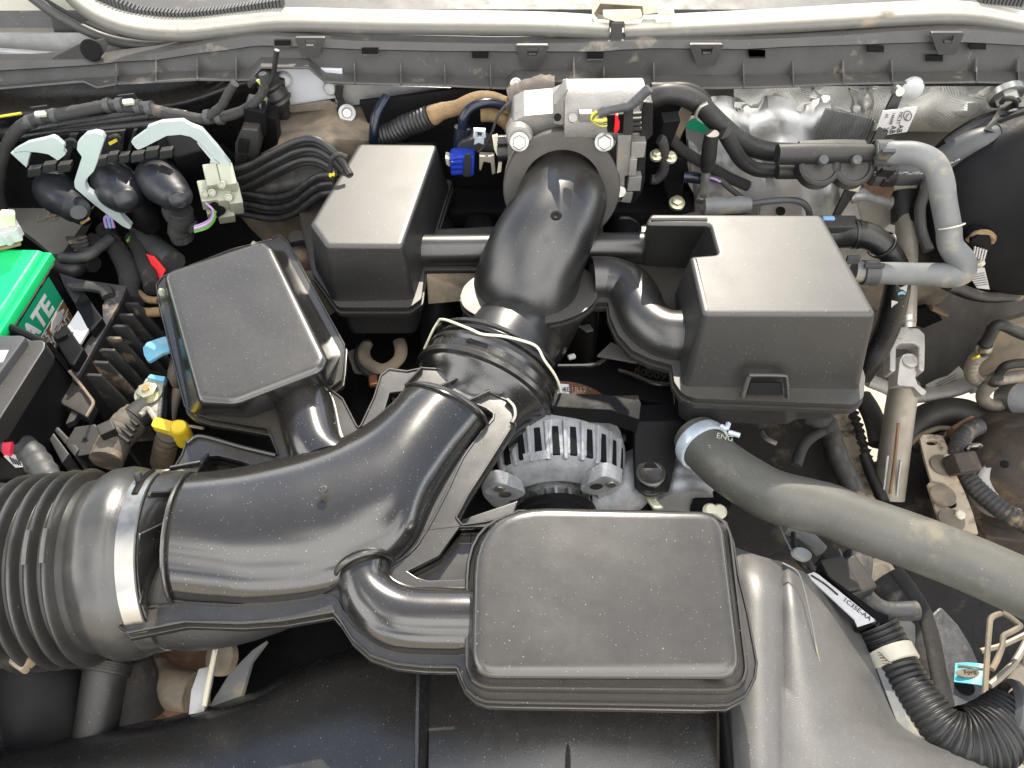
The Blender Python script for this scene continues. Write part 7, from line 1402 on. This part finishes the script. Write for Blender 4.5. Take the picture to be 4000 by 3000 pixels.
# step wall, recessed middle and centre rib
def rs(cols, name, m, angle=60, th=0.004):
    rows = [[P(0, *p) for p in c] for c in zip(*cols)]
    finish(rows_sheet(rows, th), name, m, sh, angle=angle)
rs([[(907 - i * 1.5 * 0.4, 1390 + i * 40, 0.903) for i in range(10)], [(919 - i * 0.4, 1390 + i * 40, 0.890) for i in range(10)], [(928, 1390 + i * 40, 0.872) for i in range(10)]], 'left_step', 'shroud', 30)
rs([[(926, 1400 + i * 36, 0.868 + 0.002 * i) for i in range(11)], [(1080, 1400 + i * 36, 0.868 + 0.012 * math.sin(i / 3)) for i in range(11)], [(1230, 1400 + i * 36, 0.870 + 0.014 * math.sin(i / 3)) for i in range(11)],
    [(1400, 1400 + i * 36, 0.868 + 0.012 * math.sin(i / 3)) for i in range(11)], [(1548, 1400 + i * 36, 0.868 + 0.002 * i) for i in range(11)]], 'centre_pan', 'shroud', 80)
B().tube([P(0, 1227, 1440, 0.874), P(0, 1227, 1560, 0.878), P(0, 1227, 1720, 0.886)], 0.0028, seg=8).end('centre_rib', 'shroud', sh)
rs([[(1545, 1450 + i * 30, 0.870 + 0.001 * i) for i in range(10)], [(1554, 1450 + i * 30, 0.86) for i in range(10)]], 'right_gap', 'plastic_dark')
rs([[(1545 + i * 2.5, 1450 + i * 30, 0.868) for i in range(10)], [(1552 + i * 3.2, 1450 + i * 30, 0.915) for i in range(10)]], 'right_step', 'plastic_dark', 30)
# right wing: broad ridge, valley and outer roll-off
def zr(u):  # section across the wing: 0 inner edge .. 1 outer edge
    return 0
C = []
def col(pts): C.append(pts)
ys = [0, 0.08, 0.18, 0.3, 0.42, 0.55, 0.7, 0.85, 1.0]
curves = [  # x at top, y at top, x at bottom, height
    ((1555, 1150), (1582, 1760), 0.905), ((1584, 1180), (1590, 1760), 0.918), ((1605, 1188), (1612, 1760), 0.930), ((1632, 1198), (1640, 1760), 0.937), ((1660, 1206), (1668, 1760), 0.936), ((1684, 1212), (1688, 1760), 0.926),
    ((1692, 1215), (1705, 1760), 0.919), ((1702, 1218), (1760, 1760), 0.926), ((1716, 1226), (1840, 1760), 0.924), ((1734, 1234), (1930, 1760), 0.912), ((1760, 1252), (2010, 1760), 0.894), ((1800, 1282), (2090, 1760), 0.868), ((1832, 1312), (2200, 1760), 0.84)]
rows = []
edge = [(1832, 1312), (1850, 1349), (1866, 1382), (1880, 1415), (1896, 1460), (1914, 1510), (1942, 1571), (2017, 1607), (2200, 1665), (2420, 1760)]
def edge_at(v):
    for (a, b), (c_, d) in zip(edge, edge[1:]):
        if b <= v <= d: return a + (c_ - a) * (v - b) / (d - b)
    return edge[0][0] if v < edge[0][1] else edge[-1][0]
for q in [i / 16 for i in range(17)]:
    r = []
    for j, ((xt, yt), (xb, yb), h) in enumerate(curves):
        y = yt + (1740 - yt) * q
        bend = (q ** 1.6)
        x = xt + (xb - xt) * bend
        if j >= 9:
            e_ = edge_at(max(1312, y)); f = (j - 8) / 4.0; x8 = 1716 + (1840 - 1716) * bend; x = x8 + (e_ - x8) * f if y >= 1312 else x
        hh = h - (0.028 if q == 0 else 0) - (0.008 if 0 < q < 0.1 else 0)
        r.append(P(0, x, y, hh))
    rows.append(r)
finish(rows_sheet(rows, 0.004), 'right_wing', 'shroud_grainy_glare', sh, angle=75)
B().tube([P(0, *p) for p in ((1690, 1216, 0.930), (1722, 1235, 0.933), (1736, 1270, 0.930), (1752, 1340, 0.925), (1768, 1420, 0.915), (1790, 1480, 0.905), (1812, 1515, 0.9), (1836, 1535, 0.893))], 0.0011, seg=6).end('mould_line', 'rubber_grey', sh)

# ------------------------------------------------------------------ things right of the shroud
t = thing('paper_label_card', 'white paper label with printed code, tucked beside the shroud', 'label', P(16, 750, 280, 0.86))
cd = PL(16, 0.875, [(500, 92), (560, 70), (600, 90), (1052, 452), (905, 498), (880, 440)])
B().plate(cd, 0.002).end('card', 'label_white', t)
text('1C35E-AA 33', 0.0085, P(16, 785, 290, 0.8755), (P(16, 930, 425, 0.8755) - P(16, 780, 310, 0.8755)), V((0.55, 0.6, 0)), 'black_print', t, ext=0.0002)
B().tube(PL(16, 0.876, [(540, 95), (650, 165), (750, 250)]), 0.0012, seg=5, n=2).end('printed_line', 'black_print', t)
tag(B().plate(PL(16, 0.86, [(620, 60), (760, 160), (1060, 380), (1150, 410), (1150, 465), (1060, 480), (900, 520), (920, 500), (1052, 452)]), 0.03).end('black_duct_edge', 'plastic_dark', bevel=0.003), 'black duct edge behind the white paper label', 'duct')
t = thing('flexible_conduit', 'black corrugated conduit with cream tape band at the lower right', 'conduit', P(16, 1500, 1200, 0.75))
cpts = [P(16, x, y, z) for x, y, z in ((1050, 490, 0.84), (1110, 600, 0.835), (1170, 720, 0.83), (1250, 880, 0.83), (1340, 1030, 0.83), (1450, 1190, 0.83), (1570, 1330, 0.83), (1720, 1410, 0.83), (1880, 1390, 0.83), (2010, 1290, 0.83), (2120, 1200, 0.83))]
B().tube(cpts, [0.0245, 0.0245, 0.0245, 0.0250, 0.0262, 0.0275, 0.031, 0.037, 0.037, 0.033, 0.0315], seg=22, samples=330, rf=corr(0.0068, 0.09)).end('corrugated_sleeve', 'conduit', t, angle=80)
B().tube([P(16, 1145, 690, 0.832), P(16, 1205, 800, 0.832)], 0.0295, seg=28, n=2, wob=0.01).end('tape_band', 'cream_plastic', t, angle=80)
for i in range(5): B().tube(PL(16, 0.8605, [(1060 + i * 10, 700 + i * 22), (1090 + i * 14, 712 + i * 18), (1110 + i * 16, 745 + i * 10)]), 0.0007, seg=5).end('tape_print', 'dirty_metal', t)
t = thing('rusty_pipe_end', 'rust brown cylinder at the lower right corner', 'pipe', P(16, 2160, 1300, 0.80))
B().tube([P(16, 2080, 1230, 0.83), P(16, 2300, 1330, 0.83)], [0.037, 0.039], seg=28, n=2).end('pipe_wall', 'dirty_metal', t)
B().lathe(P(16, 2068, 1180, 0.835), (1, -0.35, 0), [(-0.005, 0.034), (0, 0.040), (0.006, 0.040), (0.01, 0.036)], 28, caps=False).end('clamp_ring', 'rubber_dark_grey', t)
tag(B().plate(PL(16, 0.84, [(1030, 762), (1075, 762), (1130, 810), (1150, 860), (1360, 1180), (1500, 1412), (1420, 1390), (1250, 1292), (1210, 1240)]), 0.01).end('silver_support_plate', 'rubber_grey', bevel=0.002), 'narrow light grey plate between the shroud and the conduit', 'plate')
tag(B().plate(fillet(PL(16, 0.70, [(1140, 425), (1300, 440), (1358, 480), (1360, 600), (1340, 735), (1260, 720), (1180, 600)]), 0.008, 3), 0.01).end('grey_flap', 'rubber_dark_grey', bevel=0.002), 'rounded dark grey flap right of the corrugated conduit', 'flap')
t = thing('frame_rail', 'scuffed grey black frame rail with a hole below the blue tape', 'frame rail', P(16, 1700, 900, 0.6))
B().plate(PL(16, 0.66, [(1480, 400), (1560, 330), (1700, 480), (1800, 640), (1860, 780), (1880, 900), (1905, 1000), (1940, 1120), (1900, 1200), (1660, 1260), (1640, 1100), (1590, 850), (1540, 600)]), 0.05).end('rail_top', MATS.get('scuffed') or mat('scuffed', (0.09, 0.09, 0.092), 0.42, 0.3, dirt=((0.28, 0.2, 0.12), 0.25, 14), bump=0.001, bscale=120, var=0.4, vscale=30), t, bevel=0.005)
B().lathe(P(16, 1750, 967, 0.662), (0, 0, 1), [(0, 0.013), (0.0008, 0.0125)], 18).end('rail_hole', 'void_black', t)
B().tube(PL(16, 0.655, [(1200, 60), (1340, 250), (1440, 430), (1500, 640), (1540, 850), (1600, 1100), (1650, 1240)]), 0.014, seg=12, flat=0.5, wob=0.06).end('inner_edge', 'dark_underbody', t, angle=80)
B().tube(PL(16, 0.64, [(1100, 120), (1260, 300), (1400, 520), (1470, 750), (1530, 950), (1590, 1150)]), 0.03, seg=12, flat=0.6).end('inner_wall', 'dark_underbody', t)
t = thing('blue_tape_tag', 'sky blue tape tag with a small dark oval emblem', 'tape', P(16, 1800, 870, 0.68))
B().plate([P(16, 1672, 785, 0.672), P(16, 1760, 778, 0.676), P(16, 1850, 785, 0.676), P(16, 1934, 800, 0.68), P(16, 1930, 968, 0.69), P(16, 1850, 952, 0.68), P(16, 1760, 940, 0.676), P(16, 1664, 930, 0.672)], 0.002).end('tape', 'sky_tape', t)
B().lathe(P(16, 1772, 864, 0.678), (0, 0, 1), [(0, 0.0175), (0.0006, 0.017)], 30, sx=0.36, x0=V((0, 1, 0))).end('oval_emblem', 'dirty_metal', t)
text('Ford', 0.009, P(16, 1745, 872, 0.6792), (1, 0, 0), (0, 1, 0), 'black_print', t, ext=0.0002)
B().bar(P(16, 1690, 800, 0.675), P(16, 1925, 835, 0.681), 0.003, 0.0004).end('tape_fold', 'dirty_metal', t)
t = thing('bent_wire_spring', 'thin bent steel wire spring at the right edge', 'wire', P(16, 1950, 700, 0.7))
B().tube(PL(16, 0.70, [(2030, 395), (1985, 410), (1950, 440), (1940, 520), (1925, 700), (1912, 900), (1905, 1050), (1895, 1180)]), 0.004, seg=8, n=5).end('long_leg', 'dirty_metal', t)
B().tube(PL(16, 0.70, [(2040, 385), (2110, 430), (2170, 480), (2180, 500), (2100, 545), (2050, 575), (2042, 650), (2000, 760), (1960, 835)]), 0.004, seg=8, n=5).end('hooked_leg', 'dirty_metal', t)
tag(B().tube(PL(16, 0.66, [(2260, 560), (2150, 760), (2040, 880), (1940, 960)]), 0.005, seg=8).tube(PL(16, 0.65, [(1870, 690), (2050, 640), (2260, 540)]), 0.004, seg=8).end('tan_rod', 'tube_steel'), 'thin tan rods crossing behind the bent wire spring', 'rod')
tag(B().plate(PL(16, 0.50, [(1900, 1160), (2010, 990), (2300, 600), (2400, 700), (2400, 1300), (2100, 1150)]), 0.02).end('tan_splash_panel', 'rust_brown' if False else 'tan_bracket', bevel=0.004), 'tan dusty panel in the lower right corner behind the conduit', 'panel')
tag(B().plate(PL(16, 0.55, [(1100, 30), (1200, 80), (1180, 180), (1120, 250), (1050, 150), (1020, 50)]), 0.01).end('cream_bracket', 'tan_bracket', bevel=0.003), 'cream dusty bracket with a ring under the radiator hose', 'bracket')
tag(B().lathe(P(16, 1085, 70, 0.562), (0, 0, 1), [(0, 0.026), (0.004, 0.024), (0.005, 0.016), (0.001, 0.012)], 22).end('bracket_ring', 'tan_bracket'), 'ring boss on the cream dusty bracket', 'ring')
t = thing('shroud_side_cable', 'dark grey cable and plug running along the right side of the shroud', 'cable', P(16, 950, 250, 0.82))
B().tube([P(16, 905, -60, 0.82), P(16, 910, 60, 0.82), P(16, 905, 180, 0.82), P(16, 960, 270, 0.815), P(16, 1050, 340, 0.81), P(16, 1130, 372, 0.81), P(16, 1240, 378, 0.81), P(16, 1370, 372, 0.81)], [0.019, 0.018, 0.015, 0.014, 0.013, 0.012, 0.0125, 0.0125], seg=14, wob=0.06).end('cable_run', 'rubber_dark_grey', t, angle=70)
B().box(P(16, 745, 125, 0.84), (0.035, 0.05, 0.03), (0, 0, 12)).box(P(16, 850, 130, 0.835), (0.04, 0.05, 0.03), (0, 0, 20)).end('plug_shell', 'plastic_matte', t, bevel=0.005)
tag(B().tube(PL(16, 0.83, [(520, -30), (560, 40), (640, 60), (700, 40), (790, 80)]), 0.004, seg=8).end('wire_loop', 'rubber_dark_grey'), 'thin grey wire loop behind the right shoulder of the shroud', 'wire')
tag(B().lathe(P(12, 460, 1340, 0.84), (0.3, -0.2, 0.9), [(0, 0.016), (0.004, 0.014), (0.005, 0.006)], 18, sx=0.6).end('bright_disc', 'galvanised'), 'small bright disc in the dark right of the shroud', 'disc')
tag(B().tube(PL(12, 0.82, [(400, 1170), (410, 1290), (450, 1400), (520, 1450), (590, 1420), (640, 1360)]), 0.0035, seg=8).end('wire_ring', 'conduit'), 'thin dark wire ring around the bright disc', 'wire')
for pts, lb_ in (([(290, 1100), (330, 1200), (380, 1300)], 'left thin bright wire beside the right shoulder of the shroud'), ([(760, 1300), (800, 1380), (850, 1440)], 'right thin bright wire under the radiator hose')):
    tag(B().tube(PL(12, 0.82, pts), 0.0012, seg=6).end('bright_wire', 'zinc'), lb_, 'wire')

# ------------------------------------------------------------------ gap at the lower left
t = thing('lower_radiator_pipe', 'black ribbed rubber pipe standing in the gap under the air hose', 'pipe', P(13, 780, 1100, 0.7))
B().tube([P(13, 860, 700, 0.86), P(13, 830, 850, 0.845), P(13, 790, 1080, 0.825), P(13, 740, 1400, 0.80)], [0.026, 0.025, 0.0245, 0.0245], seg=24).end('pipe_wall', 'rubber', t)
for i in range(4):
    B().lathe(P(13, 842 - i * 6, 790 + i * 22, 0.852), (-0.12, -0.9, -0.2), [(-0.002, 0.0255), (-0.0015, 0.029), (0.0015, 0.029), (0.002, 0.0255)], 26, caps=False).end('rib_ring', 'rubber', t)
tag(B().tube([P(13, 250, 700, 0.84), P(13, 330, 900, 0.82), P(13, 430, 1120, 0.79), P(13, 560, 1330, 0.76)], [0.055, 0.062, 0.062, 0.06], seg=28).end('dark_air_duct', 'plastic_dark'), 'wide dark duct in the shade below the ribbed air hose', 'duct')
tag(B().tube([P(13, 950, 720, 0.80), P(13, 960, 880, 0.78), P(13, 960, 1050, 0.76), P(13, 1000, 1240, 0.74)], [0.035, 0.042, 0.044, 0.045], seg=24, wob=0.02).end('brown_duct', 'dark_underbody', angle=80), 'dark brown duct right of the ribbed rubber pipe', 'duct')
tag(B().plate(PL(13, 0.66, [(1080, 600), (1620, 600), (1620, 1300), (1050, 1300)]), 0.02).end('dusty_splash_panel', 'rust_brown'), 'rust brown panel lit at the bottom of the lower left gap', 'panel')
tag(B().tube(PL(13, 0.74, [(1160, 860), (1220, 930), (1330, 980), (1510, 1010)]), 0.026, seg=16, wob=0.05).end('rusty_cross_pipe', 'dirty_metal', angle=80), 'brown cross pipe in the lower left gap', 'pipe')
tag(B().tube(PL(13, 0.70, [(1130, 1230), (1200, 1130), (1290, 1010)]), 0.016, seg=12).tube(PL(13, 0.70, [(1280, 1200), (1340, 1120), (1400, 1060)]), 0.02, seg=12).end('rusty_ribs', 'rust_brown'), 'slanted rusty ribs at the bottom of the lower left gap', 'rib')
tag(B().plate([P(13, 1560, 830, 0.86), P(13, 1640, 810, 0.86), P(13, 1690, 640, 0.87), P(13, 1700, 640, 0.87), P(13, 1650, 950, 0.86), P(13, 1600, 1170, 0.85), P(13, 1480, 1190, 0.85), P(13, 1500, 1000, 0.855)], 0.006).end('silver_strip', 'galvanised', bevel=0.002), 'narrow silver strip in the lower left gap', 'strip')
tag(B().tube(PL(13, 0.865, [(1698, 640), (1670, 780), (1640, 930), (1605, 1120)]), 0.003, seg=8).end('cream_edge', 'label_cream'), 'thin cream edge beside the narrow silver strip', 'edge')
tag(B().plate(PL(13, 0.84, [(1980, 680), (2100, 600), (1980, 760), (1900, 1040), (1660, 1130), (1640, 1120), (1800, 860)]), 0.01).end('grey_duct_strip', 'rubber_grey', bevel=0.002), 'grey slat slanting down to the shroud in the lower left', 'slat')
tag(B().lathe(P(13, 1720, 740, 0.82), (-0.4, -0.3, 0.8), [(-0.01, 0.022), (0.0, 0.022), (0.004, 0.014)], 22).end('grimy_knob', 'dirty_metal'), 'grimy round knob beside the narrow silver strip', 'knob')
# radiator top tank below the picture edge: gives the shroud something to stand on
struct(B().box((0.0, 0.06, 0.70), (2.0, 0.10, 0.22)).end('radiator_support', 'plastic_dark', bevel=0.01))
